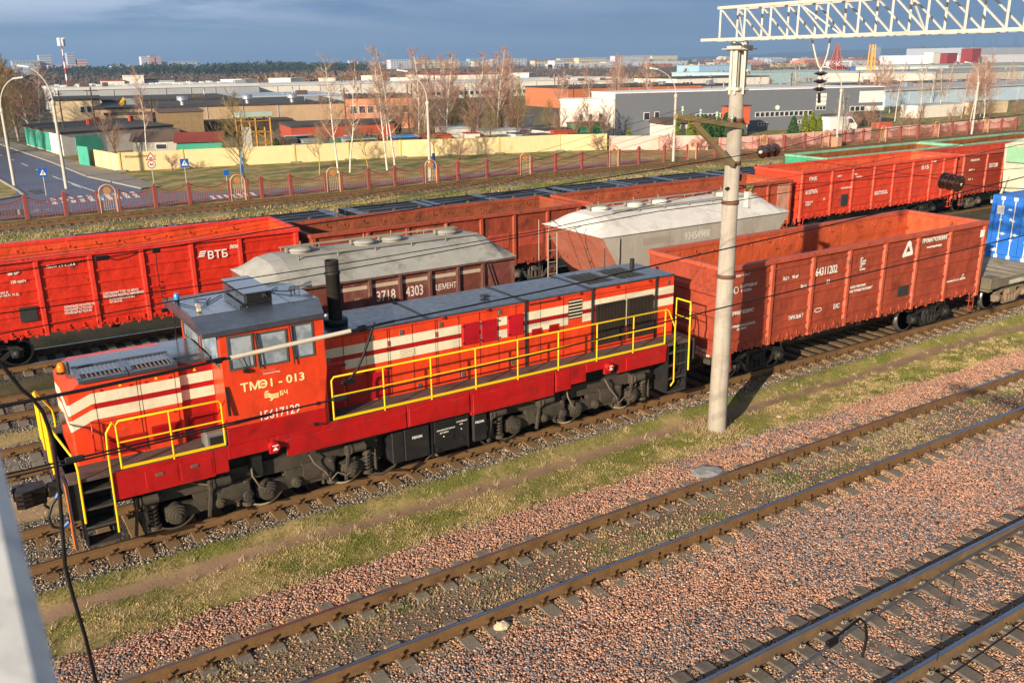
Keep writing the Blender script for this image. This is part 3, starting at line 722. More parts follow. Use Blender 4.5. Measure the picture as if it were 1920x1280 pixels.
m=MB();m.tube([(3.95,.4,4.33),(4.2,-.3,4.325),(4.5,.1,4.33),(4.9,.6,4.33)],.01,5);m.tube([(4.3,.5,4.33),(4.5,.3,4.35),(4.45,.1,4.33),(4.6,.4,4.34)],.012,5);m.tube([(5.75,.5,4.33),(6.0,.1,4.34),(6.2,-.1,4.36),(6.35,0,4.38)],.012,5);m.tube([(5.7,.2,4.33),(6.1,.55,4.33)],.01,5);m.build('roof_cables',BLK,roof)
m=MB();m.cyl((3.98,.62,4.31),(3.98,.62,4.36),.05,n=12);b0=m.build('beacon_mount',BLK,roof);MB().lathe([(.055,4.36),(.055,4.46),(.03,4.49),(0,4.49)],(3.98,.62,0),n=12).build('blue_beacon',plain('blue_lens','#3f8fd0',.2),L)
m=MB();m.bev(4.1,4.2,-.52,-.42,4.31,4.38,.02);m.cyl((4.15,-.40,4.4),(4.15,-.30,4.42),.05,.03,n=8);m.build('roof_spotlight',M('plastic_white','#b9ae9c',.5),L)
m=MB()
m.cyl((6.2,.1,4.40),(6.45,.0,4.42),.018,n=8);m.cyl((6.45,.0,4.42),(6.66,-.05,4.44),.02,.075,n=14,caps=False);m.cyl((6.15,.0,4.38),(6.35,-.05,4.38),.015,n=8)
for x in (6.22,6.3,6.4): m.cyl((x,.04,4.3),(x,.04,4.42),.012,n=6)
m.build('air_horn',ROOFG,L)
m=MB();m.tube([(4.02,1.3,4.1),(4.02,1.35,3.3),(4.05,1.5,3.2)],.015,5);m.build('far_mirror_post',BLK,L)
MB().lathe([(.02,0),(.03,.01),(.03,.03),(.0,.05)],(6.34,-1.60,4.12),n=8).build('eave_lamp',WHITE,roof)
# long hood ---------------------------------------------------------------
m=MB();m.prism([(-HW+.01,1.8),(HW-.01,1.8),(HW-.01,3.40),(HW-.06,3.455),(-HW+.06,3.455),(-HW+.01,3.40)],'x',6.29,16.5);hood=m.build('long_hood',RED_O,L)
m=MB();m.prism([(-HW-.005,3.435),(-HW+.02,3.47),(-.5,3.485),(.5,3.485),(HW-.02,3.47),(HW+.005,3.435)],'x',6.3,13.68)
m.prism([(-HW-.005,3.445),(-HW+.02,3.485),(HW-.02,3.485),(HW+.005,3.445)],'x',15.95,16.52)
m.box(13.68,15.95,-HW,-.55,3.455,3.50);m.box(13.68,15.95,.55,HW,3.455,3.50);m.box(13.68,13.85,-.55,.55,3.455,3.5);m.box(14.75,14.92,-.55,.55,3.455,3.5);m.box(15.82,15.95,-.55,.55,3.455,3.5)
m.build('long_hood_roof',ROOFG,L)
for a in (13.85,14.92):
    m=MB();m.cur=1;m.box(a,a+.9,-.55,.55,3.456,3.46);m.cur=0
    for k in range(10): m.bar((a,-.5+k*.11,3.475),(a+.9,-.5+k*.11,3.475),.045,.01,up=(0,.5,.8))
    m.build('roof_grille',[M('grille_grey','#5d6165',.5),FRAMED],L)
m=MB()
for x in (7.05,9.0,11.63,13.66): m.bar((x,-HW-.01,3.485),(x,HW+.01,3.485),.05,.03)
for x in (11.68,13.72,15.86): m.box(x-.03,x+.03,-HW-.03,-HW,1.8,3.5);m.box(x-.03,x+.03,HW,HW+.03,1.8,3.5)
m.bev(10.9,11.1,-.2,-.02,3.51,3.56,.01);m.tube([(15.4,.75,3.48),(15.4,.75,4.05)],.012,5);m.bev(16.0,16.1,.3,.4,3.49,3.75,.01)
m.build_each('joint_strap',M('strap_dark','#33312f',.6,.3),L)
for s in (-1,1):
    sg=[(6.3,6.95),(6.97,9.88),(10.87,11.15),(11.62,12.97),(13.42,13.78),(15.76,16.5)]
    m=MB()
    for za,zb in ((2.965,3.17),(2.65,2.855)):
        for a,b_ in sg:
            if (a==6.3 and za<2.9):continue
            m.box(a,b_,s*(HW-.01),s*(HW-.006+.003),za,zb)
        m.box(10.37,10.41,s*(HW-.01),s*(HW-.003),za,zb)
    for a,b_ in ((13.78,15.76),): m.box(a,b_,s*(HW-.01),s*(HW-.003),3.03,3.17)
    m.box(14.82,14.86,s*(HW-.01),s*(HW+.012),2.3,3.05)
    m.build('cream_stripe',CREAM,L)
    m=MB();m.box(6.3,9.88,s*(HW-.01),s*(HW-.005),2.857,2.963);m.box(11.62,16.5,s*(HW-.01),s*(HW-.005),2.857,2.963);m.build('red_stripe',RED_D,L)
y=-HW+.004
m=MB()
for x0_,x1_,z0_,z1_ in ((9.91,10.36,2.66,3.18),(10.42,10.86,2.64,3.17),(11.17,11.6,2.66,3.18),(7.5,7.95,1.85,2.45)):
    m.bev(x0_,x1_,y-.03,y,z0_,z1_,.01)
mp=m.build_each('mesh_panel',M('mesh_red','#b8081c',.5,var=.1),L)[0]
m=MB()
for x0_,x1_,z0_,z1_ in ((9.91,10.36,2.66,3.18),(10.42,10.86,2.64,3.17),(7.5,7.95,1.85,2.45)):
    k=x0_+.05
    while k<x1_-.02: m.box(k-.003,k+.003,y-.034,y-.03,z0_+.01,z1_-.01);k+=.055
    k=z0_+.05
    while k<z1_-.02: m.box(x0_+.01,x1_-.01,y-.034,y-.03,k-.003,k+.003);k+=.055
for x0_,x1_,z0_,z1_ in ((9.91,10.36,2.66,3.18),(10.42,10.86,2.64,3.17),(11.17,11.6,2.66,3.18)):
    for x in (x0_,x1_):
        for z in (z0_+.06,z1_-.05): m.bev(x-.03,x+.03,y-.05,y-.03,z-.02,z+.02,.005)
m.build('mesh_wires',M('mesh_wire','#7b1420',.5),mp)
m=MB();m.bev(6.33,6.9,y-.02,y,1.82,2.8,.01);m.bev(6.97,7.46,y-.015,y,1.82,2.45,.01);m.build_each('access_door',RED_D,L)
m=MB()
for z in (2.75,2.3,1.95,2.5): m.bev(6.9,6.98,y-.04,y-.01,z,z+.025,.004)
for x,z in ((7.45,2.47),(7.95,2.47),(7.1,2.47)): m.bev(x-.05,x+.06,y-.04,y-.01,z,z+.03,.004)
m.build('door_hinges',BLK,L)
sl=[(x,1.83,x,3.4) for x in (6.96,7.48,8.0,8.05,8.62,9.2,9.25,9.82,10.38,10.9,11.4,12.12,12.82,14.82)]+[(6.97,3.38,11.6,3.38),(11.75,3.38,13.6,3.38),(13.8,3.3,15.75,3.3),(8.02,2.52,11.6,2.52),(13.8,3.03,15.75,3.03),(6.97,1.86,11.6,1.86)]
seams(sl,y-.002,L)
m=MB()
for x,z in ((6.6,2.92),(7.62,3.25),(8.35,3.24),(9.35,3.26),(10.95,3.3),(16.3,3.27),(7.9,1.86),(8.75,1.9),(9.9,1.95),(11.3,1.98),(16.2,1.97)): m.bev(x-.05,x+.05,y-.012,y,z-.06,z+.06,.008)
m.build_each('latch_plate',STEEL,L)
m=MB()
for x in (8.02,9.22,10.05,11.3): 
    for z in (3.05,2.1): m.box(x-.012,x-.004,y-.02,y,z-.06,z+.06);m.box(x+.02,x+.028,y-.02,y,z-.06,z+.06)
for x in (9.4,10.6,12.6,13.3,14.5,15.6): m.cyl((x,y-.01,3.42),(x,y-.05,3.42),.035,n=10)
m.build('hood_catches',RED_D,L)
louvre(8.28,8.64,2.68,2.86,y,5,CREAM,L);louvre(12.98,13.4,2.78,3.28,y,6,CREAM,L);louvre(11.86,12.16,2.52,2.72,y,6,RED_D,L);louvre(12.38,12.68,2.52,2.74,y,6,RED_D,L)
m=MB();m.box(11.8,12.75,y-.015,y,3.335,3.36);m.build('rain_gutter',BLK,L)
for a,b_ in ((13.84,14.78),(14.90,15.76)):
    m=MB();m.cur=1;m.box(a,b_,y-.004,y+.02,1.95,3.02);m.cur=0
    k=a+.02
    while k<b_: m.box(k,k+.02,y-.04,y-.004,1.95,3.02);k+=.048
    m.build('radiator_grille',[M('radiator_fin','#3b342f',.5,.3),FRAMED],L)
# stack
m=MB();m.lathe([(.155,3.50),(.155,4.62),(.175,4.63),(.175,4.66),(.150,4.68),(.150,4.93),(.135,4.93),(.13,4.5),(.0,4.5)],(7.1,-.18,0),n=24)
st=m.build('exhaust_stack',M('stack_iron','#24211f',.7,.3,var=.2,dirt='#3b3029',damt=.5),L)
MB().lathe([(.155,3.51),(.27,3.51),(.27,3.60),(.25,3.63),(.156,3.63)],(7.1,-.18,0),n=24).build('stack_flange',BLK,st)
# handrails ---------------------------------------------------------------
def handrail(xs_,x0,x1,y,slope0=None,slope1=None):
    m=MB();zt,zm,zb=2.78,2.36,1.86;r=.021
    top=[];
    top=[(x0,y,zb-.02),(x0,y,zt-.07),(x0+.05,y,zt),(x1-.05,y,zt),(x1,y,zt-.07),(x1,y,zb-.02)]
    m.tube(top,r,8);m.tube([(x0,y,zm),(x1,y,zm)],r*.85,6);m.bar((x0,y,zb),(x1,y,zb),.03,.05)
    for x in xs_: m.tube([(x,y,1.70),(x,y,zt)],r*.9,6)
    return m.build('handrail',YEL,L)
for s in (-1,1):
    handrail([7.55,8.7,9.85,11.0,12.18,13.36,14.54],6.38,15.62,s*1.545)
    handrail([3.12],2.18,4.1,s*1.545)
    m=MB();m.tube([(2.18,s*1.545,2.7),(2.12,s*1.55,2.78),(2.0,s*1.56,2.6),(1.98,s*1.58,2.3),(1.96,s*1.6,.62)],.021,8)
    m.tube([(15.62,s*1.545,2.78),(15.72,s*1.55,2.74),(15.95,s*1.57,2.25),(15.95,s*1.6,.75),(15.88,s*1.56,.62)],.021,8)
    m.tube([(1.12,s*.98,2.80),(1.15,s*1.2,2.75),(1.42,s*1.52,2.2),(1.44,s*1.56,2.0),(1.43,s*1.58,.95)],.024,8)
    m.tube([(16.6,s*.9,2.80),(16.6,s*1.45,2.80),(16.55,s*1.5,2.6),(16.5,s*1.55,2.2),(16.5,s*1.56,.95)],.024,8);m.tube([(16.6,s*.9,2.8),(16.6,s*.9,1.75)],.018,6);m.tube([(16.6,s*.9,2.35),(16.55,s*1.5,2.35)],.016,6)
    for x,ya in ((1.10,.35),(1.10,.98)): m.tube([(x,s*ya,1.72),(x,s*ya,2.80)],.021,7)
    m.tube([(1.10,s*.35,2.80),(1.12,s*.98,2.80)],.021,7);m.tube([(1.10,s*.35,2.36),(1.12,s*.98,2.36)],.018,7)
    for k in range(2): m.tube([(1.10,s*(.55+.22*k),1.8),(1.10,s*(.55+.22*k),2.8)],.014,6)
    m.build_each('end_handrail',YEL,L)
# end platforms, stair wells ----------------------------------------------
m=MB();m.box(1.05,1.5,-1.1,1.1,1.74,1.80);m.box(16.5,16.75,-1.5,1.5,1.74,1.80);m.build_each('end_platform',M('platform_plum','#453a44',.5,var=.2,dirt='#2a2226',damt=.5),L)
for s in (-1,1):
    for X0,X1 in ((1.40,1.98),(15.75,16.45)):
        m=MB()
        m.box(X0,X0+.03,s*1.0,s*1.56,.42,1.74);m.box(X1-.03,X1,s*1.0,s*1.56,.42,1.74);m.box(X0+.03,X1-.03,s*.98,s*1.0,.5,1.74)
        for z in (.42,.80,1.17,1.52): m.box(X0+.03,X1-.03,s*(1.12 if z<1.5 else 1.02),s*1.55,z,z+.03)
        st_=m.build_each('step_well_plate',FRAMED,L)[0]
        m=MB()
        for z in (.42,.80,1.17,1.52):
            m.box(X0+.04,X1-.04,s*1.2,s*1.53,z+.031,z+.036);m.box(X0+.03,X1-.03,s*1.53,s*1.56,z,z+.045)
        m.build('step_tread',M('chequer_plate','#5d5953',.45,.6,var=.2,bump=.8,bscale=90),st_)
m=MB();m.box(1.20,1.24,-1.55,1.55,1.30,1.74);m.box(1.20,1.24,-1.55,-1.2,.45,1.3);m.box(1.20,1.24,1.2,1.55,.45,1.3);m.box(16.72,16.76,-1.5,1.5,1.2,1.74);m.build('buffer_beam',M('beam_purple_grey','#3a3137',.6,var=.2),L)
m=MB();m.quad((1.195,-1.5,1.7),(1.195,-1.2,1.7),(1.195,-1.45,.9),(1.195,-1.55,.9));m.box(1.18,1.195,-1.54,-1.4,.45,.95);m.build('orange_beam_stripe',M('orange_paint','#e8761c',.5,var=.1),L)
m=MB();m.bev(.98,1.25,-.16,.16,.98,1.2,.03);m.bar((1.3,0,1.08),(.85,0,1.08),.16,.2);m.prism([(.42,-.22),(.55,-.28),(.95,-.16),(.95,.16),(.62,.2),(.60,.05),(.48,.08)],'z',.92,1.26);m.prism([(.40,.12),(.62,.2),(.6,.3),(.42,.26)],'z',.95,1.23)
for z in (1.0,1.1,1.18): m.box(.42,.7,-.30,-.24,z,z+.03)
m.build('coupler',OIL,L)
m=MB();m.bar((16.7,0,1.08),(17.15,0,1.08),.16,.2);m.prism([(17.1,-.2),(17.45,-.25),(17.5,.1),(17.2,.25),(17.1,.2)],'z',.92,1.26);m.build('coupler',OIL,L)
m=MB();m.tube([(1.2,-.35,1.15),(1.0,-.4,.95),(.9,-.42,.7),(.95,-.44,.5),(1.08,-.46,.45),(1.2,-.5,.55)],.03,8);m.tube([(1.2,.35,1.15),(1.0,.4,.95),(.92,.42,.6),(1.0,.44,.5)],.03,8);bh=m.build('brake_hose',BLK,L)
m=MB();m.cyl((1.1,-.36,1.05),(1.16,-.36,1.14),.045,n=8);m.cyl((1.13,-.49,.47),(1.24,-.52,.57),.04,n=8);m.build('blue_hose_cock',plain('valve_blue','#2b62a8',.4),bh)
# bogies -------------------------------------------------------------------
def wheelset(par,x,r,yw,name='wheel'):
    for s in (-1,1):
        m=MB();m.cur=0
        m.lathe([(0,s*(yw+.0)),(r*.35,s*(yw)),(r*.4,s*(yw-.04)),(r*.86,s*(yw-.04)),(r*.9,s*yw)],(x,0,r),'y',28)
        m.cur=1;m.lathe([(r*.9,s*yw),(r*.985,s*(yw+.002)),(r,s*(yw-.02)),(r+.004,s*(yw-.09)),(r+.03,s*(yw-.1)),(r+.03,s*(yw-.13)),(r*.8,s*(yw-.13)),(0,s*(yw-.12))],(x,0,r),'y',28)
        m.build(name,[FRAMEG,WHEELM],par)
def loco_bogie(cx):
    B=MB();gx=[-1.85,0,1.85]
    for s in (-1,1):
        y0,y1=s*1.02,s*1.16
        # upper frame beam that arches between the axles
        top=[(-2.55,1.06),(-2.2,1.12),(2.2,1.12),(2.55,1.06),(2.55,.84),(2.25,.80),(-2.25,.80),(-2.55,.84)]
        B.prism([(cx+a,b_) for a,b_ in top],'y',min(y0,y1),max(y0,y1))
        for gxx in (-.95,.95):
            B.prism([(cx+gxx-.55,.82),(cx+gxx+.55,.82),(cx+gxx+.5,.52),(cx+gxx+.3,.40),(cx+gxx-.3,.40),(cx+gxx-.5,.52)],'y',min(s*1.08,s*1.24),max(s*1.08,s*1.24))
        # curved traction motor shroud
        for gxx in (-.72,1.12):
            pl=[(s*1.20+s*.10*math.sin(a_),.66-.22*math.cos(a_)) for a_ in np.linspace(0,PI,9)]
            pl=[(s*1.05,.44)]+pl+[(s*1.05,.88)];B.prism(pl,'x',cx+gxx-.34,cx+gxx+.34)
        for gxx in (-1.0,-.42,.62,1.3): B.lathe([(.0,s*1.37),(.045,s*1.37),(.05,s*1.345),(.09,s*1.34),(.10,s*1.30),(.12,s*1.29),(.12,s*1.1)],(cx+gxx,0,.52),'y',16,True)
    b=B.build('bogie',FRAMEG,L)
    for g in gx: wheelset(b,cx+g,.5,.90)
    for s in (-1,1):
        for g in gx:
            x=cx+g;m=MB()
            m.bev(x-.21,x+.21,s*1.02,s*1.2,.33,.66,.03);m.lathe([(0,s*1.40),(.06,s*1.40),(.065,s*1.37),(.12,s*1.365),(.125,s*1.34),(.165,s*1.335),(.17,s*1.30),(.205,s*1.29),(.215,s*1.1)],(x,0,.5),'y',22,True)
            for k in range(6): m.cyl((x+.15*math.cos(k*PI/3),s*1.28,.5+.15*math.sin(k*PI/3)),(x+.15*math.cos(k*PI/3),s*1.30,.5+.15*math.sin(k*PI/3)),.014,n=6)
            # swing arm
            m.prism([(x,.34),(x+.55,.40),(x+.75,.55),(x+.55,.66),(x,.68)],'y',min(s*1.1,s*1.2),max(s*1.1,s*1.2))
            m.build('axle_box',FRAMEG,b)
            for q in ((-1,) if g<1 else (-1,1)):
                m=MB();xs2=x+q*.42;m.coil((xs2,s*1.18,.36),.085,.42,5,.022,5);m.cyl((xs2,s*1.18,.28),(xs2,s*1.18,.36),.13,n=14);m.cyl((xs2,s*1.18,.78),(xs2,s*1.18,.86),.12,n=14);m.cyl((xs2,s*1.18,.36),(xs2,s*1.18,.78),.045,n=8)
                m.cyl((xs2+q*.2,s*1.2,.3),(xs2+q*.2,s*1.2,.62),.04,n=8);m.cyl((xs2+q*.2,s*1.2,.55),(xs2+q*.2,s*1.2,.86),.03,n=8)
                m.build('coil_spring',FRAMEG,b)
        for g in (-2.35,-.95,2.0):
            m=MB();x=cx+g;m.cyl((x-.14,s*1.32,.99),(x+.18,s*1.32,.99),.10,n=16);m.cyl((x-.17,s*1.32,.99),(x-.14,s*1.32,.99),.12,n=16);m.cyl((x+.18,s*1.32,.99),(x+.24,s*1.32,.99),.055,n=8);m.bev(x-.26,x-.17,s*1.2,s*1.38,.84,1.1,.02)
            m.bar((x-.22,s*1.32,.85),(x-.3,s*1.32,.3),.07,.05);m.bar((x-.4,s*1.28,.7),(x-.05,s*1.28,.75),.05,.05)
            m.build('brake_cylinder',FRAMEG,b)
        m=MB();m.tube([(cx-.3,s*1.25,1.2),(cx-.32,s*1.36,.95),(cx-.2,s*1.38,.7),(cx+.0,s*1.3,.55)],.02,6);m.tube([(cx+.9,s*1.3,1.15),(cx+1.0,s*1.38,.9),(cx+1.25,s*1.36,.62),(cx+1.35,s*1.34,.38)],.02,6);m.tube([(cx+1.35,s*1.34,.4),(cx+1.5,s*1.37,.55),(cx+1.7,s*1.37,.42),(cx+1.85,s*1.37,.5)],.014,6);m.tube([(cx-1.6,s*1.2,1.1),(cx-1.2,s*1.32,.98),(cx-.9,s*1.3,1.1)],.018,6)
        m.build('brake_pipe',M('pipe_dusty','#6e6252',.8),b)
    return b
loco_bogie(4.93);loco_bogie(12.93)
# boxes between the bogies
def txt(s,size,x,y,z,mat=WHITE,par=None,**k): return text(s,size,mat,par,(x,y,z),**k)
m=MB();m.bev(7.72,8.02,-1.44,-.9,.42,1.15,.02);m.bev(8.02,8.64,-1.46,-.9,.42,1.17,.015);bx=m.build('sand_box',BLK,L);txt('ПЕСОК',.075,8.2,-1.464,.92,par=bx,bold=.002)
m=MB();m.bev(8.70,9.68,-1.42,-.85,.40,1.22,.015);m.box(8.70,8.73,-1.45,-1.42,.36,1.24);m.box(9.65,9.68,-1.45,-1.42,.36,1.24);m.bev(8.78,9.30,-1.435,-1.41,.62,1.18,.01);m.box(8.85,9.2,-1.45,-1.43,1.02,1.12)
for k in range(8): m.box(8.87+k*.04,8.89+k*.04,-1.455,-1.45,1.03,1.11)
m.cyl((9.5,-1.42,.60),(9.5,-1.45,.60),.05,n=10);m.cyl((8.85,-1.42,.5),(8.85,-1.45,.5),.05,n=10)
bx=m.build('battery_box',BLK,L);txt('АККУМУЛЯТОРНАЯ',.05,8.84,-1.44,.93,par=bx);txt('БАТАРЕЯ',.05,8.92,-1.44,.86,par=bx);txt('ТОПЛИВНЫЙ',.045,9.36,-1.424,1.03,par=bx);txt('БАК',.045,9.45,-1.424,.96,par=bx)
m=MB();m.cyl((9.49,-1.43,.86),(9.49,-1.438,.86),.015,n=8);m.cyl((9.02,-1.437,.78),(9.02,-1.444,.78),.015,n=8);m.build('white_marks',WHITE,bx)
m=MB();m.bev(9.80,10.2,-1.44,-.9,.42,1.15,.04);bx=m.build('sand_box',BLK,L);txt('ПЕСОК',.07,9.86,-1.444,.9,par=bx,bold=.002)
m=MB();m.bar((8.72,-1.40,.4),(8.66,-1.2,.2),.04,.03);m.tube([(7.2,-1.2,.25),(7.5,-1.3,.2),(7.8,-1.3,.3),(7.95,-1.2,.4)],.035,7);m.tube([(10.1,-1.2,.35),(10.25,-1.25,.2),(10.4,-1.2,.25),(10.5,-1.1,.2)],.025,7);m.bev(7.4,10.5,-.85,.85,.4,1.0,.03);m.build('sanding_pipes',FRAMEG,L)
# lettering on the cab
txt('ТМ',.235,4.50,-1.553,2.86,YTXT,cab,bold=.004,sx=1.13);txt('1 - 013',.235,5.06,-1.553,2.86,YTXT,cab,bold=.004,sx=1.13)
m=MB()
for k in range(14):
    a0,a1=[math.radians(150-300*(k+e)/14) for e in (0,1)]
    p=lambda a_,r_:(4.955+r_*.088*math.cos(a_),-1.555,2.945+r_*.09*math.sin(a_));m.quad(p(a0,1),p(a0,.62),p(a1,.62),p(a1,1))
m.quad((4.91,-1.555,2.93),(5.01,-1.555,2.93),(5.01,-1.555,2.962),(4.91,-1.555,2.962));m.build('lettering',YTXT,cab)
txt('15617129',.27,4.80,-1.553,2.19,WHITE,cab,bold=.001,sx=.80)
txt('БЧ',.13,5.27,-1.553,2.63,YTXT,cab,bold=.002)
txt('Приписка Лида',.045,4.98,-1.553,3.13,WHITE,cab);txt('РЕМОНТ В ДЕПО',.035,4.95,-1.553,3.19,M('marking_faded','#d98a68',.6),cab)
m=MB()
for k in range(3):
    z=2.60+k*.035;m.prism([(4.96,z+.04),(5.04,z+.04),(5.10,z),(5.25,z),(5.25,z+.022),(5.11,z+.022),(5.05,z+.062),(4.96,z+.062)],'y',-1.5565,-1.553)
m.prism([(5.06,2.56),(5.10,2.56),(5.14,2.60),(5.09,2.60)],'y',-1.5565,-1.553);m.prism([(4.96,2.75),(5.0,2.78),(5.06,2.78),(5.02,2.75)],'y',-1.5565,-1.553)
m.build('railway_emblem',YTXT,cab)
m=MB();m.lathe([(.04,-1.55),(.045,-1.58),(.0,-1.59)],(4.34,0,2.27),'y',12);m.lathe([(.04,-1.55),(.045,-1.58),(.0,-1.59)],(6.02,0,2.3),'y',12);m.build('cab_side_lamp',RED_D,cab)
m=MB();m.cyl((5.96,-1.56,1.86),(6.08,-1.62,1.84),.02,n=8);m.bev(5.9,5.98,-1.62,-1.57,1.83,1.89,.01);m.build('drain_cock',OIL,L)
m=MB();m.bev(3.75,4.18,-1.5,-1.1,1.80,2.12,.03);m.cur=1;m.box(3.82,4.1,-1.503,-1.50,1.86,2.04);m.build('platform_locker',[M('locker_grey','#6a6864',.6,var=.15),FRAMED],L)

# ------------------------------------------------------------------ freight wagons
def paint(name,col,dirt,damt=.3,var=.1,streak=.2,rough=.55,**k): return M(name,col,rough,dent=.5,rust=.8,var=var,dirt=dirt,damt=damt,streak=streak,**k)
BOGM=M('bogie_iron','#4b453e',.75,.2,var=.25,dirt='#7b6a52',damt=.7,dscale=4,bump=.4,bscale=25)
BOGD=M('bogie_black','#1d1c1b',.6,.2,var=.25,dirt='#453d33',damt=.6,dscale=4)
WHD=M('wheel_dark','#3a3430',.55,.5,var=.2);WHR=M('wheel_bright','#8a8580',.35,.8,var=.1)
def freight_bogie(par,cx,mat,wy=.80):
    B=MB()
    for s in (-1,1):
        y0,y1=min(s*.98,s*1.1),max(s*.98,s*1.1)
        # cast side frame: arched top chord, spring window, sloping tension member
        B.prism([(cx-1.12,.60),(cx-.95,.72),(cx-.45,.86),(cx+.45,.86),(cx+.95,.72),(cx+1.12,.60),(cx+1.12,.50),(cx+.95,.56),(cx+.42,.72),(cx-.42,.72),(cx-.95,.56),(cx-1.12,.50)],'y',y0,y1)
        for q in (-1,1):
            B.bar((cx+q*.78,s*1.04,.56),(cx+q*.34,s*1.04,.26),.12,.12);B.bar((cx+q*.33,s*1.04,.24),(cx+q*.33,s*1.04,.76),.12,.08)
        B.bev(cx-.40,cx+.40,y0,y1,.18,.27,.02)
    B.bev(cx-.24,cx+.24,-1.15,1.15,.52,.74,.03);B.bar((cx-.7,-.9,.4),(cx+.7,-.9,.4),.05,.08);B.bar((cx-.7,.9,.4),(cx+.7,.9,.4),.05,.08)
    b=B.build('bogie',mat,par)
    for g in (-.925,.925):
        for s in (-1,1):
            m=MB();r=.475;x=cx+g
            m.cur=0;m.lathe([(0,s*(wy-.0)),(r*.3,s*wy),(r*.42,s*(wy-.05)),(r*.84,s*(wy-.05)),(r*.88,s*wy)],(x,0,r),'y',26)
            m.cur=1;m.lathe([(r*.88,s*wy),(r*.97,s*(wy+.0)),(r,s*(wy-.02)),(r+.03,s*(wy-.1)),(r+.03,s*(wy-.13)),(r*.8,s*(wy-.13)),(0,s*(wy-.12))],(x,0,r),'y',26)
            m.build('wheel',[WHD,WHR],b)
            m=MB();m.bev(x-.17,x+.17,s*.96,s*1.14,.34,.62,.03);m.lathe([(0,s*1.22),(.08,s*1.22),(.09,s*1.2),(.13,s*1.19),(.14,s*1.12)],(x,0,.475),'y',14)
            m.build('axle_box',mat,b)
    for s in (-1,1):
        m=MB()
        for dx in (-.2,0,.2):
            for k in range(6): m.lathe([(.06,.275+k*.04),(.085,.29+k*.04),(.06,.305+k*.04)],(cx+dx,s*1.04,0),n=10)
            m.cyl((cx+dx,s*1.04,.27),(cx+dx,s*1.04,.52),.055,n=8)
        m.build('spring_nest',mat,b)
    return b
def buffers(par,x0,x1,mat):
    for x,q in ((x0,-1),(x1,1)):
        m=MB();m.bar((x-.1*q,0,1.06),(x+.45*q,0,1.06),.16,.2);m.prism([(x+.42*q,-.2),(x+.75*q,-.26),(x+.8*q,.1),(x+.55*q,.26),(x+.42*q,.16)],'z',.92,1.24);m.build('coupler',mat,par)
        m=MB();m.tube([(x,.35,.95),(x+.3*q,.38,.6),(x+.45*q,.3,.5),(x+.6*q,.2,.75)],.028,6);m.build('brake_hose',BLK,par)
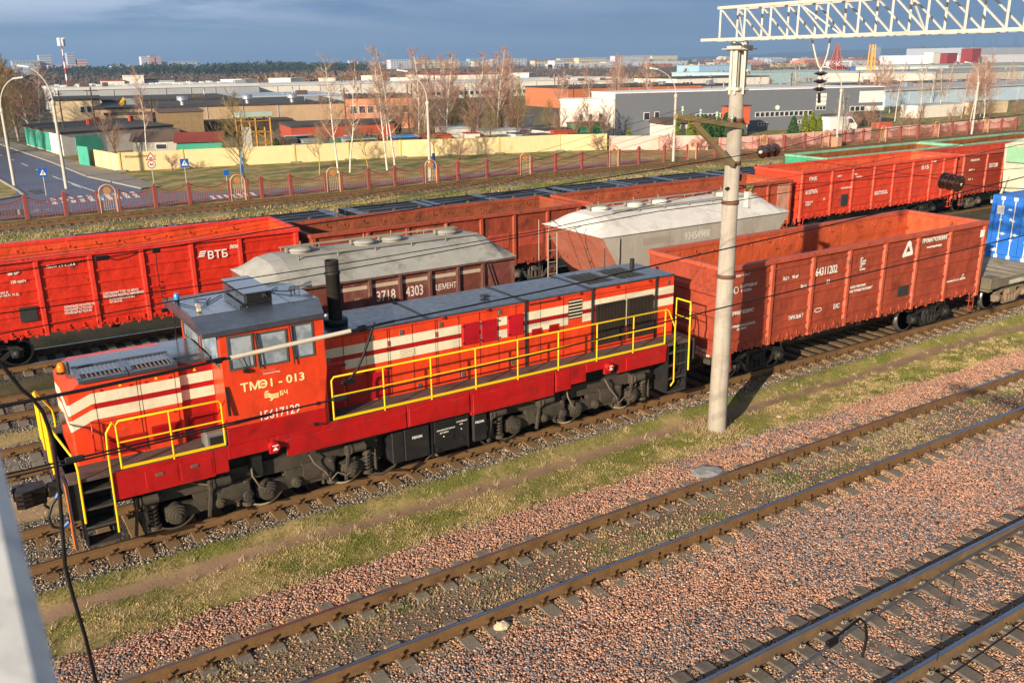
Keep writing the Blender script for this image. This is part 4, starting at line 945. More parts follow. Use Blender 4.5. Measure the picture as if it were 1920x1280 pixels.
def gondola(x0,x1,yc,zt,mo,mi,mrim,label,group,mb=None,ribs=5,posts=None,htch=True,detail=True,zb=1.22,mdoor=None,mend=None,ladder=None,hw=1.55,name='open_wagon',boff=(0,0)):
    """open-top wagon: pressed side panels between posts, heavy top rim, end walls with ribs, bottom hatches, two bogies"""
    c=(x0+x1)/2;R_=thing(name,label,'open wagon',(c,yc,0),group=group);a,b_=x0-c,x1-c;mb=mb or BOGM;mend=mend or mo
    th=.09
    if posts is None: posts=[a+.28+ (b_-a-.56)*k/7. for k in range(1,7)]
    m=MB();m.bar((a,0,1.0),(b_,0,1.0),.5,.35);m.box(a+.1,b_-.1,-1.35,1.35,1.12,1.26);
    for x in (a+1.9,b_-1.9,a+3.6,b_-3.6,0): m.box(x-.12,x+.12,-1.4,1.4,.92,1.15)
    m.build('floor_frame',FRAMED,R_)
    for s in (-1,1):
        yo=s*(hw-.05);yi=s*(hw-.05-th)
        m=MB();m.cur=0
        # outer skin with pressed horizontal ribs, inner skin flat
        zs=[zb];h=(zt-.12-zb)
        prof_=[(zb,0)]
        for k in range(ribs):
            z=zb+h*(k+.62)/ribs
            prof_+=[(z-.055,0),(z-.03,.028),(z+.03,.028),(z+.04,0)]
        prof_+=[(zt-.12,0)]
        vs=[(x,s*(hw-.05+o),z) for x in (a+.02,b_-.02) for z,o in prof_];n=len(prof_)
        m._add(vs,[((i,i+1,i+1+n,i+n) if s>0 else (i,i+n,i+1+n,i+1)) for i in range(n-1)],False)
        m.cur=1;vi=[(a+.02,yi,zb),(b_-.02,yi,zb),(b_-.02,yi,zt-.02),(a+.02,yi,zt-.02)];m._add(vi,[(0,1,2,3) if s>0 else (3,2,1,0)],False)
        m.cur=0;m.quad(*[(a+.02,yo,zb),(a+.02,yi,zb),(b_-.02,yi,zb),(b_-.02,yo,zb)][::s])
        sd=m.build('side_wall',[mo,mi],R_)
        m=MB();m.bev(a-.04,b_+.04,s*(hw-.16),s*(hw+.045),zt-.13,zt,.015);m.build('top_rim',mrim,R_)
        for k,x in enumerate(posts+[a+.1,b_-.1]):
            m=MB();end=k>=len(posts);w=.085 if not end else .10
            zz=zb-.12 if not end else 1.0
            m.prism([(x-w,s*(hw-.05)),(x+w,s*(hw-.05)),(x+w*.6,s*(hw+.02)),(x-w*.6,s*(hw+.02))],'z',zz,zt-.13)
            m.build('side_post',mrim,R_)
        if detail:
            m=MB();m.bev(a+.1,b_-.1,s*(hw-.07),s*(hw-.01),zb-.06,zb+.10,.01)
            rr0=random.Random(int(x0*7)+s);x=a+.45
            while x<b_-.4:
                near=min(abs(x-p) for p in posts)
                if near>.16:
                    e_=rr0.random();
                    if e_<.55: m.prism([(x-.09,zb-.04),(x+.07,zb-.04),(x+.02+.05*e_,zb-.13-.09*e_),(x-.02+.05*e_,zb-.13-.09*e_)],'y',min(s*(hw-.1),s*(hw-.02)),max(s*(hw-.1),s*(hw-.02)))
                    else: m.bev(x-.03,x+.02,s*(hw-.08),s*(hw-.01),zb-.16,zb+.03,.01);m.tube([(x+.02,s*(hw-.0),zb+.02),(x+.06,s*(hw+.03),zb-.05),(x+.03,s*(hw+.0),zb-.11)],.012,5)
                    m.bev(x+.12,x+.30,s*(hw-.12),s*(hw+.0),zb-.10,zb-.05,.008);m.cyl((x-.22,s*(hw-.02),zb+.02),(x-.22,s*(hw+.03),zb+.02),.035,n=8)
                    m.bev(x+.16,x+.2,s*(hw-.02),s*(hw+.02),zb-.02,zb+.13,.005)
                x+=rr0.choice((.36,.42,.52))
            m.build('hatch_latches',mo,R_)
            m=MB();rr=random.Random(int(abs(x0)*10));x=a+.9
            while x<b_-.8:
                for dz in (.28,.34): m.cyl((x,yi,zt-dz),(x,yi-s*.03,zt-dz),.03,n=8);x+=.16
                m.tube([(x+.5,yi-s*.02,zt-.2),(x+.5,yi-s*.05,zt-.3),(x+.58,yi-s*.05,zt-.33),(x+.64,yi-s*.05,zt-.28)],.012,5);x+=1.25
            m.build('tie_hooks',mi,R_)
    for x,q in ((a,-1),(b_,1)):
        m=MB();m.cur=0;prof_=[(zb-.05,0)]
        for zc in (zb+.35,zb+1.0,zb+1.62): prof_+=[(zc-.13,0),(zc-.07,.07),(zc+.07,.07),(zc+.13,0)]
        prof_=[p for p in prof_ if p[0]<zt-.2]+[(zt-.12,0)]
        vs=[(x+q*o,y,z) for y in (-hw+.06,hw-.06) for z,o in prof_];n=len(prof_)
        m._add(vs,[((i,i+1,i+1+n,i+n) if q<0 else (i,i+n,i+1+n,i+1)) for i in range(n-1)],False)
        m.cur=1;xi=x-q*th;m.quad(*[(xi,-hw+.06,zb),(xi,hw-.06,zb),(xi,hw-.06,zt-.02),(xi,-hw+.06,zt-.02)][::-q])
        m.cur=0;m.box(x-q*.0,x+q*.06,-1.4,1.4,.86,zb-.05)
        m.build('end_wall',[mend,mi],R_)
        m=MB();m.bev(x-q*.11,x+q*.06,-hw+.165,hw-.165,zt-.13,zt-.003,.015);m.build('end_rim',mrim,R_)
        if detail:
            m=MB();m.bev(x+q*.0,x+q*.25,-1.35,-1.1,.82,.98,.02);m.build('end_step_box',FRAMEG,R_)
            sy=-1 if q>0 else 1
            for s in ((-1,) if q>0 else (-1,)):
                m=MB();xx=x-q*.28
                m.bar((xx-.13,s*1.5,1.2),(xx-.13,s*1.52,.52),.03,.02);m.bar((xx+.13,s*1.5,1.2),(xx+.13,s*1.52,.52),.03,.02)
                for z in (.54,.82): m.bev(xx-.13,xx+.13,s*1.38,s*1.56,z,z+.025,.005)
                m.build('corner_ladder',mo,R_)
    m=MB();m.quad((a+.1,-hw+.15,zb+.06),(b_-.1,-hw+.15,zb+.06),(b_-.1,hw-.15,zb+.06),(a+.1,hw-.15,zb+.06))
    m.build('floor',mi,R_)
    wb=(b_-a)*.5-2.0
    for q in (-1,1): freight_bogie(R_,q*wb+boff[q>0],mb)
    buffers(R_,a,b_,BOGD)
    return R_,c
# 1. dark red open wagon behind the locomotive
G1=paint('oxide_red_paint','#9c432c','#5a2416',.55,.12,.35,dscale=1.1);G1r=paint('oxide_red_rim','#b25034','#7a2414',.3,.08,.15);G1i=paint('orange_inner','#bf552f','#8d2f16',.5,.12,.3,dscale=2.2)
p1=[19.62,21.34,22.98,24.70,26.38,28.13]
g1,c=gondola(17.75,30.22,TA,3.6,G1,G1i,G1r,'dark oxide-red open wagon coupled behind the locomotive, white triangle emblem near its far end',None,mb=BOGD,posts=[p-23.985 for p in p1],hw=1.56,ribs=5)
def T(par,c,s,size,x,z,y=-1.545,mat=WHITE,**k): return text(s,size,mat,par,(x-c,y,z),**k)
T(g1,c,'64311202',.34,21.46,2.86,bold=.006,sx=.72);T(g1,c,'21',.17,21.99,2.57,bold=.004);T(g1,c,'ПРОМАГРОЛИЗИНГ',.19,26.58,3.24,bold=.006,sx=.74);T(g1,c,'www.promagroleasing.by',.1,26.85,3.05,sx=.8,bold=.003)
T(g1,c,'70,3 т    90 м³',.14,20.05,2.93,bold=.003,sx=.8);T(g1,c,'Rн-1',.13,20.85,2.60,bold=.003);T(g1,c,'ТАРА 23,66 Т',.15,20.42,1.70,bold=.004,sx=.72);T(g1,c,'ПОСТРОЕН 27',.11,18.35,2.96,bold=.003,sx=.85);T(g1,c,'И 07.2018',.11,18.38,2.83,bold=.003,sx=.85)
T(g1,c,'СРОЧНЫЙ ВОЗВРАТ',.14,17.95,2.21,bold=.003,sx=.7);T(g1,c,'КОНСТРУКЦИОННАЯ СКОРОСТЬ',.09,17.93,1.84,bold=.002,sx=.75);T(g1,c,'120 КМ/Ч',.09,18.3,1.74,bold=.002);T(g1,c,'СОБСТВЕННИК',.10,23.12,2.24,bold=.002);T(g1,c,'ОАО "ПРОМАГРОЛИЗИНГ"',.10,23.12,2.11,bold=.002,sx=.85)
T(g1,c,'ДР\n03.2020\nЛИДА\nКР\n07.2026',.085,23.5,3.1,bold=.002);T(g1,c,'ЕАС',.2,22.42,1.72,bold=.004,sx=.7);T(g1,c,'ПРИПИСАН К СТ. МИНСК',.085,28.25,1.70,bold=.002);T(g1,c,'С',.2,29.1,1.74,bold=.004,sx=.9);T(g1,c,'ООО "ВРК-1"',.09,18.15,3.28,bold=.002);T(g1,c,'2',.1,18.1,2.87,bold=.002)
text('ТО 545\nИ 07.2018',.13,WHITE,g1,(17.75-c-.075,-.62,1.08),face='-x',bold=.003)
m=MB()
for sz,yv in ((1,-1.5465),):
    o=[(25.60,2.90),(26.14,2.93),(25.95,3.38),(25.83,3.40)]
X=lambda x:x-c
outer=[(25.58,2.95),(25.62,2.90),(26.10,2.93),(26.14,2.98),(25.98,3.36),(25.90,3.42),(25.80,3.38)];inner=[(25.76,3.05),(25.98,3.06),(25.87,3.25)]
n=7
ring=[]
oc=[(X(a_),-1.546,b_) for a_,b_ in outer]
seq=[(0,0),(1,0),(2,1),(3,1),(4,2),(5,2),(6,2)]
for i in range(7):
    j=(i+1)%7;ia=seq[i][1];ja=seq[j][1]
    A_=(X(inner[ia][0]),-1.546,inner[ia][1]);B_=(X(inner[ja][0]),-1.546,inner[ja][1])
    if ia==ja: m.quad(oc[i],oc[j],A_)
    else: m.quad(oc[i],oc[j],B_,A_)
m.build('triangle_emblem',WHITE,g1)
m=MB();m.box(X(25.60),X(26.13),-1.55,-1.52,1.62,1.95);m.build('chalk_board',M('board_black','#2b2a29',.8,var=.2),g1)
m=MB();m.box(X(29.83),X(30.05),-1.583,-1.57,3.08,3.33);m.build('white_tag',WHITE,g1)
m=MB()
for cx_,cz_,rx_,rz_ in ((18.18,2.92,.10,.10),(21.72,1.80,.17,.07)):
    ov=[(X(cx_+rx_*math.cos(k*PI/10)),-1.546,cz_+rz_*math.sin(k*PI/10)) for k in range(20)];iv=[(X(cx_+(rx_-.025)*math.cos(k*PI/10)),-1.546,cz_+(rz_-.022)*math.sin(k*PI/10)) for k in range(20)]
    for k in range(20): m.quad(ov[k],ov[(k+1)%20],iv[(k+1)%20],iv[k])
m.build('white_stamp',WHITE,g1)
# 2. row of open wagons on the far siding
VR=paint('bright_red_paint','#cc2e18','#7e1a10',.35,.06,.22,rough=.42,coat=.15);VRi=paint('bright_orange_inner','#d6481c','#8a2c12',.35,.1,.2);VRr=paint('bright_red_rim','#d63420','#a01a10',.2,.05,.1)
p2=[-.8,.78,2.41,3.93,5.46,7.02,8.62]
r1,c=gondola(-1.9,10.72,TD,3.5,VR,VRi,VRr,'bright red open wagon at the far left with white Cyrillic leasing lettering and black square',None,mb=BOGD,posts=[p-(10.72-1.9)/2 for p in p2],ribs=6,zb=1.15,boff=(.5,.3))
T(r1,c,'ВТБ',.36,7.50,2.80,bold=.005,sx=1.0);T(r1,c,'ЛИЗИНГ',.16,8.05+.22,3.06,bold=.004,sx=.62)
m=MB();X=lambda x:x-c
for k in range(3): m.prism([(X(7.20+k*.03),2.90+k*.07),(X(7.40+k*.03),2.90+k*.07),(X(7.43+k*.03),2.945+k*.07),(X(7.23+k*.03),2.945+k*.07)],'y',-1.545,-1.54)
m.build('bank_emblem',WHITE,r1)
T(r1,c,'ПОСТРОЕН 07.2018',.11,2.68,3.12,bold=.003,sx=.8);T(r1,c,'88 м³',.13,1.62,3.04,bold=.003);T(r1,c,'120 км/ч',.12,1.65,2.78,bold=.003,sx=.9);T(r1,c,'СОБСТВЕННИК "ГТЛК" АО, МИНСК\nРЕСПУБЛИКА БЕЛАРУСЬ 220074 МИНСК',.10,4.15,2.06,bold=.002,sx=.62);T(r1,c,'ТР-1 ИСПРАВНОСТЬ 076 206 2\nТЕЛ. 076 27 392',.09,4.3,1.86,bold=.002,sx=.6);T(r1,c,'ТОРМОЗНОЕ НАЖАТИЕ НА ОСЬ\nПОРОЖНИЙ 3,5 ТС/13 КН\nГРУЖЁНЫЙ 8,5 ТС/15 КН',.10,2.98,1.80,bold=.002,sx=.66);T(r1,c,'ПРИПИСАН К\nСТ. ЛИДА БЕЛ. Ж.Д.',.09,.95,2.5,bold=.002);T(r1,c,'ДАТА',.1,8.3,2.0,bold=.002)
m=MB();m.box(X(1.75),X(2.22),-1.56,-1.50,1.55,2.0);m.build('chalk_board',M('board_black','#2b2a29'),r1)
BRO=paint('rusty_brown_paint','#8e3a20','#3c1a10',.65,.15,.4,rough=.75,dscale=1.6,bump=.2);BRi=paint('rusty_inner','#8a4526','#3a2114',.7,.2,.4,rough=.85,dscale=2.2);BRr=paint('rusty_rim','#9c4224','#4a2012',.5,.12,.2,rough=.7)
BR2=paint('faded_orange_brown','#b0492a','#6a2a18',.5,.12,.35,rough=.7,dscale=1.4);BR2i=paint('faded_orange_inner','#a8512e','#5a2e1a',.6,.15,.35,rough=.8)
gw='wagons standing in the long row on the far siding'
b2,c=gondola(11.15,23.1,TD,3.2,BRO,BRi,BRr,'rusty brown open wagon right of the bright red wagon, behind the left cement wagon',gw,ribs=0,posts=[p-17.125 for p in (13.35,14.95,16.6,18.2,19.75,21.4)],zb=1.1)
for x0_,x1_ in ((20.0,21.2),(18.5,19.5),(21.6,22.6)): MB().box(x0_-c,x1_-c,-1.515,-1.49,1.75,2.35).build('repair_patch',paint('patch_pink','#b04a38','#6a2a18',.3),b2)
MB().bar((17.9-c,-1.56,1.55),(18.0-c,-1.56,1.35),.05,.2).build('side_bracket',BRO,b2)
T(b2,c,'БЧ 0871',.16,15.3,2.83,bold=.003,mat=M('marking_dusty','#c9a878',.7))
b3,c=gondola(23.75,36.3,TD,3.2,BR2,BR2i,BRr,'faded orange-brown open wagon partly hidden by the white cement wagon and the concrete mast',gw,ribs=0,posts=[p-30.03 for p in (26.2,27.9,29.6,31.3,33.0,34.6)],zb=1.1)
T(b3,c,'БЧ 631',.16,24.6,2.75,bold=.003,mat=M('marking_dusty','#c9a878'));T(b3,c,'8',.16,28.9,2.75,bold=.003,mat=M('marking_dusty','#c9a878'))
m=MB();m.box(35.3-c,36.2-c,-1.515,-1.49,1.2,3.0);m.build('repair_patch',paint('patch_pale','#c79078','#9a5238',.6,.2,.4),b3)
R4=paint('orange_red_paint','#cc3c20','#7a2814',.5,.1,.35);R4i=paint('orange_red_inner','#d65a34','#8a3018',.45,.12,.25);R4r=paint('orange_red_rim','#d4472a','#8a2c16',.3,.08,.15)
r4,c=gondola(36.95,50.35,TD,3.52,R4,R4i,R4r,'orange-red open wagon right of the concrete mast with white lettering, black square',gw,ribs=5,posts=[p-43.65 for p in (39.35,41.02,42.8,44.5,46.2,47.92,49.1)],mb=BOGD)
T(r4,c,'ВТБ',.36,46.95,2.92,bold=.005);T(r4,c,'ЛИЗИНГ',.15,47.9,3.22,bold=.004,sx=.62);T(r4,c,'61377474',.30,37.35,2.35,bold=.005,sx=.75);T(r4,c,'21',.17,38.75,1.95,bold=.004);T(r4,c,'РЖК',.26,37.55,3.02,bold=.006);T(r4,c,'ТАРА 23,3\nГОДЕН',.12,37.4,1.9,bold=.003);T(r4,c,'ДАТА',.12,39.75,3.05,bold=.003);T(r4,c,'70,5т',.12,41.1,3.05,bold=.003);T(r4,c,'ПОСТРОЕН 2018',.11,40.1,2.4,bold=.003);T(r4,c,'СОБСТВЕННИК ВТБ\nЛИЗИНГ АО МОСКВА',.11,42.95,1.95,bold=.003);T(r4,c,'МОСКВА',.1,41.3,2.9,bold=.002)
MB().box(40.2-c,40.7-c,-1.56,-1.5,1.5,2.1).build('chalk_board',M('board_black','#2b2a29'),r4)
R5=paint('brown_red_paint','#93351f','#5a2214',.35,.1,.25);R5i=paint('red_inner_paint','#c2442a','#7a2a18',.4,.1,.3);R5r=paint('pink_red_rim','#b0503a','#7a3424',.3,.1,.2)
r5,c=gondola(51.0,63.6,TD,3.5,R5,R5i,R5r,'brown-red open wagon at the right edge behind the blue container',gw,ribs=4,posts=[p-57.3 for p in (53.5,55.3,57.1,58.9,60.7,62.1)])
T(r5,c,'55571280',.34,53.7,2.55,bold=.006,sx=.7);T(r5,c,'РЖД ВАГОН',.15,51.7,3.05,bold=.004);T(r5,c,'ДЕПО   8',.13,51.65,2.5,bold=.003);T(r5,c,'БЕЛ   2',.14,51.7,1.95,bold=.003)
# 3. green-sided wagons on the siding behind
GRN=paint('sea_green_paint','#3d9d76','#1e5f46',.3,.1,.25);GRi=paint('rusty_ochre_inner','#8c4d1c','#4a2a12',.6,.2,.45,rough=.85);GRr=paint('pale_green_rim','#7fb394','#4d7a5e',.4,.12,.3)
gg='green-sided wagons with rusty interiors'
gondola(44.6,57.7,TG,3.35,GRN,GRi,GRr,'left one of two green open wagons with rusty interiors, behind the orange-red wagon',gg,ribs=3,detail=False)
gondola(58.2,71.5,TG,3.35,GRN,GRi,GRr,'right one of two green open wagons with rusty interiors, cut by the frame',gg,ribs=3,detail=False)
# 4. low dark flat wagons with bare steel decks
FLB=M('flat_dark_steel','#20242c',.55,.3,var=.25,dirt='#3a3028',damt=.5);FLG=M('flat_bluegrey_steel','#5d6878',.45,.3,var=.2,dirt='#3b3f48',damt=.4)
def flat_empty(x0,x1,lab):
    c=(x0+x1)/2;R_=thing('container_flat_wagon',lab,'flat wagon',(c,TI,0),group='empty dark flat wagons beyond the open wagons');h=(x1-x0)/2
    m=MB()
    for y in (-1.35,-.45,.45,1.35): m.bar((-h,y,1.1),(h,y,1.1),.22,.35)
    m.box(-h,h,-1.3,1.3,1.0,1.03);m.build('deck_frame',FLB,R_)
    m=MB()
    for y in (-1.1,-.7,-.1,.3,.95): m.bar((-h+.2,y,1.2),(h-.2,y,1.2),.07,.05)
    for x in (-h+.3,-2.1,-1.7,2.0,h-.3): m.box(x-.28,x+.28,-1.4,1.4,1.28,1.30)
    m.build('cross_plate',FLG,R_)
    m=MB()
    for k in range(9):
        x=-h+.5+k*(2*h-1)/8
        for s in (-1,1): m.bev(x-.08,x+.08,s*1.4,s*1.52,1.1,1.42,.02)
    m.build_each('container_lock',M('lock_rust','#5b4a3c',.7),R_)
    for q in (-1,1): freight_bogie(R_,q*(h-2),BOGM)
for i,(a_,b_) in enumerate(((5,18.4),(19.1,32.5),(33.2,46.6),(47.3,60.7))):
    flat_empty(a_,b_,['leftmost empty dark flat wagon, beyond the left end of the brown open wagon','second empty dark flat wagon from the left, beyond the middle of the brown open wagon','third empty dark flat wagon from the left, left of the concrete mast','fourth empty dark flat wagon from the left, crossing behind the concrete mast'][i])
# 5. cement hoppers on the near siding
def hopper(x0,x1,yc,zs,zr,mr,ms,label,endslope=.0,infr=None,hatches=(),panels=None,gableL=.35,dustlow=None,pn=None):
    c=(x0+x1)/2;R_=thing('cement_hopper_wagon',label,'hopper wagon',(c,yc,0));a,b_=x0-c,x1-c;hw=1.6
    # rounded roof
    def arc(h0,h1,e):
        pts=[]
        for k in range(-6,7):
            u=k/6.;w_=max(0,(abs(u)-.22)/.78);pts.append((u*(hw+.06)*e,h0+(h1-h0)*(1-w_**1.45)))
        return pts
    m=MB();secs=[(a-.05,arc(zs,zs+.18,.98)),(a+gableL,arc(zs,zr-.07,1)),(a+gableL+.35,arc(zs,zr,1)),(b_-gableL-.35,arc(zs,zr,1)),(b_-gableL,arc(zs,zr-.07,1)),(b_+.05,arc(zs,zs+.18,.98))]
    vs=[(x,y,z) for x,p in secs for y,z in p];n=13
    m._add(vs,[(k*n+i,(k+1)*n+i,(k+1)*n+i+1,k*n+i+1) for k in range(5) for i in range(n-1)],False)
    for k in (0,5): m._add(vs[k*n:(k+1)*n],[tuple(range(n)) if k else tuple(range(n))[::-1]],False)
    m.build('roof',mr,R_)
    # body: side walls down to the sill, ends sloping inward
    e=endslope
    m=MB();zb=1.35
    B0=[(a,-hw,zs),(b_,-hw,zs),(b_,hw,zs),(a,hw,zs)];B1=[(a+e,-hw,zb),(b_-e,-hw,zb),(b_-e,hw,zb),(a+e,hw,zb)]
    m.cur=0;m._add(B0+B1,[(0,4,5,1),(2,6,7,3),(7,6,5,4)],False);m.cur=1;m._add(B0+B1,[(1,5,6,2),(3,7,4,0)],False);m.cur=0
    for x in (-.27,.27):
        X_=x*(b_-a)
        for q in (-1,1): m._add([(X_-1.2,-1.3,1.4),(X_+1.2,-1.3,1.4),(X_+1.2,1.3,1.4),(X_-1.2,1.3,1.4),(X_-.4,-.4,.6),(X_+.4,-.4,.6),(X_+.4,.4,.6),(X_-.4,.4,.6)],[(0,4,5,1),(1,5,6,2),(2,6,7,3),(3,7,4,0),(4,7,6,5)],False)
    m.build('hopper_body',[ms,infr or ms],R_)
    if panels:
        for s in (-1,1):
            for x in panels:
                m=MB();m.bev(x-c-.045,x-c+.045,s*(hw-.02),s*(hw+.08),zb-.1,zs-.03,.01);m.build('side_post',pn,R_)
            m=MB();m.bev(a+.02,b_-.02,s*(hw-.02),s*(hw+.05),zb-.12,zb+.03,.01);m.bev(a,b_,s*(hw-.01),s*(hw+.09),zs-.06,zs-.01,.01);m.build('side_rail',pn,R_)
    m=MB();m.box(a-1.0,b_+1.3,-.35,.35,.85,1.15);m.box(a-1.0,a-.85,-1.4,1.4,.8,1.2);m.box(b_+1.15,b_+1.3,-1.4,1.4,.8,1.2)
    for s in (-1,1): m.bar((a-1.0,s*1.35,1.1),(b_+1.3,s*1.35,1.1),.12,.2)
    for x in (a-.5,b_+.5):
        for s in (-1,1): m.bar((x,s*1.2,1.1),(x+(.6 if x<0 else -.6),s*1.2,2.3),.1,.1)
    m.build('underframe',infr or ms,R_)
    # walkway plank rails and hatches
    m=MB()
    for y in (-.62,.62):
        y*=1.1;m.bar((a+1.1,y,zr+.04),(b_-.7,y,zr+.04),.035,.05);x=a+1.15
        while x<b_-.7: m.bar((x,y,zr-.1),(x,y,zr+.04),.05,.02);x+=1.1
    m.build('roof_walkway',M('walkway_dust','#8d8574',.8,var=.15,dirt='#5a5046',damt=.5),R_)
    for x in hatches:
        m=MB();m.lathe([(.30,zr-.03),(.30,zr+.06),(.34,zr+.065),(.34,zr+.09),(.22,zr+.12),(0,zr+.135)],(x-c,0,0),n=20);h_=m.build('roof_hatch',mr,R_)
        m=MB();m.bar((x-c-.36,0,zr+.14),(x-c+.36,0,zr+.14),.05,.03);m.cyl((x-c,0,zr+.14),(x-c+.05,.1,zr+.26),.02,n=6);m.bev(x-c-.42,x-c-.35,-.05,.05,zr+.02,zr+.15,.01);m.build('hatch_clamp',M('clamp_dust','#847c6c',.7),h_)
    for x in (a-.1,b_+.1): freight_bogie(R_,x+(1.1 if x<0 else -1.1),BOGM)
    return R_,c
DUST=M('cement_dust_roof','#9a9892',.85,var=.16,dirt='#5f594c',damt=.8,dscale=1.0,streak=.15,bump=.15);DUSTW=M('cement_white_roof','#cfcbc5',.85,var=.12,dirt='#8f8576',damt=.5,dscale=1.6,streak=.2,bump=.15)
HB=paint('hopper_brown','#6b352b','#8d7566',.6,.15,.4,rough=.75,dscale=1.3);HBp=paint('hopper_brown_post','#5d3a32','#8d7566',.4,.1,.3,rough=.75)
HW2=M('hopper_cement_wall','#a49d92',.85,var=.1,dirt='#7c7264',damt=.6,dscale=.9,streak=.35);HO=paint('hopper_orange_end','#a35a44','#8d7566',.5,.12,.35,rough=.75)
h1,c=hopper(6.75,14.05,TF,3.57,4.15,DUST,HB,'cement hopper wagon with grey dusty roof and brown panelled side, beside the locomotive stack',hatches=(8.2,10.05,10.9,12.7),panels=(8.5,9.44,10.33,11.24,12.13,12.94),pn=HBp,gableL=.4)
T(h1,c,'3718',.40,9.62,2.88,y=-1.604,bold=.004,sx=.72,mat=M('stencil_dusty','#d9cfc4',.7));T(h1,c,'4303',.40,10.5,2.88,y=-1.604,bold=.004,sx=.68,mat=M('stencil_dusty','#d9cfc4'));T(h1,c,'ЦЕМЕНТ',.22,11.42,2.93,y=-1.604,bold=.003,sx=.72,mat=M('stencil_dusty','#d9cfc4'));T(h1,c,'БЧ',.2,8.15,2.55,y=-1.604,bold=.003,mat=M('stencil_dusty','#d9cfc4'));T(h1,c,'60т',.12,9.0,2.98,y=-1.604,mat=M('stencil_tan','#b99a7c',.7))
m=MB()
for x0_,x1_ in ((8.6,9.38),(9.5,10.28),(10.4,11.18),(11.3,12.07),(12.2,12.88)): m.box(x0_-c,x1_-c,-1.608,-1.602,3.27,3.37)
m.build('pale_stripe',M('stripe_dusty','#b9a892',.75,var=.1),h1)
m=MB();m.bar((13.1-c,-1.63,3.45),(13.45-c,-1.63,2.4),.03,.03);m.bar((13.2-c,-1.63,3.45),(13.55-c,-1.63,2.4),.03,.03);m.build('side_brace',HBp,h1)
h2,c=hopper(17.3,25.75,TF,3.74,4.3,DUSTW,HW2,'white cement hopper wagon with snow-pale roof and orange-brown sloping end, behind the locomotive radiator',endslope=1.5,infr=HO,hatches=(18.4,19.9,21.0,24.0),gableL=.45)
T(h2,c,'93454988',.36,20.75,3.28,y=-1.604,bold=.004,sx=.8,mat=M('stencil_ghost','#c9c4bb',.8));MB().box(18.95-c,20.0-c,-1.603,-1.59,3.3,3.52).build('painted_panel',M('panel_ghost','#9b8c82',.85),h2)
m=MB();m.bar((17.95-c,-1.63,3.65),(17.95-c,-1.63,1.3),.04,.04);m.build('side_pipe',STEEL,h2)
m=MB()
for s in (0,.33): m.tube([(15.42+s-c,-1.35,4.05),(15.42+s-c,-1.35,.8)],.016,6)
for k in range(9): m.tube([(15.42-c,-1.35,1.0+k*.36),(15.75-c,-1.35,1.0+k*.36)],.012,5)
m.tube([(15.42-c,-1.35,4.05),(15.6-c,-1.2,4.35),(15.9-c,-.9,4.35),(16.2-c,-.9,4.1)],.014,5);m.tube([(15.75-c,-1.35,4.0),(16.9-c,-1.0,4.05)],.014,5);m.tube([(15.6-c,-.6,4.35),(15.6-c,-.6,1.2)],.014,5)
m.build('ladder',M('ladder_dust','#a79a8a',.7),h2)
m=MB();m.box(15.5-c,17.2-c,-.5,.5,1.5,1.54);m.tube([(15.9-c,-1.2,1.6),(15.9-c,-1.2,2.4),(16.6-c,-1.2,2.4),(16.6-c,-1.2,1.6)],.02,5)
for x in (16.2,17.4):
    for y in (-1.2,-.3,.6): m.bev(x-c-.08,x-c+.08,y-.08,y+.08,.8,1.9,.02)
m.build('end_platform',HO,h2)
# green and white hopper at the right edge
GH=paint('hopper_green','#7fae8a','#a3a08c',.4,.1,.3,rough=.7);GHW=M('hopper_pale','#b9b8a4',.8,var=.1,dirt='#8a8672',damt=.5)
h3,c=hopper(52.7,62,TE,4.1,4.62,GHW,GHW,'pale hopper wagon with green panels cut off by the right edge above the blue container',endslope=.4,hatches=(55,58),gableL=.5)
m=MB()
for x0_,x1_ in ((53.1,55.4),(55.7,58.2),(58.5,61)): m.box(x0_-c,x1_-c,-1.62,-1.60,3.2,3.95);m.box(x0_-c+.6,x1_-c-.4,-1.62,-1.60,2.2,2.75)
for y0_,y1_ in ((-1.4,-.1),(.1,1.4)): m.quad((52.66-c,y1_,3.1),(52.66-c,y0_,3.1),(52.66-c,y0_,4.0),(52.66-c,y1_,4.0))
m.build('green_panel',GH,h3)
# 6. container flat with blue container
FT=M('flat_timber','#8a7f6c',.85,var=.2,dirt='#54493c',damt=.6,boards=('X',.22,.7));FS=M('flat_dusty_steel','#6a6351',.8,var=.2,dirt='#463e33',damt=.6)
fw=thing('container_flat_wagon','dusty flat wagon with worn timber deck coupled behind the dark red wagon','flat wagon',(38,TA,0))
m=MB();m.bev(-6.85,6.5,-1.42,-1.28,1.0,1.28,.02);m.bev(-6.85,6.5,1.28,1.42,1.0,1.28,.02);m.bev(-6.85,6.5,-.3,.3,.85,1.2,.02);m.bev(-6.85,-6.6,-1.42,1.42,.9,1.29,.02);m.bev(-6.9,-6.3,-1.48,-1.0,1.0,1.42,.03);m.build('deck_frame',FS,fw)
m=MB()
for k in range(60):
    x=-6.6+k*.215;m.bev(x,x+.205,-1.27,1.27,1.22,1.29+random.uniform(-.01,.012),.008)
m.build('timber_deck',M('deck_plank','#8f846f',.85,var=.25,dirt='#4b4135',damt=.6,dscale=2),fw)
m=MB();m.quad((-5.6,-1.424,1.05),(-2,-1.424,1.05),(-2,-1.424,1.2),(-5.6,-1.424,1.2));m.build('faded_lettering',M('fade_white','#a9a69b',.8,var=.3),fw)
for x in (-4.75,4.6): freight_bogie(fw,x,M('bogie_tan','#7a6d5c',.8,.1,var=.2,dirt='#8f5a34',damt=.6))
buffers(fw,-6.85,6.5,BOGD)
BLU=M('container_blue','#2a6cc4',.4,var=.08,dirt='#17407e',damt=.25,streak=.1,coat=.2);CW=M('container_white_fittings','#d4d2ca',.5,var=.06,dirt='#8a7d68',damt=.3)
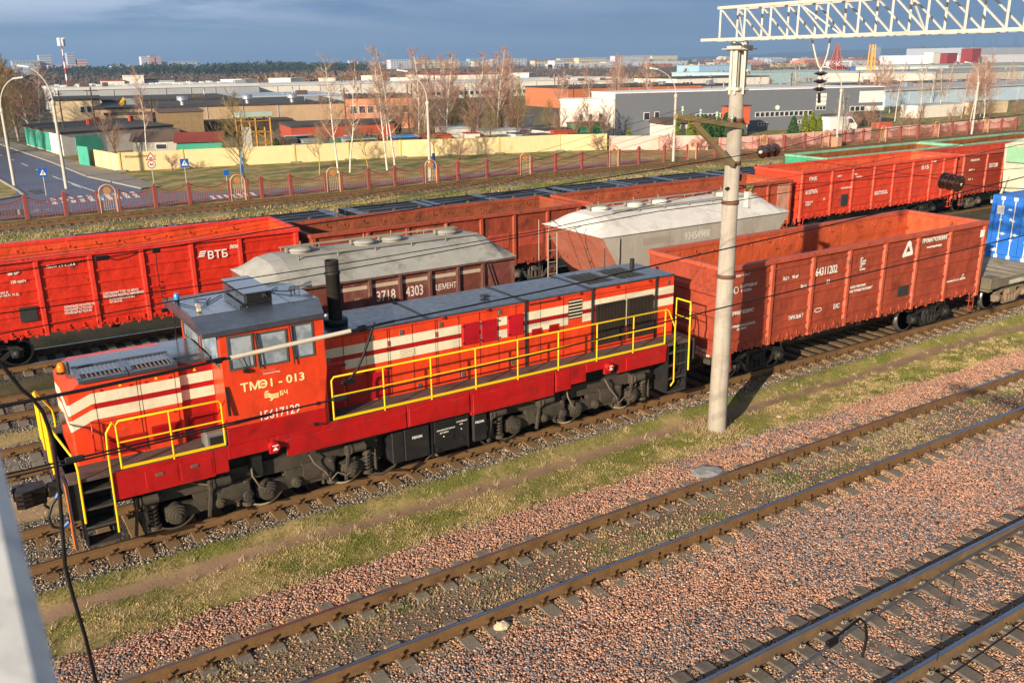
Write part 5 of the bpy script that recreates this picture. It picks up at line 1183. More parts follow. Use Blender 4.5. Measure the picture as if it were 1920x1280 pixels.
ct=thing('shipping_container','blue shipping container with white locking bars standing on the flat wagon at the right edge','container',(35.3,TA,1.30))
m=MB();prof_=[]
k=0.05
vs=[];pts=[]
x=0.12
while x<5.9: pts+=[(x,0),(x+.1,0),(x+.14,.04),(x+.24,.04)];x+=.28
for s in (-1,1):
    V_=[(px,s*(1.20-py),z) for z in (.15,2.35) for px,py in pts];n=len(pts);m._add(V_,[((i,i+1,i+1+n,i+n) if s<0 else (i+n,i+1+n,i+1,i)) for i in range(n-1)],False)
m.box(.05,6.0,-1.18,1.18,2.36,2.42)
m.build('container_body',BLU,ct)
m=MB()
for y in (-1.22,1.08):
    for x in (0,5.92): m.box(x,x+.14,y,y+.14,0,2.44)
for z in (0,2.30): m.box(0,.1,-1.08,1.08,z,z+.14)
for y in (-1.22,1.12):
    for z in (0,2.34): m.box(.14,5.92,y,y+.1,z,z+.1)
m.build('container_frame',BLU,ct)
for y0,y1 in ((-1.07,-.01),(.01,1.07)):
    m=MB();z=.15;P_=[]
    prof_=[(.15,0)]
    for zc in (.7,1.25,1.8): prof_+=[(zc-.16,0),(zc-.1,.03),(zc+.1,.03),(zc+.16,0)]
    prof_+=[(2.29,0)];n=len(prof_)
    m._add([(.03+o,y,z) for y in (y0,y1) for z,o in prof_],[(i,i+1,i+1+n,i+n) for i in range(n-1)],False);m.box(.031,.06,y0,y1,.15,2.29)
    d_=m.build('container_door',BLU,ct)
    for y in (y0+.28,y1-.28):
        m=MB();m.cyl((-.01,y,.08),(-.01,y,2.36),.02,n=8)
        for z in (.12,.75,1.5,2.3): m.bev(-.03,.03,y-.05,y+.05,z-.03,z+.03,.008)
        m.bev(-.04,.02,y-.08,y+.08,2.28,2.42,.01);m.bev(-.04,.02,y-.07,y+.07,.0,.14,.01);m.bar((-.03,y-.02,.98),(-.03,y-.28,.98),.03,.02);m.bev(-.05,0,y-.2,y-.1,.93,1.03,.01)
        m.build('locking_bar',CW,d_)
m=MB();m.box(.02,.029,.72,1.0,1.72,2.05);m.box(.02,.029,.35,.45,1.5,1.6);m.box(.02,.029,.42,.55,1.9,1.96);m.box(.02,.029,.8,1.04,.25,.36);m.box(.02,.029,-.8,-.5,1.9,2.0);m.box(.02,.029,-.75,-.45,1.6,1.66);m.box(.02,.029,-.75,-.45,1.45,1.51);m.box(.02,.029,-.78,-.45,1.28,1.36);m.box(.02,.029,-.7,-.4,.3,.35);m.build('data_plate',CW,ct)
# ------------------------------------------------------------------ catenary mast, lattice beam, wires
CM=M('mast_concrete','#a0978a',.85,rust=.35,var=.14,dirt='#6f655a',damt=.65,dscale=1.1,streak=.5,bump=.25,bscale=30);WP=M('white_paint_steel','#b9b5ac',.5,var=.06,dirt='#8d7f6c',damt=.4,streak=.2);RUST=M('band_rust','#6a4a38',.8,.2,var=.2);INS=M('insulator_brown','#2a1510',.15,var=.2,coat=.6);TIMB=M('timber_mossy','#7d6a4e',.9,var=.25,dirt='#8f8a2c',damt=.4,dscale=1.5,streak=.2);WIRE=M('wire_dark','#1b1a1c',.5,.5,var=.1);INW=M('insulator_pale','#c9bfae',.4,var=.1);GLS=plain('glass_green','#8fa68c',.1)
mast=thing('catenary_mast','tall round concrete mast with rusty bands and white steel head, right of the locomotive','mast',(16.5,15.67,-.42))
m=MB();N_=14
m.lathe([(.245,-.1),(.245,0),(.165,8.75),(.0,8.75)],n=24);m.build('concrete_shaft',CM,mast)
mx=lambda z:-.012*z
for z in (6.05,7.0,8.0-.0,4.2):
    rr=.245-.08*z/8.75+.012
    MB().lathe([(rr,z-.05),(rr+.012,z-.045),(rr+.012,z+.045),(rr,z+.05)],n=20).build('clamp_band',RUST,mast)
m=MB()
for a_,b_ in ((-.17,-.08),(-.17,.08),(.0,-.18),(.0,.18),(.17,-.08),(.17,.08)): m.bar((a_,b_,8.6),(a_,b_,9.78),.07,.05)
m.cyl((-.08,0,8.7),(-.08,0,9.75),.09,n=12);m.cyl((.1,0,8.7),(.1,0,9.75),.07,n=12);m.bev(-.21,.24,-.22,.22,9.58,9.7,.02);m.bev(-.19,.20,-.20,.20,8.68,8.76,.02);m.bev(.08,.22,-.21,.21,9.1,9.17,.02)
for a_ in (-.26,-.12,.12,.26): m.cyl((a_,-.3,9.62),(a_,.3,9.62),.015,n=6)
m.build('steel_head',WP,mast)
m=MB();m.tube([(.2,-.05,0.0),(.19,-.05,4),(.16,-.05,8.6)],.012,5);m.build('earth_wire',WIRE,mast)
# timber cross-arm with brace and insulators
m=MB();m.bar((-2.15,-.25,8.19),(.1,-.16,7.86),.10,.11);xa=m.build('timber_cross_arm',TIMB,mast)
MB().bar((-1.6,-.22,8.05),(-.2,-.2,6.98),.11,.12).build('timber_brace',TIMB,mast)
for k,t_ in enumerate((.10,.35,.58,.80)):
    x=-2.15+2.25*t_;z=8.19-.33*t_;m=MB();m.cyl((x,-.23,z+.05),(x,-.23,z+.14),.012,n=6);m.lathe([(.012,z+.12),(.04,z+.13),(.045,z+.15),(.025,z+.17),(.035,z+.19),(.035,z+.22),(.015,z+.25),(0,z+.255)],(x,-.23,0),n=10);m.build('glass_insulator',GLS,xa)
m=MB();m.tube([(.18,-.1,6.45),(.35,-.12,6.42),(.42,-.12,6.42)],.018,6);br=m.build('lamp_bracket',BLK,mast)
fl=MB();fl.cyl((.42,-.05,6.42),(.52,-.22,6.34),.06,.13,n=16,caps=False);fl.cyl((.40,-.02,6.43),(.42,-.05,6.42),.05,.06,n=12);fl.build('floodlight',M('lamp_bronze','#8a7a58',.3,.6),mast)
m=MB();m.lathe([(.0,-.02),(.12,-.0),(.12,.01)],(0,0,0),'y',16);o=m.build('lamp_glass',plain('lamp_glass','#d9b95c',.15),mast);o.location=(.51,-.21,6.345);o.rotation_euler=(math.radians(25),0,math.radians(30))
m=MB();m.bev(.27,.42,-.3,-.16,5.9,6.3,.02);m.build('junction_box',M('box_white','#c4c2bd',.5),mast)
m=MB();m.bev(.15,.26,-.1,.02,6.55,6.72,.02);m.cyl((-.28,-.1,5.98+.42),(-.2,-.1,6.0+.42),.035,n=8);m.build('wire_anchor',BLK,mast)
# lattice portal beam reaching over the tracks toward the viewer
bm=thing('lattice_beam','white steel lattice portal beam spanning from the mast head over the near tracks','gantry beam',(16.32,15.9,9.38))
m=MB();wx=.28
for x in (-wx,wx):
    m.bar((x,.55,.03),(x,-24,.03),.075,.065);m.bar((x,.05,.72),(x,-24,.72),.075,.065)
m.build('chord',WP,bm)
m=MB();n_=32;st=.75
ys_=[0.0-.02-k*st for k in range(n_)]
for x in (-wx,wx):
    for y in ys_: m.bar((x,y,.05),(x,y,.70),.045,.04)
    for i in range(n_-1): m.bar((x,ys_[i]-.02,.70),(x,ys_[i+1]+.02,.07),.036,.03)
m.build('lattice_web',WP,bm)
m=MB()
for i,y in enumerate(ys_):
    m.bar((-wx,y,.73),(wx,y,.73),.04,.04);m.bar((-wx,y,.02),(wx,y,.02),.04,.04)
    if i<n_-1 and i%3==1: m.bar((-wx if i%2 else wx,y,.02),(wx if i%2 else -wx,ys_[i-1],.70),.03,.03)
m.build('cross_bracing',WP,bm)
def discs(m,p0,p1,n,r,mats=True):
    p0=Vector(p0);p1=Vector(p1);d=(p1-p0);L_=d.length;d.normalize()
    m.cur=1;m.cyl(p0,p1,.02,n=8)
    for k in range(n):
        c_=p0+d*(L_*(k+.5)/n);m.cur=1;m.cyl(c_-d*.06,c_-d*.03,.03,.035,n=10);m.cur=0
        m.cyl(c_-d*.03,c_-d*.0,r*.4,r*.96,n=20);m.cyl(c_-d*.0,c_+d*.025,r,r*.97,n=20);m.cyl(c_+d*.025,c_+d*.045,r*.75,r*.6,n=20);m.cyl(c_+d*.04,c_+d*.055,r*.45,r*.4,n=14)
def istring(label,p0,p1,n=3,r=.125):
    p0=Vector(p0);p1=Vector(p1);m=MB();discs(m,p0-p0,p1-p0,n,r);o=m.build('insulator_string',[INS,INW],None,tuple(p0));return tag(o,label,'insulator')
# hanging V bracket with three brown discs
m=MB();m.tube([(0,.25,.0),(0,.12,-.35),(0,.02,-.55),(0,-.05,-.6),(0,-.12,-.5),(0,-.18,-.3),(0,-.22,0)],.02,6);o=m.build('v_hanger',WP,None,(16.32,13.2,9.36));tag(o,'white bent V-shaped hanger under the lattice beam holding three brown discs','hanger')
istring('brown three-disc insulator hanging vertically from the V hanger under the lattice beam',(16.32,13.15,8.76),(16.32,13.15,8.28),3,.14)
m=MB();m.bar((0,0,0),(.03,0,-.22),.05,.04);o=m.build('wire_clamp',BLK,None,(16.32,13.15,8.28));tag(o,'small dark wire clamp below the hanging brown insulator','clamp')
wg='overhead wires across the yard'
def wire(pts,label,r=.009,name='overhead_wire',g=wg,mat=None):
    p0=Vector(pts[0]);m=MB()
    P=[Vector(p) for p in pts];out=[]
    for i in range(len(P)-1):
        for k in range(4): out.append(P[i].lerp(P[i+1],k/4.)-p0)
    out.append(P[-1]-p0);m.tube(out,r,5);o=m.build(name,mat or WIRE,None,tuple(p0));return tag(o,label,'wire',g)
def Wp(L_,Y0,y=18.4):   # wire heights measured in one plane, moved to the plane of its own track
    k=Y0/y;return [(x*k,Y0,9-(9-z)*k) for x,z in L_]
a1=Wp([(-1.5,2.95),(.47,2.96),(2.0,2.99),(4.0,3.06)],7.35)
wire(a1,'thick black messenger wire entering at the left edge above the nose handrails',.016)
a2=Wp([(4.75,3.08),(7.75,3.2)],7.35)
m=MB();A_=Vector(Wp([(4.0,3.06)],7.35)[0]);B_=Vector(Wp([(8.61,3.27)],7.35)[0]);d_=(B_-A_)
m.cur=0;m.tube([A_-A_,d_*.04,d_*.08],.012,6);m.bar(d_*.06,d_*.17,.03,.012);m.bar(d_*.06+Vector((0,0,.02)),d_*.15+Vector((0,0,.012)),.012,.012);m.bar(d_*.76,d_*.9,.03,.014);m.cyl(d_*.9,d_*1.0,.012,n=6);m.cyl(d_*.8,d_*.84,.03,n=8);m.cyl(d_*.1,d_*.13,.025,n=8)
m.cur=1;m.cyl(d_*.17,d_*.76,.020,n=10)
o=m.build('rod_insulator',[WIRE,INW],None,tuple(A_));tag(o,'long white rod insulator with black turnbuckles crossing in front of the cab windows','insulator')
wire(Wp([(8.61,3.27),(12.2,3.36),(14.0,3.42),(18.02,3.63),(24,3.9),(29,4.2),(35.03,4.57)],7.35),'messenger wire running right from the rod insulator past the mast to the right edge',.0085)
m=MB();P0=Vector(Wp([(8.1,3.33)],7.35)[0]);q=[(0,0,0),(-.05,0,-.12),(-.12,0,-.28),(-.2,0,-.42),(-.28,0,-.50)];m.tube(q,.012,6);m.bev(-.36,-.22,-.015,.015,-.54,-.5,.01);o=m.build('dropper_wire',WIRE,None,tuple(P0));tag(o,'short curved dropper cable joining the two wires before the long hood','wire')
bw=[(-1,2.57),(.22,2.57),(4.51,2.62),(10.86,2.66),(16.71,2.83),(22,2.95),(31.03,3.14),(36,3.3)]
wire(Wp(bw,7.35,16),'contact wire passing below the cab number and across the lower half of the mast',.0085)
wire(Wp([(-1,2.53),(.22,2.50),(1.8,2.53),(3.3,2.55),(4.8,2.60)],7.35,16),'second black wire close under the contact wire at the lower left',.008)
for x in (1.35,6.2):
    p=Wp([(x,2.58 if x<3 else 2.63)],7.35,16)[0];m=MB();m.bev(-.07,.07,-.02,.02,-.02,.02,.008);o=m.build('wire_clamp',BLK,None,p);tag(o,'black clamp on the contact wire '+('above the left stair well' if x<3 else 'in front of the long walkway railing'),'clamp')
YB=12.3
wire(Wp([(-1,4.48),(1.09,4.51),(3.21,4.6),(7.32,4.82),(11.47,4.96),(14.8,5.15),(20.61,5.42),(25.85,5.71)],YB,23.2),'wire across the bright red wagon rising to the dark disc insulator beside the mast',.009)
pi=[Wp([(v,z)],YB,23.2)[0] for v,z in ((25.75,5.70),(26.75,5.74))]
istring('dark three-disc insulator in a wire just right of the concrete mast',pi[0],pi[1],3,.13)
wire(Wp([(26.7,5.74),(29.58,6.09),(34,6.2),(43.3,6.34)],YB,23.2),'wire running right from the disc insulator beside the mast over the green wagons',.007)
m=MB();P0=Vector(Wp([(3.2,4.60)],YB,23.2)[0]);q=Vector((.17,0,.01))
for k in range(10): m.cyl(q*(-.2*k-1),q*(-.2*k-1.1),.02,n=8)
m.bev(-.05,.12,-.02,.02,-.03,.03,.01);m.tube([(.1,0,.0),(.2,0,-.05),(.35,0,-.03),(.5,0,.03)],.008,5);o=m.build('spring_tensioner',WIRE,None,tuple(P0));tag(o,'black coiled tensioner on the wire in front of the bright red wagon','tensioner')
m=MB();P0=Vector(Wp([(4.5,4.64)],YB,23.2)[0]);q=[(0,0,0),(-.01,0,-.25),(0,0,-.42)]
for k in range(22): a_=k*.9;q.append((.02+.035*math.cos(a_)+k*.001,0.02*math.sin(a_*.5),-.44-.010*k+.03*math.sin(a_)))
q+=[(.02,0,-.8)];m.tube(q,.006,5);m.bev(-.05,.06,-.02,.02,-.03,.03,.01);m.bev(-.03,.06,-.02,.02,-.84,-.79,.01);o=m.build('dropper_wire',WIRE,None,tuple(P0));tag(o,'thin curled dropper cable hanging in front of the bright red wagon','wire')
wire([(x*.615,12.3+ (3.1*max(0,(x-5)/15.5)),0) if 0 else (x*k_,20*k_,9-(9-z)*k_) for x,z,k_ in ((.81,4.34,.615),(5,4.35,.64),(8.87,4.43,.67),(13.6,4.57,.71),(20.45,5.12,.775))],'wire from the left edge over the cab roof to the mast',.008)
wire(Wp([(-.5,3.9),(.75,3.93),(3.83,4.08),(8.87,4.29),(13.6,4.5),(18.11,4.7),(21.17,4.71),(24.29,4.79),(30,5.1),(37.68,5.54)],YB,20),'contact wire of the middle track passing the cement wagons and the mast',.008)
wire([(16.6,15.45,5.98),(20,14.6,6.0),(25.5,13.2,6.05)],'straight wire running right from the mast at the height of the lamp',.008)
wire([(16.6,15.45,6.05),(21,15.2,6.3),(30,14.9,6.9)],'upper stay wire running right from the mast',.006)
pj0=Vector((15.7,11.2,7.15));
wire([(14.63,11.97,7.06),(13.77,9.79,7.14),(12.82,8.17,7.24),(12.65,7.87,7.24)],'pale stay wire slanting down to the disc insulator before the orange-red wagon',.005)
istring('dark three-disc insulator slung in front of the right end of the orange-red wagon',(12.65,7.87,7.24),(12.63,7.51,7.21),3,.125)
wire([(12.63,7.51,7.21),(12.37,6.76,7.26),(11.97,5.8,7.37)],'short wire right of the slung disc insulator',.006)
for k,t_ in enumerate((.10,.35,.58,.80)):
    x=16.35-2.15+2.25*t_;z=-.42+8.19-.33*t_+.2
    wire([(x,15.29,z),(x-6,15.6+.12*k,z-1.15),(x-12,16.1+.2*k,z-1.75),(x-19,16.9+.2*k,z-2.0)],['outermost of four thin lines leaving the timber cross-arm to the left','second thin line from the outer end of the timber cross-arm','third thin line from the outer end of the timber cross-arm','innermost of four thin lines leaving the timber cross-arm'][k],.004)
wire([(3.1,2.5,5.98),(3.71,2.5,6.08),(4.8,2.5,6.17),(5.4,2.5,6.19),(7,2.5,6.3)],'near grey wire over the bottom right track',.008,mat=M('wire_grey','#55545a',.5,.5))
wire([(4.35,2.5,5.25),(4.775,2.5,5.345),(5.62,2.5,5.41),(7,2.5,5.5)],'lower dark wire across the bottom right corner',.006)
kk=2.5/7.35
S_=lambda x,y:(x*kk,2.5,9-(9-y)*kk)
m=MB();P0=Vector(S_(10.45,.42))
m.tube([(0,0,0),(.25,0,.05),(.30,0,0),(.33,0,-.1),(.31,0,-.22)],.008,6);m.bev(-.02,.07,-.01,.01,-.02,.015,.006);m.cyl((.0,0,-.03),(.07,0,-.02),.012,n=8);m.build('x',WIRE).name='jumper_cable'
o=bpy.data.objects['jumper_cable'];o.location=P0;tag(o,'black looped jumper cable hanging from the near grey wire','cable')
m=MB();P0=Vector(S_(13.8,.60));m.tube([(0,0,0),(-.03,0,-.25),(-.06,0,-.5),(-.07,0,-.62)],.0025,4);o=m.build('dropper_wire',WIRE,None,tuple(P0));tag(o,'hair-thin dropper between the two wires in the bottom right corner','wire')
# cable close to the viewer and the white bridge railing at the bottom left
def near(L_,Y):
    return [(x,Y,z) for x,z in L_]
NC=[(-.05,6.49),(-.0,6.47),(.165,6.29),(.24,6.25),(.31,6.17),(.355,6.01),(.36,5.7),(.365,5.24),(.46,4.79),(.52,4.52)]
NC=[(.10,7.93),(.13,7.87),(.14,7.85),(.19,7.74),(.22,7.70),(.25,7.63),(.27,7.50),(.26,7.27),(.23,6.91),(.24,6.75),(.26,6.53),(.27,6.29),(.29,5.9)]
p0=Vector((.13,4,7.87));m=MB();m.tube([Vector((x,4,z))-p0 for x,z in NC],.0085,6);o=m.build('hanging_cable',WIRE,None,tuple(p0));tag(o,'thick black cable hanging in front of the locomotive nose down to the bottom left','cable')
RW=M('railing_white','#e4e0d6',.5,rust=.5,var=.1,dirt='#77757a',damt=.75,dscale=9)
m=MB();m.bev(-.22,0,-.8,1.6,-.10,0,.012);o=m.build('bridge_railing',RW,None,(.016,.2,8.66));tag(o,'blurred pale painted edge of the footbridge railing filling the bottom left corner','railing')
# ------------------------------------------------------------------ road, paths, fences, buildings beyond the tracks
def sheet(name,pts,z,mat,kind='structure',label=None):
    m=MB();m.quad(*[(x,y,float(ground_z(x,y))*0+z) for x,y in pts]);o=m.build(name,mat);return tag(o,kind=kind)
GZ=-.42
ASPH=M('asphalt','#53556a',.55,var=.15,dirt='#3c3d45',damt=.6,dscale=.12,bump=.2,space='World',fine=.1,spec=.6)
ASPR=M('asphalt_reddish','#6d5c5e',.7,var=.12,dirt='#4d4044',damt=.5,dscale=.2,space='World')
PAVE=M('pavement_grey','#837a70',.85,var=.12,dirt='#5c5148',damt=.5,dscale=.4,space='World')
LINE=plain('road_paint','#d8d6d0',.6);KERB=M('kerb_stone','#8f8a82',.85,var=.1)
zr=-.375
sheet('road',[(1.5,66.4),(13.0,66.4),(13.4,72.5),(14.4,76.5),(12.2,88),(11.3,104),(8.9,133),(2,230),(-4.5,230),(3.2,133),(5.0,100),(6.0,82),(5.6,77.5),(1.5,74)],zr,ASPH)
sheet('side_road',[(13.0,66.4),(60,66.4),(60,68.8),(26,69.2),(18,71.5),(14.2,75.6),(13.4,72.5)],zr+.004,ASPR)
sheet('pavement',[(14.4,76.6),(16.0,77.0),(14.9,91),(13.0,106),(11.2,131),(9.5,150),(8.6,150),(8.9,133),(11.3,104),(12.2,88)],zr+.05,PAVE)
m=MB();P_=[(14.4,76.5),(12.2,88),(11.3,104),(8.9,133)]
for a_,b_ in zip(P_,P_[1:]): m.bar((a_[0],a_[1],-.36),(b_[0],b_[1],-.36),.15,.16)
tag(m.build('kerb',KERB),kind='structure')
m=MB();P_=[(1.5,74.2),(5.4,77.4),(6.2,78.2),(6.1,82),(5.0,100),(3.3,131)]
for a_,b_ in zip(P_,P_[1:]): m.bar((a_[0],a_[1],-.36),(b_[0],b_[1],-.36),.15,.16)
tag(m.build('kerb',KERB),kind='structure')
m=MB();A_=Vector((11.1,76.9,zr+.006));B_=Vector((8.4,104,zr+.006));C_=Vector((5.6,140,zr+.006))
def dash(p,q,w=.13):
    t_=(q-p).normalized();n_=Vector((-t_.y,t_.x,0))*w/2;m.quad(p-n_,q-n_,q+n_,p+n_) if 0 else m.quad(p+n_,p-n_,q-n_,q+n_)
dash(A_,A_+(B_-A_)*.42);L_=(C_-B_)
for k in range(7): 
    a_=A_+(B_-A_)*(.5+.07*0)+(C_-B_)*(k*.2-.28);dash(a_,a_+L_*.09)
for k in range(10):
    x=7.4+k*.62;m.quad((x,71.6,zr+.008),(x+.33,71.6,zr+.008),(x+.55,75.2,zr+.008),(x+.22,75.2,zr+.008))
for k in range(7): m.quad((17.4+k*.5,66.9,zr+.012),(17.65+k*.5,66.9,zr+.012),(17.9+k*.5,68.9,zr+.012),(17.65+k*.5,68.9,zr+.012))
tag(m.build('road_markings',LINE),kind='structure')
PUD,t,b=newmat('puddle');b.inputs['Base Color'].default_value=(.05,.055,.065,1);b.inputs['Roughness'].default_value=.05;b.inputs['Specular IOR Level'].default_value=.8
def blob(cx,cy,rx,ry,seed,n=18):
    q=random.Random(seed);return [(cx+rx*math.cos(2*PI*k/n)*(1+q.uniform(-.25,.25)),cy+ry*math.sin(2*PI*k/n)*(1+q.uniform(-.25,.25))) for k in range(n)]
for i,(cx_,cy_,rx_,ry_) in enumerate(((4.6,69.3,2.2,1.2),(8.2,73.4,1.6,.5),(7.3,80,.5,1.6),(12,75.5,1,.4))):
    o=sheet('puddle',blob(cx_,cy_,rx_,ry_,i),zr+.012+.001*i,PUD)
# ---- ornamental railing along the outer track
FR=M('fence_red','#8a4238',.6,var=.1,dirt='#5e2a24',damt=.4);FO=M('fence_salmon','#b98a6c',.6,var=.1,dirt='#8a5a44',damt=.4);FROS=M('fence_rosette','#b98048',.6,var=.1)
FEN=thing('ornamental_fence','long red iron fence with pointed posts and salmon rosette arches beyond the outer track','fence',(0,65.6,GZ))
def fence_panel(x0,x1,y,lab):
    h=(x1-x0)/2;m=MB()
    pts=[(-h+2*h*k/10,0,1.42-.30*(1-((k-5)/5.)**2)) for k in range(11)];m.tube(pts,.035,5);m.bar((-h,0,.22),(h,0,.22),.05,.05)
    n=max(4,int(2*h/.16));
    for k in range(1,n):
        x=-h+2*h*k/n;u=x/h;m.bar((x,0,.1),(x,0,1.42-.30*(1-u*u)),.022,.022)
    m.tube([(p[0],0,p[2]-.18) for p in pts],.016,4);o=m.build('bar_panel',FR,FEN,((x0+x1)/2,0,0));return o
def fence_post(x,y,lab=None):
    r=MB().bev(-.13,.13,-.10,.10,0,1.46,.02).prism([(-.16,1.46),(.16,1.46),(0,1.68)],'y',-.11,.11).build('fence_post',FR,FEN,(x,0,0))
    return r
def fence_arch(x,y,lab):
    m=MB();w=.52
    pts=[(-w,0,0),(-w,0,1.35)]+[(-w*math.cos(PI*k/8),0,1.35+.5*math.sin(PI*k/8)) for k in range(1,8)]+[(w,0,1.35),(w,0,0)];m.tube(pts,.06,6)
    for k in range(-3,4): m.bar((k*.14,0,.1),(k*.14,0,1.2),.022,.022)
    m.bar((-w,0,1.18),(w,0,1.18),.03,.03);m.bar((-w,0,.2),(w,0,.2),.03,.03)
    r=m.build('arch',FO,FEN,(x,0,0));MB().cyl((0,-.03,1.45),(0,.03,1.45),.24,n=20).build('rosette',FROS,r)
    return r
px=[1.6,5.2,7.5];xx=[5.2,7.5,('a',10.15),13.15,15.45,('a',18.9),20.6,22.8,('a',26.2),29.1,31.35,('a',34.6),37.1,39.9,('a',43.8),47.0,49.9,('a',53.6),56.6,59.8,('a',63.4),66.6,69.8,('a',73.4),76.6,79.8,('a',83.2),86.4,89.6,('a',93.2),96.4,99.8,('a',103.4),106.6,110,('a',114),117.5,121]
FY=65.6;prev=2.8;cnt=0
fence_post(2.8,FY)
where=['at the far left end before the road','beside the road mouth','','','']
for it in xx:
    if isinstance(it,tuple):
        x=it[1]
        fence_panel(prev+.17,x-.75,FY,'sagging red bar panel of the fence beyond the outer track');
        for q in (-.69,.69): MB().bev(-.06,.06,-.06,.06,0,1.5,.01).build('stanchion',FR,FEN,(x+q,0,0))
        fence_arch(x,FY,'salmon arch with round orange rosette standing in the red fence')
        prev=x+.58
    else:
        fence_panel(prev+.17,it-.17,FY,'sagging red bar panel of the fence beyond the outer track');fence_post(it,FY);prev=it
# ---- street lamps
LC=M('lamp_pole_concrete','#b4aea4',.8,var=.1,dirt='#85807a',damt=.3);LH=M('lamp_head','#d9dcdf',.4,var=.05)
def street_lamp(x,y,h,dx,dy,lab,base=False,reach=2.2):
    r=thing('street_lamp',lab,'street lamp',(x,y,GZ),group='grey curved-arm street lamps')
    m=MB();hp=h*.70;m.cyl((0,0,0),(0,0,hp),.14,.11,n=10);m.lathe([(.13,hp-.1),(.17,hp-.05),(.17,hp+.15),(.09,hp+.25)],n=10);m.build('pole',LC,r)
    L_=math.hypot(dx,dy);ux_,uy_=dx/L_,dy/L_;pts=[]
    for k in range(9):
        a_=k/8*PI/2*.82;pts.append((ux_*reach*(1-math.cos(a_))*1.0,uy_*reach*(1-math.cos(a_)),hp+.2+(h-hp-.2)*math.sin(a_)))
    m=MB();m.tube([(0,0,hp)]+pts,.055,6);m.build('curved_arm',LC,r)
    e=Vector(pts[-1]);m=MB();m.bar(e-Vector((ux_,uy_,-.1))*.1,e+Vector((ux_*.7,uy_*.7,.12)),.24,.12);m.build('lamp_head',LH,r)
    if base: MB().bev(-.4,.4,-.4,.4,0,1.1,.03).build('painted_base',FO,r)
    return r
street_lamp(6.2,85.2,8.6,1,-.1,'curved-arm street lamp nearest the left edge of the photo, across the road',reach=1.7)
street_lamp(9.5,80.6,9.5,-1,.2,'curved-arm street lamp left of the yellow wall corner, second from the left',reach=1.9)
street_lamp(35.2,66.9,8.8,-1,.1,'street lamp with blue signs on its pole behind the fence, above the rusty wagon',reach=2.4)
street_lamp(60.5,65.1,8.6,-1.1,.1,'street lamp in front of the long grey building left of the mast',reach=3.2)
street_lamp(84.0,64.8,8.4,-1,.1,'street lamp with a salmon base right of the hanging insulators',True,reach=3.0)
street_lamp(109.3,64.6,8.6,-1,.1,'rightmost street lamp, above the green wagons',reach=3)
BLUE=plain('sign_blue','#1f5fb4',.4);SW=plain('sign_white','#ece9e2',.5);SR=plain('sign_red','#c8231c',.5);SP=M('sign_post','#a8a8a6',.6,.3)
def sign_post(x,y,h,lab,cat='road sign'):
    r=thing('road_sign',lab,cat,(x,y,GZ));MB().cyl((0,0,0),(0,0,h),.035,n=7).build('post',SP,r);return r
def square_sign(r,z,s,tri=True):
    o=MB().bev(-s/2,s/2,-.06,-.04,z-s/2,z+s/2,.005).build('sign_plate',BLUE,r)
    if tri:
        MB().prism([(-s*.36,z-s*.3),(s*.36,z-s*.3),(0,z+s*.36)],'y',-.066,-.062).build('white_triangle',SW,o)
        m=MB();m.bar((-.02,-.068,z-.02),(.05,-.068,z+.08),.01,.05);m.bar((.0,-.068,z),(.06,-.068,z-.12),.01,.03);m.bar((.0,-.068,z),(-.06,-.068,z-.12),.01,.03);m.build('walking_figure',plain('sign_ink','#1a1a1c'),o)
r=sign_post(7.6,76.9,2.1,'blue square pedestrian crossing sign beside the two left street lamps');square_sign(r,1.8,.62)
r=sign_post(18.0,76.9,2.1,'blue square pedestrian crossing sign on the verge before the yellow wall');square_sign(r,1.8,.68)
r=sign_post(16.0,79.6,2.5,'triangular speed bump sign above a round 40 limit sign before the yellow wall')
o=MB().prism([(-.42,1.95),(.42,1.95),(0,2.62)],'y',-.06,-.04).build('warning_plate',SR,r);MB().prism([(-.29,2.02),(.29,2.02),(0,2.48)],'y',-.066,-.061).build('white_field',SW,o);MB().prism([(-.17,2.06),(.17,2.06),(.1,2.16),(-.1,2.16)],'y',-.07,-.067).build('black_bump',plain('sign_ink','#1a1a1c'),o)
o=MB().cyl((0,-.04,1.6),(0,-.06,1.6),.33,n=24).build('speed_plate',SR,r);MB().cyl((0,-.062,1.6),(0,-.066,1.6),.26,n=24).build('white_field',SW,o);text('40',.34,plain('sign_ink','#1a1a1c'),o,(0,-.068,1.48),align='CENTER',bold=.004)
r=sign_post(21.1,72.0,2.4,'narrow blue post sign seen edge-on in front of the bushy olive tree');MB().bev(-.02,.22,-.06,-.04,1.2,1.75,.005).build('sign_plate',BLUE,r);MB().prism([(-.05,1.9),(.16,1.9),(.10,3.0)],'y',-.06,-.04).build('pointed_plate',plain('sign_blue_pale','#6f97bd',.5),r)
r=sign_post(19.9,71.9,1.6,'small double blue plate on a short post behind a rosette arch');square_sign(r,1.35,.42,False)
r=sign_post(35.25,66.55,.5,'pair of blue and white plates strapped to the third street lamp');MB().bev(-.16,.16,-.30,-.27,1.0,1.5,.01).build('sign_plate',BLUE,r);MB().bev(-.14,.14,-.30,-.27,1.6,2.3,.01).build('sign_plate',plain('sign_navy','#23366e',.5),r)
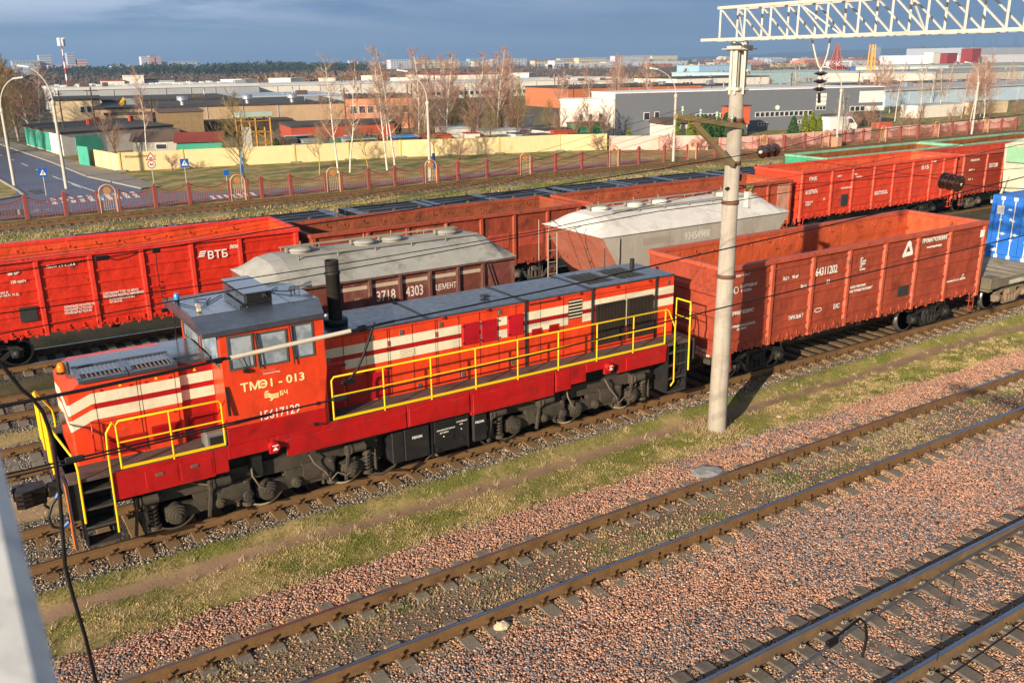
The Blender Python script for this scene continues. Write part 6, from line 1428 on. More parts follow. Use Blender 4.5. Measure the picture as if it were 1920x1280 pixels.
# ---- yellow panel wall
YW=M('wall_yellow','#dcc594',.8,var=.05,dirt='#b09a68',damt=.3,dscale=.5,streak=.12,space='World');YP=M('wall_yellow_post','#d6b46e',.8,var=.05);FOOT=M('footing_grey','#7e776c',.9,var=.2)
def wall_run(P,step,h,mat,post,label,name='panel_wall',foot=True):
    W_=thing(name,label,'wall',(P[0][0],P[0][1],GZ));O_=Vector((P[0][0],P[0][1],GZ))
    for a_,b_ in zip(P,P[1:]):
        A_=Vector((*a_,GZ));B_=Vector((*b_,GZ));d_=B_-A_;n=max(1,round(d_.length/step));ang=math.atan2(d_.y,d_.x);s_=d_.length/n
        for k in range(n):
            p=A_+d_*(k/n)-O_
            for o in [MB().bev(.08,s_-.08,-.06,.06,0,h,.01).build('panel',mat,W_),MB().bev(-.08,.08,-.12,.1,0,h+.04,.01).build('post',post,W_)]+([MB().bev(-.5,.5,-.3,.3,-.05,.14,.05).build('footing',FOOT,W_)] if foot else []): o.location=p;o.rotation_euler.z=ang
    return W_
YWT=wall_run([(15.56,91.1),(21.1,90.3),(31.3,88.1),(42.0,86.2),(51.8,82.6),(58.6,81.0),(63.3,78.6)],5.2,1.72,YW,YP,'long pale yellow concrete panel wall with grey footings behind the grass verge','yellow_wall')
wall_run([(15.56,91.1),(13.7,102.7)],2.2,1.6,YW,YP,'short run of yellow panel wall along the road up to the teal gate','yellow_wall',False)
text('ПРОМЫШЛЕННАЯ   13',.25,plain('wall_lettering','#8a5a3a'),YWT,(.35,-.16,1.25),bold=.004,rot=0).rotation_euler.z=math.radians(-8.2)
PW=M('wall_pink','#d9a79c',.8,var=.06,dirt='#b07f74',damt=.3,dscale=.5,space='World');PWP=M('wall_pink_post','#c98f84',.8)
wall_run([(63.4,78.3),(71.6,71.6)],4.5,1.5,PW,PWP,'pale pink panel wall continuing the yellow wall, left of the mast','pink_wall',False)
wall_run([(71.6,70.0),(80,68.9),(95.5,68.9)],4.5,1.35,PW,PWP,'pale pink panel wall behind reddish hedge shrubs, right of the mast','pink_wall',False)
wall_run([(99,69.4),(127,69)],5,1.2,PW,PWP,'pale pink panel wall above the green wagons at the right edge','pink_wall',False)
# ---- buildings
def V2(a_): return Vector((a_[0],a_[1],0))
WG=M('window_dark','#2f3238',.25,var=.3);WFW=plain('window_frame_white','#d9d7d2',.6)
def building(name,label,p0,p1,depth,h,wall,roof,cat='building',wins=(),par=.25,side_wins=(),roofh=None,left_mat=None,group=None,z0=GZ,overh=.15,dirv=None):
    dirv=dirv or None
    """box building; front edge p0-p1 faces the viewer; windows are parts: (u0,u1,z0,z1,count) with u in metres along the front"""
    A_=V2(p0);B_=V2(p1);d_=B_-A_;L_=d_.length;ang=math.atan2(d_.y,d_.x);r=thing(name,label,cat,(A_.x,A_.y,z0),ang,group)
    ex,ey=0,depth
    if dirv: ex,ey=dirv[0]*math.cos(ang)+dirv[1]*math.sin(ang),-dirv[0]*math.sin(ang)+dirv[1]*math.cos(ang)
    m=MB();m.cur=0;c8=[(0,0,0),(L_,0,0),(L_+ex,ey,0),(ex,ey,0),(0,0,h),(L_,0,h),(L_+ex,ey,h),(ex,ey,h)];m._add(c8,[(0,1,5,4)],False)
    m.cur=1;m._add(c8,[(1,2,6,5),(2,3,7,6),(3,0,4,7)],False)
    m.build('walls',[wall,left_mat or wall],r)
    m=MB();o_=overh
    if roofh:  # gable along x
        m.prism([(-o_*2,h-.02),(depth+o_*2,h-.02),(depth/2,h+roofh)],'x',-o_*2,L_+o_*2)
    elif dirv: m.prism([(-o_,-o_),(L_+o_,-o_),(L_+o_+ex,ey+o_),(ex-o_,ey+o_)],'z',h,h+par)
    else: m.bev(-o_,L_+o_,-o_,depth+o_,h,h+par,.02)
    m.build('roof',roof,r)
    rq=random.Random(int(p0[0]*3+h*7))
    if L_>16 and not roofh and not dirv and name not in('grey_warehouse','red_white_plant'):
        for k in range(int(min(9,L_/7))):
            a_=rq.uniform(1,L_-2);b_=rq.uniform(.8,max(1,depth*.5));e_=rq.uniform(.3,.9);m=MB()
            if rq.random()<.5: m.bev(a_,a_+rq.uniform(.6,2.4),b_,b_+rq.uniform(.6,1.6),h+par-.02,h+par+e_,.03)
            else: m.cyl((a_,b_,h+par-.02),(a_,b_,h+par+e_*1.6),.14,n=7);m.cyl((a_,b_,h+par+e_*1.6),(a_,b_,h+par+e_*1.6+.15),.26,.1,n=7)
            m.build('roof_vent',ZINC if rq.random()<.6 else BRNR,r)
        for k in range(1,int(min(12,L_/5))):
            MB().box(k*L_/min(12,L_/5)-.05,k*L_/min(12,L_/5)+.05,-.09,-.002,0,h-.02).build('downpipe',ROOFL,r)
        MB().box(.02,L_-.02,-.045,-.002,0,min(.6,h*.16)).build('plinth',bm('plinth_grey','#6b655d',dirt='#4b453e',damt=.6),r)
    for w in wins:
        u0,u1,za,zb,n=w[:5];gap=w[5] if len(w)>5 else .35;mt=w[6] if len(w)>6 else WG;s_=(u1-u0)/n
        for k in range(n):
            a_=u0+k*s_+s_*gap/2;b_=a_+s_*(1-gap);m=MB();m.cur=0;m.box(a_-.06,b_+.06,-.05,0,za-.06,zb+.06);m.cur=1;m.box(a_,b_,-.07,-.052,za,zb);m.build('window',[WFW,mt],r)
    for w in side_wins:
        u0,u1,za,zb,n=w[:5];gap=.4;s_=(u1-u0)/n
        for k in range(n):
            a_=u0+k*s_+s_*gap/2;b_=a_+s_*(1-gap);m=MB();m.cur=0;m.box(-.05,0,a_-.06,b_+.06,za-.06,zb+.06);m.cur=1;m.box(-.07,-.052,a_,b_,za,zb);m.build('window',[WFW,mt if 0 else WG],r)
    return r
def bm(n,c,**k):
    k.setdefault('var',.07);k.setdefault('space','World');k.setdefault('dscale',.3);k.setdefault('damt',.35);k.setdefault('fine',.04);return M(n,c,k.pop('rough',.85),**k)
ROOFD=bm('bitumen_roof','#38332f',var=.15,dirt='#5a5048',damt=.5);ROOFL=bm('pale_roof','#a7a9ac',dirt='#7f8286');WHT=bm('white_wall','#d8d2c8',dirt='#a89c8c',streak=.12);CRM=bm('cream_wall','#cdb795',dirt='#9c8466',streak=.15);BEI=bm('beige_wall','#a98f72',dirt='#75604a',damt=.5,streak=.2)
GRYW=bm('grey_wall','#63676f',dirt='#686c74',damt=.15,var=.03);TEAL=bm('teal_paint','#3f9a84',dirt='#1f6f5c');BRK=bm('red_brick','#a8452e',dirt='#6f3326',damt=.5);ORG=bm('orange_plaster','#c88262',dirt='#9a6248',streak=.15);ZINC=M('zinc','#b9bdc0',.35,.7,var=.1)
BRNR=bm('brown_sheet_roof','#5a4a40',dirt='#3a302a');REDR=bm('red_tile_roof','#7c3328',dirt='#4f221c');WDK=bm('dark_shed','#3a352f',dirt='#26221e')
RIB=M('ribbed_sheet','#8a7350',.7,var=.1,dirt='#5f4d36',damt=.5,streak=.3,boards=('X',.3,.5))
# garages along the road
g=building('garage_block','low white garage block with flat black roof and teal doors along the road',(13.4,111.4),(26.2,116.0),19,2.3,WHT,ROOFD,'garage',left_mat=WHT,dirv=(-1.7,19.5))
_a=math.atan2(4.6,12.8);_e=Vector((-1.7*math.cos(_a)+19.5*math.sin(_a),1.7*math.sin(_a)+19.5*math.cos(_a),0))
for k in range(5):
    m=MB();m.bar(_e*(.30+.14*k)+Vector((-.03,0,1.15)),_e*(.42+.14*k)+Vector((-.03,0,1.15)),.08,2.1);m.build('teal_door',TEAL,g)
    m=MB();m.bar(_e*(.30+.14*k)+Vector((-.03,0,2.3)),_e*(.42+.14*k)+Vector((-.03,0,2.3)),.07,.16);m.build('brick_lintel',BRK,g)
MB().box(1.5,4.6,-.06,0,.2,2.0).build('teal_door',TEAL,g)
for x,y in ((6.5,6),(9,9),(13,8)): MB().bev(x,x+.5,y,y+.5,2.75,3.4,.03).build('chimney',BRK,g)
o=MB().bev(-1.1,1.1,-.05,.05,0,1.9,.02).build('yard_gate',TEAL,None,(13.6,98.6,GZ));o.rotation_euler.z=math.radians(-75);tag(o,'small teal steel gate in the yellow wall beside the road','gate')
building('small_house','small grey-white house with dark gabled roof behind the yellow wall corner',(20.2,109.0),(24.5,107.2),3.6,1.35,bm('house_grey','#a39d94'),BRNR,'house',wins=[(2.4,3.6,.45,.95,1,.1)],roofh=1.15)
building('corrugated_shed','brown shed with tall vertical ribbed right-hand wall under a slanting roof',(26.6,124),(31.9,123.2),7,3.6,RIB,BRNR,'shed')
building('brown_lean_to','long dark brown sheet roof sloping left of the ribbed shed',(22.5,138),(28.5,137),9,2.9,BEI,BRNR,'shed')
building('red_roof_hut','low hut with rust-red tiled roof and teal walls behind the yellow wall',(23.9,104.5),(28.4,103.0),4,1.3,TEAL,REDR,'hut',roofh=.95)
building('cream_annex','cream two-storey annex with three small windows at the left end of the long factory',(17.3,150),(23.9,149),16,4.6,CRM,ROOFD,wins=[(3.7,6.3,2.9,3.7,3,.4)])
ZINC=M('zinc','#b9bdc0',.35,.7,var=.1)
f=building('long_beige_factory','long low beige factory with black roof edge and shiny round roof vents',(21.4,140),(55.4,132),26,3.6,BEI,ROOFD,'factory')
for i,u in enumerate((11.8,20.9,27.4)):
    m=MB();m.cyl((u,2,3.8),(u,2,4.5),.35,n=12);m.lathe([(.75,4.5),(.75,5.1),(.0,5.15)],(u,2,0),n=16);m.build('roof_vent',ZINC,f)
m=MB();m.bar((3.2,6,3.9),(3.9,6,4.9),.5,.5);m.build('yellow_duct',M('duct_yellow','#d6a81c',.5),f)
building('dark_roof_hall','wide hall with sooty dark roof behind the beige factory',(26,160),(46,157),24,3.9,BEI,ROOFD,'hall')
building('white_roof_hall','long white-roofed hall in the middle distance left of centre',(24.7,200),(64,199),30,4.9,ROOFL,bm('white_roof','#c9c8c6'),'hall',par=.5)
building('blue_grey_hall','hall with pale blue-grey sloping roof behind the round vents',(42,172),(70,168),22,3.5,bm('blue_grey_wall','#a9b1bd'),bm('blue_grey_roof','#9aa6b6'),'hall')
building('white_works','long white works building with a ribbon of small windows',(66,208),(104,206),26,4.6,WHT,bm('white_roof','#c9c8c6'),'factory',wins=[(4,34,1.6,2.5,24,.4)])
building('white_works','long white works building behind the middle street lamp',(104.5,206),(146,203),26,4.3,WHT,bm('white_roof','#c9c8c6'),'factory',wins=[(3,40,1.4,2.2,24,.4)])
building('orange_office','two-storey faded orange building with broken windows behind the birches',(53.7,128),(62.7,124),13,4.4,ORG,ROOFD,wins=[(.6,9.3,2.3,3.3,7,.3),(2.5,3.9,.4,1.2,1,.1),(6.9,8.2,.5,1.3,1,.1)])
b_=building('brick_garages','low red brick garage row with flat dark roof behind the yellow wall',(37.5,106),(50.0,104),8,2.2,BRK,ROOFD,'garage')
MB().box(1.3,1.9,-.06,0,.1,1.1).build('teal_door',TEAL,b_);MB().box(2.3,2.9,-.06,0,.1,1.1).build('teal_door',TEAL,b_)
yf=thing('timber_frame_stand','yellow and pale timber frame structure beside the olive bare tree','frame structure',(29.3,98,GZ))
m=MB();Y_=M('frame_ochre','#a8792c',.8,var=.2)
for x in (0,1.5,3.1):
    for y in (0,2): m.bar((x,y,0),(x,y,4.0),.16,.16)
for z in (1.2,2.4,3.6): m.bar((0,0,z),(3.1,0,z),.12,.12);m.bar((0,2,z),(3.1,2,z),.12,.12)
m.bar((0,0,1.2),(1.5,0,2.4),.1,.1);m.bar((1.5,0,2.4),(3.1,0,1.2),.1,.1);m.build('frame',Y_,yf);MB().bev(-.3,3.4,-.2,2.2,4.0,4.5,.05).build('canopy',bm('canopy_pale','#a9b8aa'),yf);MB().box(-.1,.9,-.12,-.1,.2,3.0).build('white_board',WHT,yf)
# yard clutter between the wall and the works: sheds each its own thing
q=random.Random(5)
cl=[((33.2,99),2.2,1.4,'rusty brown low shed roof just behind the yellow wall, right of the frame',BRNR,WDK),((35.8,97.5),2.6,1.2,'grey sheet-metal shelter behind the wall, left of the red brick garages',bm('sheet_grey','#8c8f90'),bm('sheet_grey','#8c8f90')),((40.5,96),3.2,1.15,'flat grey slab stack behind the birches',bm('sheet_grey','#8c8f90'),WDK),((45.5,94.5),2.6,1.25,'dark shed with a blue tarpaulin roof between the two birch pairs',bm('tarp_blue','#3c7db8'),WDK),((49.2,94),3,1.3,'low orange-brown shed right of the birch pairs',bm('rust_roof','#8a4a30'),BRK),((53.2,97),3.4,1.7,'pale blue-roofed shed in front of the faded orange building',bm('pale_blue','#a9c0cc'),WHT),((57.4,95),5,1.35,'long low white garage with green trim behind the middle lamp',ROOFL,WHT),((64.5,92.5),5,1.2,'second long low white garage with dark roof',ROOFD,WHT),((60.2,89.5),3.4,.95,'dark pitched shed roof right of the middle lamp',BRNR,WDK),((67.5,104),3.2,2.2,'small bright white shed left of the green shed',WHT,WHT),((65.3,91.5),3.1,1.15,'low hut with brick-orange roof beside the green shed',BRK,BRK),((68.4,90.5),3.6,1.9,'green sheet-metal shed with rusty roof near the white building end',bm('rust_roof','#8a4a30'),bm('green_sheet','#3f8a66'))]
for (x,y),w_,h_,lab,rf,wl in cl: building('yard_shed',lab,(x,y),(x+w_,y-.4),3,h_,wl,rf,'shed',overh=.1,par=.12)
# long grey building with white end
gb=building('grey_warehouse','long dark grey warehouse with white roof edge, seen behind the mast',(74.7,91.4),(115.6,82.0),7,5.3,GRYW,bm('white_trim','#dedede'),'warehouse',left_mat=WHT,par=.12,overh=.1,wins=[(4.1,4.9,2.0,2.85,1,.1),(5.65,6.3,2.0,2.9,1,.1),(11.7,16.0,1.85,2.45,7,.3),(20.8,30.1,1.85,2.4,12,.3),(21.4,22.8,.75,1.05,3,.3),(27.8,29.2,.85,1.15,3,.3),(30.6,32.2,2.5,2.95,3,.2),(36.3,38.9,2.15,2.75,3,.2),(38.95,42.0,2.15,2.7,1,.02,WFW)]+[(30.6,32.2,3.15+.55*k,3.5+.55*k,1,.05,WFW) for k in range(3)]+[(37.8,42.0,3.3+.52*k,3.7+.52*k,3,.08,WFW) for k in range(3)])
MB().cyl((24.3,-.02,2.96),(24.3,-.12,2.96),.32,n=14).build('satellite_dish',WHT,gb);MB().box(31.6,34.5,-.1,0,0,1.9).build('garage_door',bm('door_brown','#4a4038'),gb)
MB().box(37.0,41.5,-.1,0,0,2.1).build('loading_door',bm('door_brown','#4a4038'),gb)
m=MB()
for k,(v,za,zb) in enumerate([(2.0,2.6,3.6),(4.0,2.6,3.6),(6.4,2.5,3.6),(8.6,1.6,2.1),(9,.3,1.3),(6,.3,1.3),(2.2,.3,1.3),(4.5,.3,1.3)]): pass
A_=V2((69.5,96.1));
we=building('white_end_building','white plastered end building with small dark windows adjoining the grey warehouse',(69.5,96.0),(74.6,91.55),5,4.55,WHT,bm('white_trim','#dedede'),left_mat=WHT,par=.12,wins=[(2.5,2.9,2.0,2.8,1,.1),(3.7,4.1,2.05,2.85,1,.1),(4.9,5.35,2.1,2.9,1,.1),(6.0,6.4,1.3,1.75,1,.1),(2.7,3.1,.3,1.0,1,.1),(3.9,4.3,.3,1.0,1,.1),(4.75,5.0,.3,1.0,1,.1),(5.2,5.5,.3,1.0,1,.1)])
og=thing('orange_gatehouse','orange-red timber box on a white block base right of the mast before the grey building','kiosk',(85.8,83.0,GZ),math.radians(-10));MB().bev(0,3.6,0,1.0,1.35,3.6,.03).build('orange_walls',bm('orange_board','#c4553a'),og);MB().bev(.2,3.4,.1,.9,0,1.35,.03).build('block_base',WHT,og);MB().bev(-.1,3.7,-.1,1.1,3.6,3.72,.02).build('roof_slab',ROOFD,og)
og=building('low_entry_porch','low entrance building with brown sloping roof among conifers before the grey wall',(78.3,86.0),(86,83.6),5,1.7,WHT,BRNR,'porch',roofh=.7,wins=[(5,7.5,.5,1.2,3,.3)])
van=thing('white_van','white van parked before the grey building, partly hidden by the pink wall','van',(97.5,76.5,GZ),math.radians(-8))
m=MB();m.prism([(0,.3),(4.6,.3),(4.7,1.0),(4.4,1.25),(3.7,1.95),(3.4,2.1),(.1,2.1),(0,1.9)],'y',0,1.9);m.build('van_body',plain('van_white','#d8d8d6',.3),van)
m=MB();m.prism([(3.1,1.3),(4.15,1.3),(3.65,1.85),(3.1,1.85)],'y',-.006,0);m.build('van_window',WG,van)
for x in (.9,3.7): MB().cyl((x,-.02,.32),(x,.2,.32),.32,n=14).build('wheel',BLK,van)
o=MB().bev(0,3,0,1.2,0,.7,.05).build('orange_skip',bm('orange_board','#c4553a'),None,(111,79,GZ));tag(o,'orange-red box skip at the foot of the grey building, right end','skip')
# right side
building('long_blue_warehouse','long pale blue warehouse at the right edge behind bare birches',(150,106),(235,104),20,3.3,bm('ice_blue_wall','#a9bccc'),ROOFL,'warehouse',overh=.3,par=.3)
building('white_long_shed','long white-grey shed with roof trusses between the birches on the right',(180,128),(235,126),16,3.2,bm('offwhite_wall','#bcb6ac'),ROOFD,'shed')
for k,(x,l_,lab,mt) in enumerate(((133,12,'white trailer row behind the pink wall on the right',WHT),(147,11,'cream and brown trailer behind the pink wall near the right edge',CRM),(172,9,'white building block at the right edge above the green wagons',WHT))): building('parked_trailer',lab,(x,88),(x+l_,87.6),3,1.9,mt,ROOFL,'trailer',overh=.05,par=.1)
building('pale_hall','large pale hall with grey roof at the right edge',(236,152),(320,150),40,4.8,bm('offwhite_wall','#bcb6ac'),bm('grey_roof','#8f9294'),'hall',par=.4)
building('pale_green_hall','large pale green-grey hall behind the pale hall on the right',(318,200),(430,198),40,5.6,bm('pale_green_wall','#aab5a9'),bm('grey_roof','#8f9294'),'hall',par=.5)
building('red_white_plant','long white plant building with crimson blocks far right',(582,360),(900,350),60,9.6,bm('white_far','#cfcfd4'),ROOFL,'factory')
building('crimson_block','crimson cube on the roofline of the far right plant, left one',(557,352),(567,351.6),8,10.6,bm('crimson','#82302f'),bm('crimson','#82302f'));building('crimson_block','crimson cube on the roofline of the far right plant, right one',(584,352),(593,351.6),8,13.2,bm('crimson','#82302f'),bm('crimson','#82302f'));building('grey_plant_top','grey upper storey behind the crimson cubes',(700,430),(960,425),50,14.8,bm('grey_far','#9aa0ab'),ROOFL)
building('white_silo_block','narrow white tower left of the crimson cubes',(508,330),(515,330),6,11.0,WHT,WHT,'tower')
building('orange_works','long orange brick works behind the white end building',(112,152),(146,149),18,3.9,bm('orange_brick','#b06844'),ROOFD,'factory');building('orange_works_wing','short orange wing behind the grey roof near the fourth lamp',(150,156),(166,155),10,3.4,bm('orange_brick','#b06844'),ROOFD)
building('white_hall','white hall with blue door left of the mast head',(186,200),(222,198),20,3.9,WHT,ROOFD,'hall',wins=[(2,6,2.2,2.9,3,.3)]);building('blue_steel_boxes','row of royal blue containers beyond the orange works',(140,185),(172,183),4,2.9,bm('royal_blue','#24489a'),bm('royal_blue','#24489a'),'containers')
building('pale_teal_hall','pale teal hall right of the mast',(240,232),(300,230),30,4.4,bm('pale_teal','#9db4b8'),bm('pale_teal','#9db4b8'),'hall');building('sky_blue_block','pale blue box building right of the mast head',(282,290),(312,289),14,6.4,bm('pale_skyblue','#8fb2cf'),bm('pale_skyblue','#8fb2cf'))
building('white_store','white store with crimson roof sign, centre distance',(143,262),(166,260),30,5.3,WHT,bm('crimson','#82302f'),wins=[(12,22,1.0,1.8,2,.3)]);building('white_store','long white single-storey store right of the crimson roof sign',(152,252),(205,248),24,3.5,WHT,WHT,wins=[(25,50,.9,1.6,14,.4)])
building('white_striped_hall','white hall with a row of dark slots beyond the orange works',(165,236),(240,232),20,2.8,WHT,WHT,wins=[(8,70,.6,1.4,26,.5)])
building('office_block','small white and pink block in front of the forest hill, left',(54,330),(61,329),10,4.6,WHT,bm('rust_roof','#8a4a30'),wins=[(1,6.2,1.8,2.7,6,.35)]);building('grey_block','grey concrete block right of the small white block under the forest hill',(67.5,332),(77.5,331),14,4.6,bm('grey_far','#9aa0ab'),ROOFD,wins=[(.6,9.5,1.5,3.3,7,.4)])
q=random.Random(9)
for i in range(9):
    x=70+i*16;building('sawtooth_hall','white sawtooth rooflight hall, number of its row in front of the forest hill' if 0 else 'white rooflight on the far plant below the forest hill',(x,300+q.uniform(-8,8)),(x+q.uniform(5,9),300),9,4.4+q.uniform(-.6,.8),WHT,WHT,'rooflight',group='white rooflights below the forest hill')
# distant town
def block(lab,x,y,w,h,mt,floors=0,z=GZ,name='apartment_block',grp=None,cols=8,roof=None):
    r=thing(name,lab,'apartment block',(x,y,z),group=grp);MB().box(0,w,0,14,0,h).build('walls',mt,r)
    if floors:
        m=MB()
        for k in range(floors): 
            zz=(k+.45)*h/floors
            for c_ in range(cols): m.box((c_+.2)*w/cols,(c_+.75)*w/cols,-.25,0,zz,zz+h/floors*.5)
        o=m.build('window_rows',bm('far_windows','#7b8694'),r);o['kind']='stuff'
    MB().box(-.3,w+.3,-.3,14.3,h,h+.8).build('roof',roof or mt,r);return r
FW=bm('far_white','#c4c6cc');FP=bm('far_pink','#cf9c90');FY_=bm('far_cream','#cdbf9d');FG=bm('far_grey','#a3abb8')
block('pink and white apartment block with red roof on the forest skyline',306,1500,12,21,FW,9);block('salmon middle section of the pink apartment block on the skyline',318.5,1499,7,23,FP,9,roof=bm('far_red','#a84038'));block('right section of the pink apartment block on the skyline',326,1500,9,20.5,FP,9);block('long grey apartment block right of the pink one on the skyline',338,1505,52,13.5,FG,5,cols=14)
block('grey-blue tower block with an open frame top on the left skyline',134,1200,13,21,FG,8);block('wide low grey block on the left skyline',105,1190,28,15,FG,4);block('tall grey twin tower right of the red and white mast',177,1300,9,24.5,FG,9);block('pinkish block right of the red and white mast',188.5,1300,11,16.5,FP,5);block('small pale blocks on the skyline left of the pink apartment block',245,1400,26,9,FW,2);block('low pinkish hall on the far left skyline',140,1180,30,10,FP,2)
for i,(px_,w_,h_) in enumerate(((1071,11,17),(1098,9,12.5),(1108,9,12.5),(1122,12,12),(1137,10,13),(1160,11,12.5),(1178,8,12.5),(1196,9,11.5),(1208,11,13))): block(['white tower alone on the skyline left of the birch pairs','first of the pale far tower blocks behind the birches'][min(i,1)] if i<2 else 'pale tower block in the distant row behind the birches',px_,2500,w_,h_+9,FW,5,grp=None if i==0 else 'distant row of pale tower blocks',z=-12)
block('white long apartment block on the skyline left of the fourth lamp',1060,1300,81,14.5,FW,6,cols=20);block('cream hall with gabled front on the skyline',980,1300,62,11.8,FY_,3,cols=12);block('cream long block left of the gabled hall on the skyline',895,1310,80,8.8,FY_,2,cols=12,roof=bm('far_red','#a84038'));block('low white hall across the skyline below the white apartment block',800,1000,150,5.6,FW,0);block('white hall row beyond the dark trees, centre right',640,900,120,4.6,FW,0);block('narrow white block left of the cream halls',640,895,14,8.2,FW,3)
block('white houses on the centre skyline right of the bare trees',600,1250,34,12,FW,4);block('cream houses on the centre skyline',650,1260,70,11,FY_,3)
block('cream sheds left of the mast head on the skyline',1500,1700,80,16,FY_,0);block('white dome-roofed hall left of the mast head',1180,1350,50,6,FW,0);block('white sheds right of the mast head',1640,1500,80,9,FW,0);block('terracotta houses under the right skyline',2050,1700,160,9,bm('far_terracotta','#b9775a'),0);block('long terracotta roof row on the right',1500,1250,120,2.5,bm('far_terracotta','#b9775a'),0)
block('pale tower block between the two cranes and the crimson cubes',3440,2500,34,46,FW,6)
for i,(x,y,w_,h_) in enumerate(((3610,2400,22,46),(3690,2400,25,44),(3760,2400,28,45))): block('small dark tower on the right ridge',x,y,w_,h_,bm('far_dark','#3f5068'),0,grp='small dark towers on the right ridge')
q=random.Random(77)
for i in range(46):
    y=q.uniform(500,1500);x=y*q.uniform(.75,1.85);block('tiny pale far shed scattered among the distant trees',x,y,q.uniform(12,50),q.uniform(2.5,5),[FW,FW,FG,bm('far_terracotta','#b9775a'),FY_][q.randrange(5)],0,grp='tiny far sheds among distant trees',name='far_shed')
# masts, cranes, chimneys
mt=thing('telecom_mast','red and white telecom mast with pale antenna head on the left','mast',(34.6,260,GZ));h_=15.0
RM=plain('mast_red','#b83a34');WM=plain('mast_white','#d8d8da')
for k in range(10): MB().cyl((0,0,1.5*k),(0,0,1.5*(k+1)),.32-.02*k,.30-.02*k,n=8).build('mast_section',RM if k%2 else WM,mt)
m=MB();
for a_ in range(6): m.bev(.7*math.cos(a_)-.2,.7*math.cos(a_)+.2,.7*math.sin(a_)-.2,.7*math.sin(a_)+.2,14.2,16.2,.05)
m.build('antenna',WM,mt)
def lattice_tower(lab,x,y,h,w0,w1,mat,cat='crane'):
    r=thing('tower_crane' if cat=='crane' else 'lattice_mast',lab,cat,(x,y,GZ));m=MB();n=9
    for s in (-1,1):
        for u in (-1,1): m.bar((s*w0,u*w0,0),(s*w1,u*w1,h),.3,.3)
    for k in range(n):
        a_=k/n;b_=(k+1)/n;wa=w0+(w1-w0)*a_;wb=w0+(w1-w0)*b_
        for u in (-1,1): m.bar((-wa,u*wa,a_*h),(wb,u*wb,b_*h),w0*.06+.05,w0*.06+.05);m.bar((wa,u*wa,a_*h),(-wb,u*wb,b_*h),w0*.06+.05,w0*.06+.05);m.bar((-wa,u*wa,a_*h),(wa,u*wa,a_*h),w0*.05+.05,w0*.05+.05)
    m.build('lattice',mat,r);return r
r=lattice_tower('orange-red lattice crane tower right of the hanging insulators',383,300,15.5,3.0,.4,M('crane_red','#a8503a',.6,var=.1));m=MB();m.bar((-12,0,2.5),(6,0,4.5),1.6,1.6);m.bar((0,0,9),(-5,0,2.2),.4,.4);m.build('boom',M('crane_red','#a8503a'),r)
r=lattice_tower('yellow crane boom standing upright right of the red crane',246,180,12.8,.9,.55,M('crane_yellow','#c39440',.6,var=.1))
r=thing('plant_mast','slim red and white mast above the crimson blocks near the right edge','mast',(745,400,GZ))
for k in range(8): MB().cyl((0,0,3.5*k),(0,0,3.5*(k+1)),.8-.07*k,.75-.07*k,n=6).build('mast_section',RM if k%2 else WM,r)
for i,(x,h_) in enumerate(((5640,135),(5820,105),(5880,105),(6100,120),(6130,150))):
    o=MB().cyl((0,0,0),(0,0,h_),9,6,n=8).build('chimney',bm('far_dark','#3f5068'),None,(x,3400,0));tag(o,'dark blue-grey power station chimney on the right skyline','chimney','power station chimneys on the right skyline')

building('white_stair_block','tall white right half of the small office block under the forest hill',(61,330),(67.2,329),10,6.0,WHT,WHT)
building('blue_roof_hall','hall with bright blue gabled roof and white end beside the yellow crane',(408,300),(430,298),24,2.8,WHT,bm('roof_blue','#2e62b0'),'hall',roofh=1.6)
building('dark_opening_box','dark box painted as the shaded opening under the right half of the beige factory',(34,131),(46,129.5),5,1.6,WDK,WDK,'shed')  # closed box; its dark colour stands for the shade inside the opening
f2=building('truss_frame_hall','pale shed roof strip running behind the grey warehouse to the right',(128,150),(205,147),10,3.0,bm('offwhite_wall','#bcb6ac'),ROOFL,'shed')
q=random.Random(31)
for i in range(26):
    x=q.uniform(26,62);y=q.uniform(206,228);building('roof_vent','small white roof vent on the long white-roofed halls',(x,y),(x+.8,y),.8,1.0,WHT,WHT,'roof vent',group='white roof vents on the long halls',z0=GZ+4.6,overh=.05,par=.1)
for i in range(60):
    y=q.uniform(650,2300);x=y*q.uniform(.95,1.72);block('tiny pale far house scattered on the right-hand plain',x,y,q.uniform(14,60),q.uniform(2.5,6)*(.7+y/2500),[FW,FG,FP,bm('far_terracotta','#b9775a'),FY_,bm('far_terracotta','#b9775a')][q.randrange(6)],0,grp='tiny far houses on the right-hand plain',name='far_house')
for i in range(22):
    y=q.uniform(1250,1700);x=y*q.uniform(.48,1.05);block('small pale block on the centre skyline',x,y,q.uniform(18,45),q.uniform(8,13.5),[FW,FG,FY_,FP][q.randrange(4)],3,grp='small pale blocks on the centre skyline',name='far_block',cols=6)

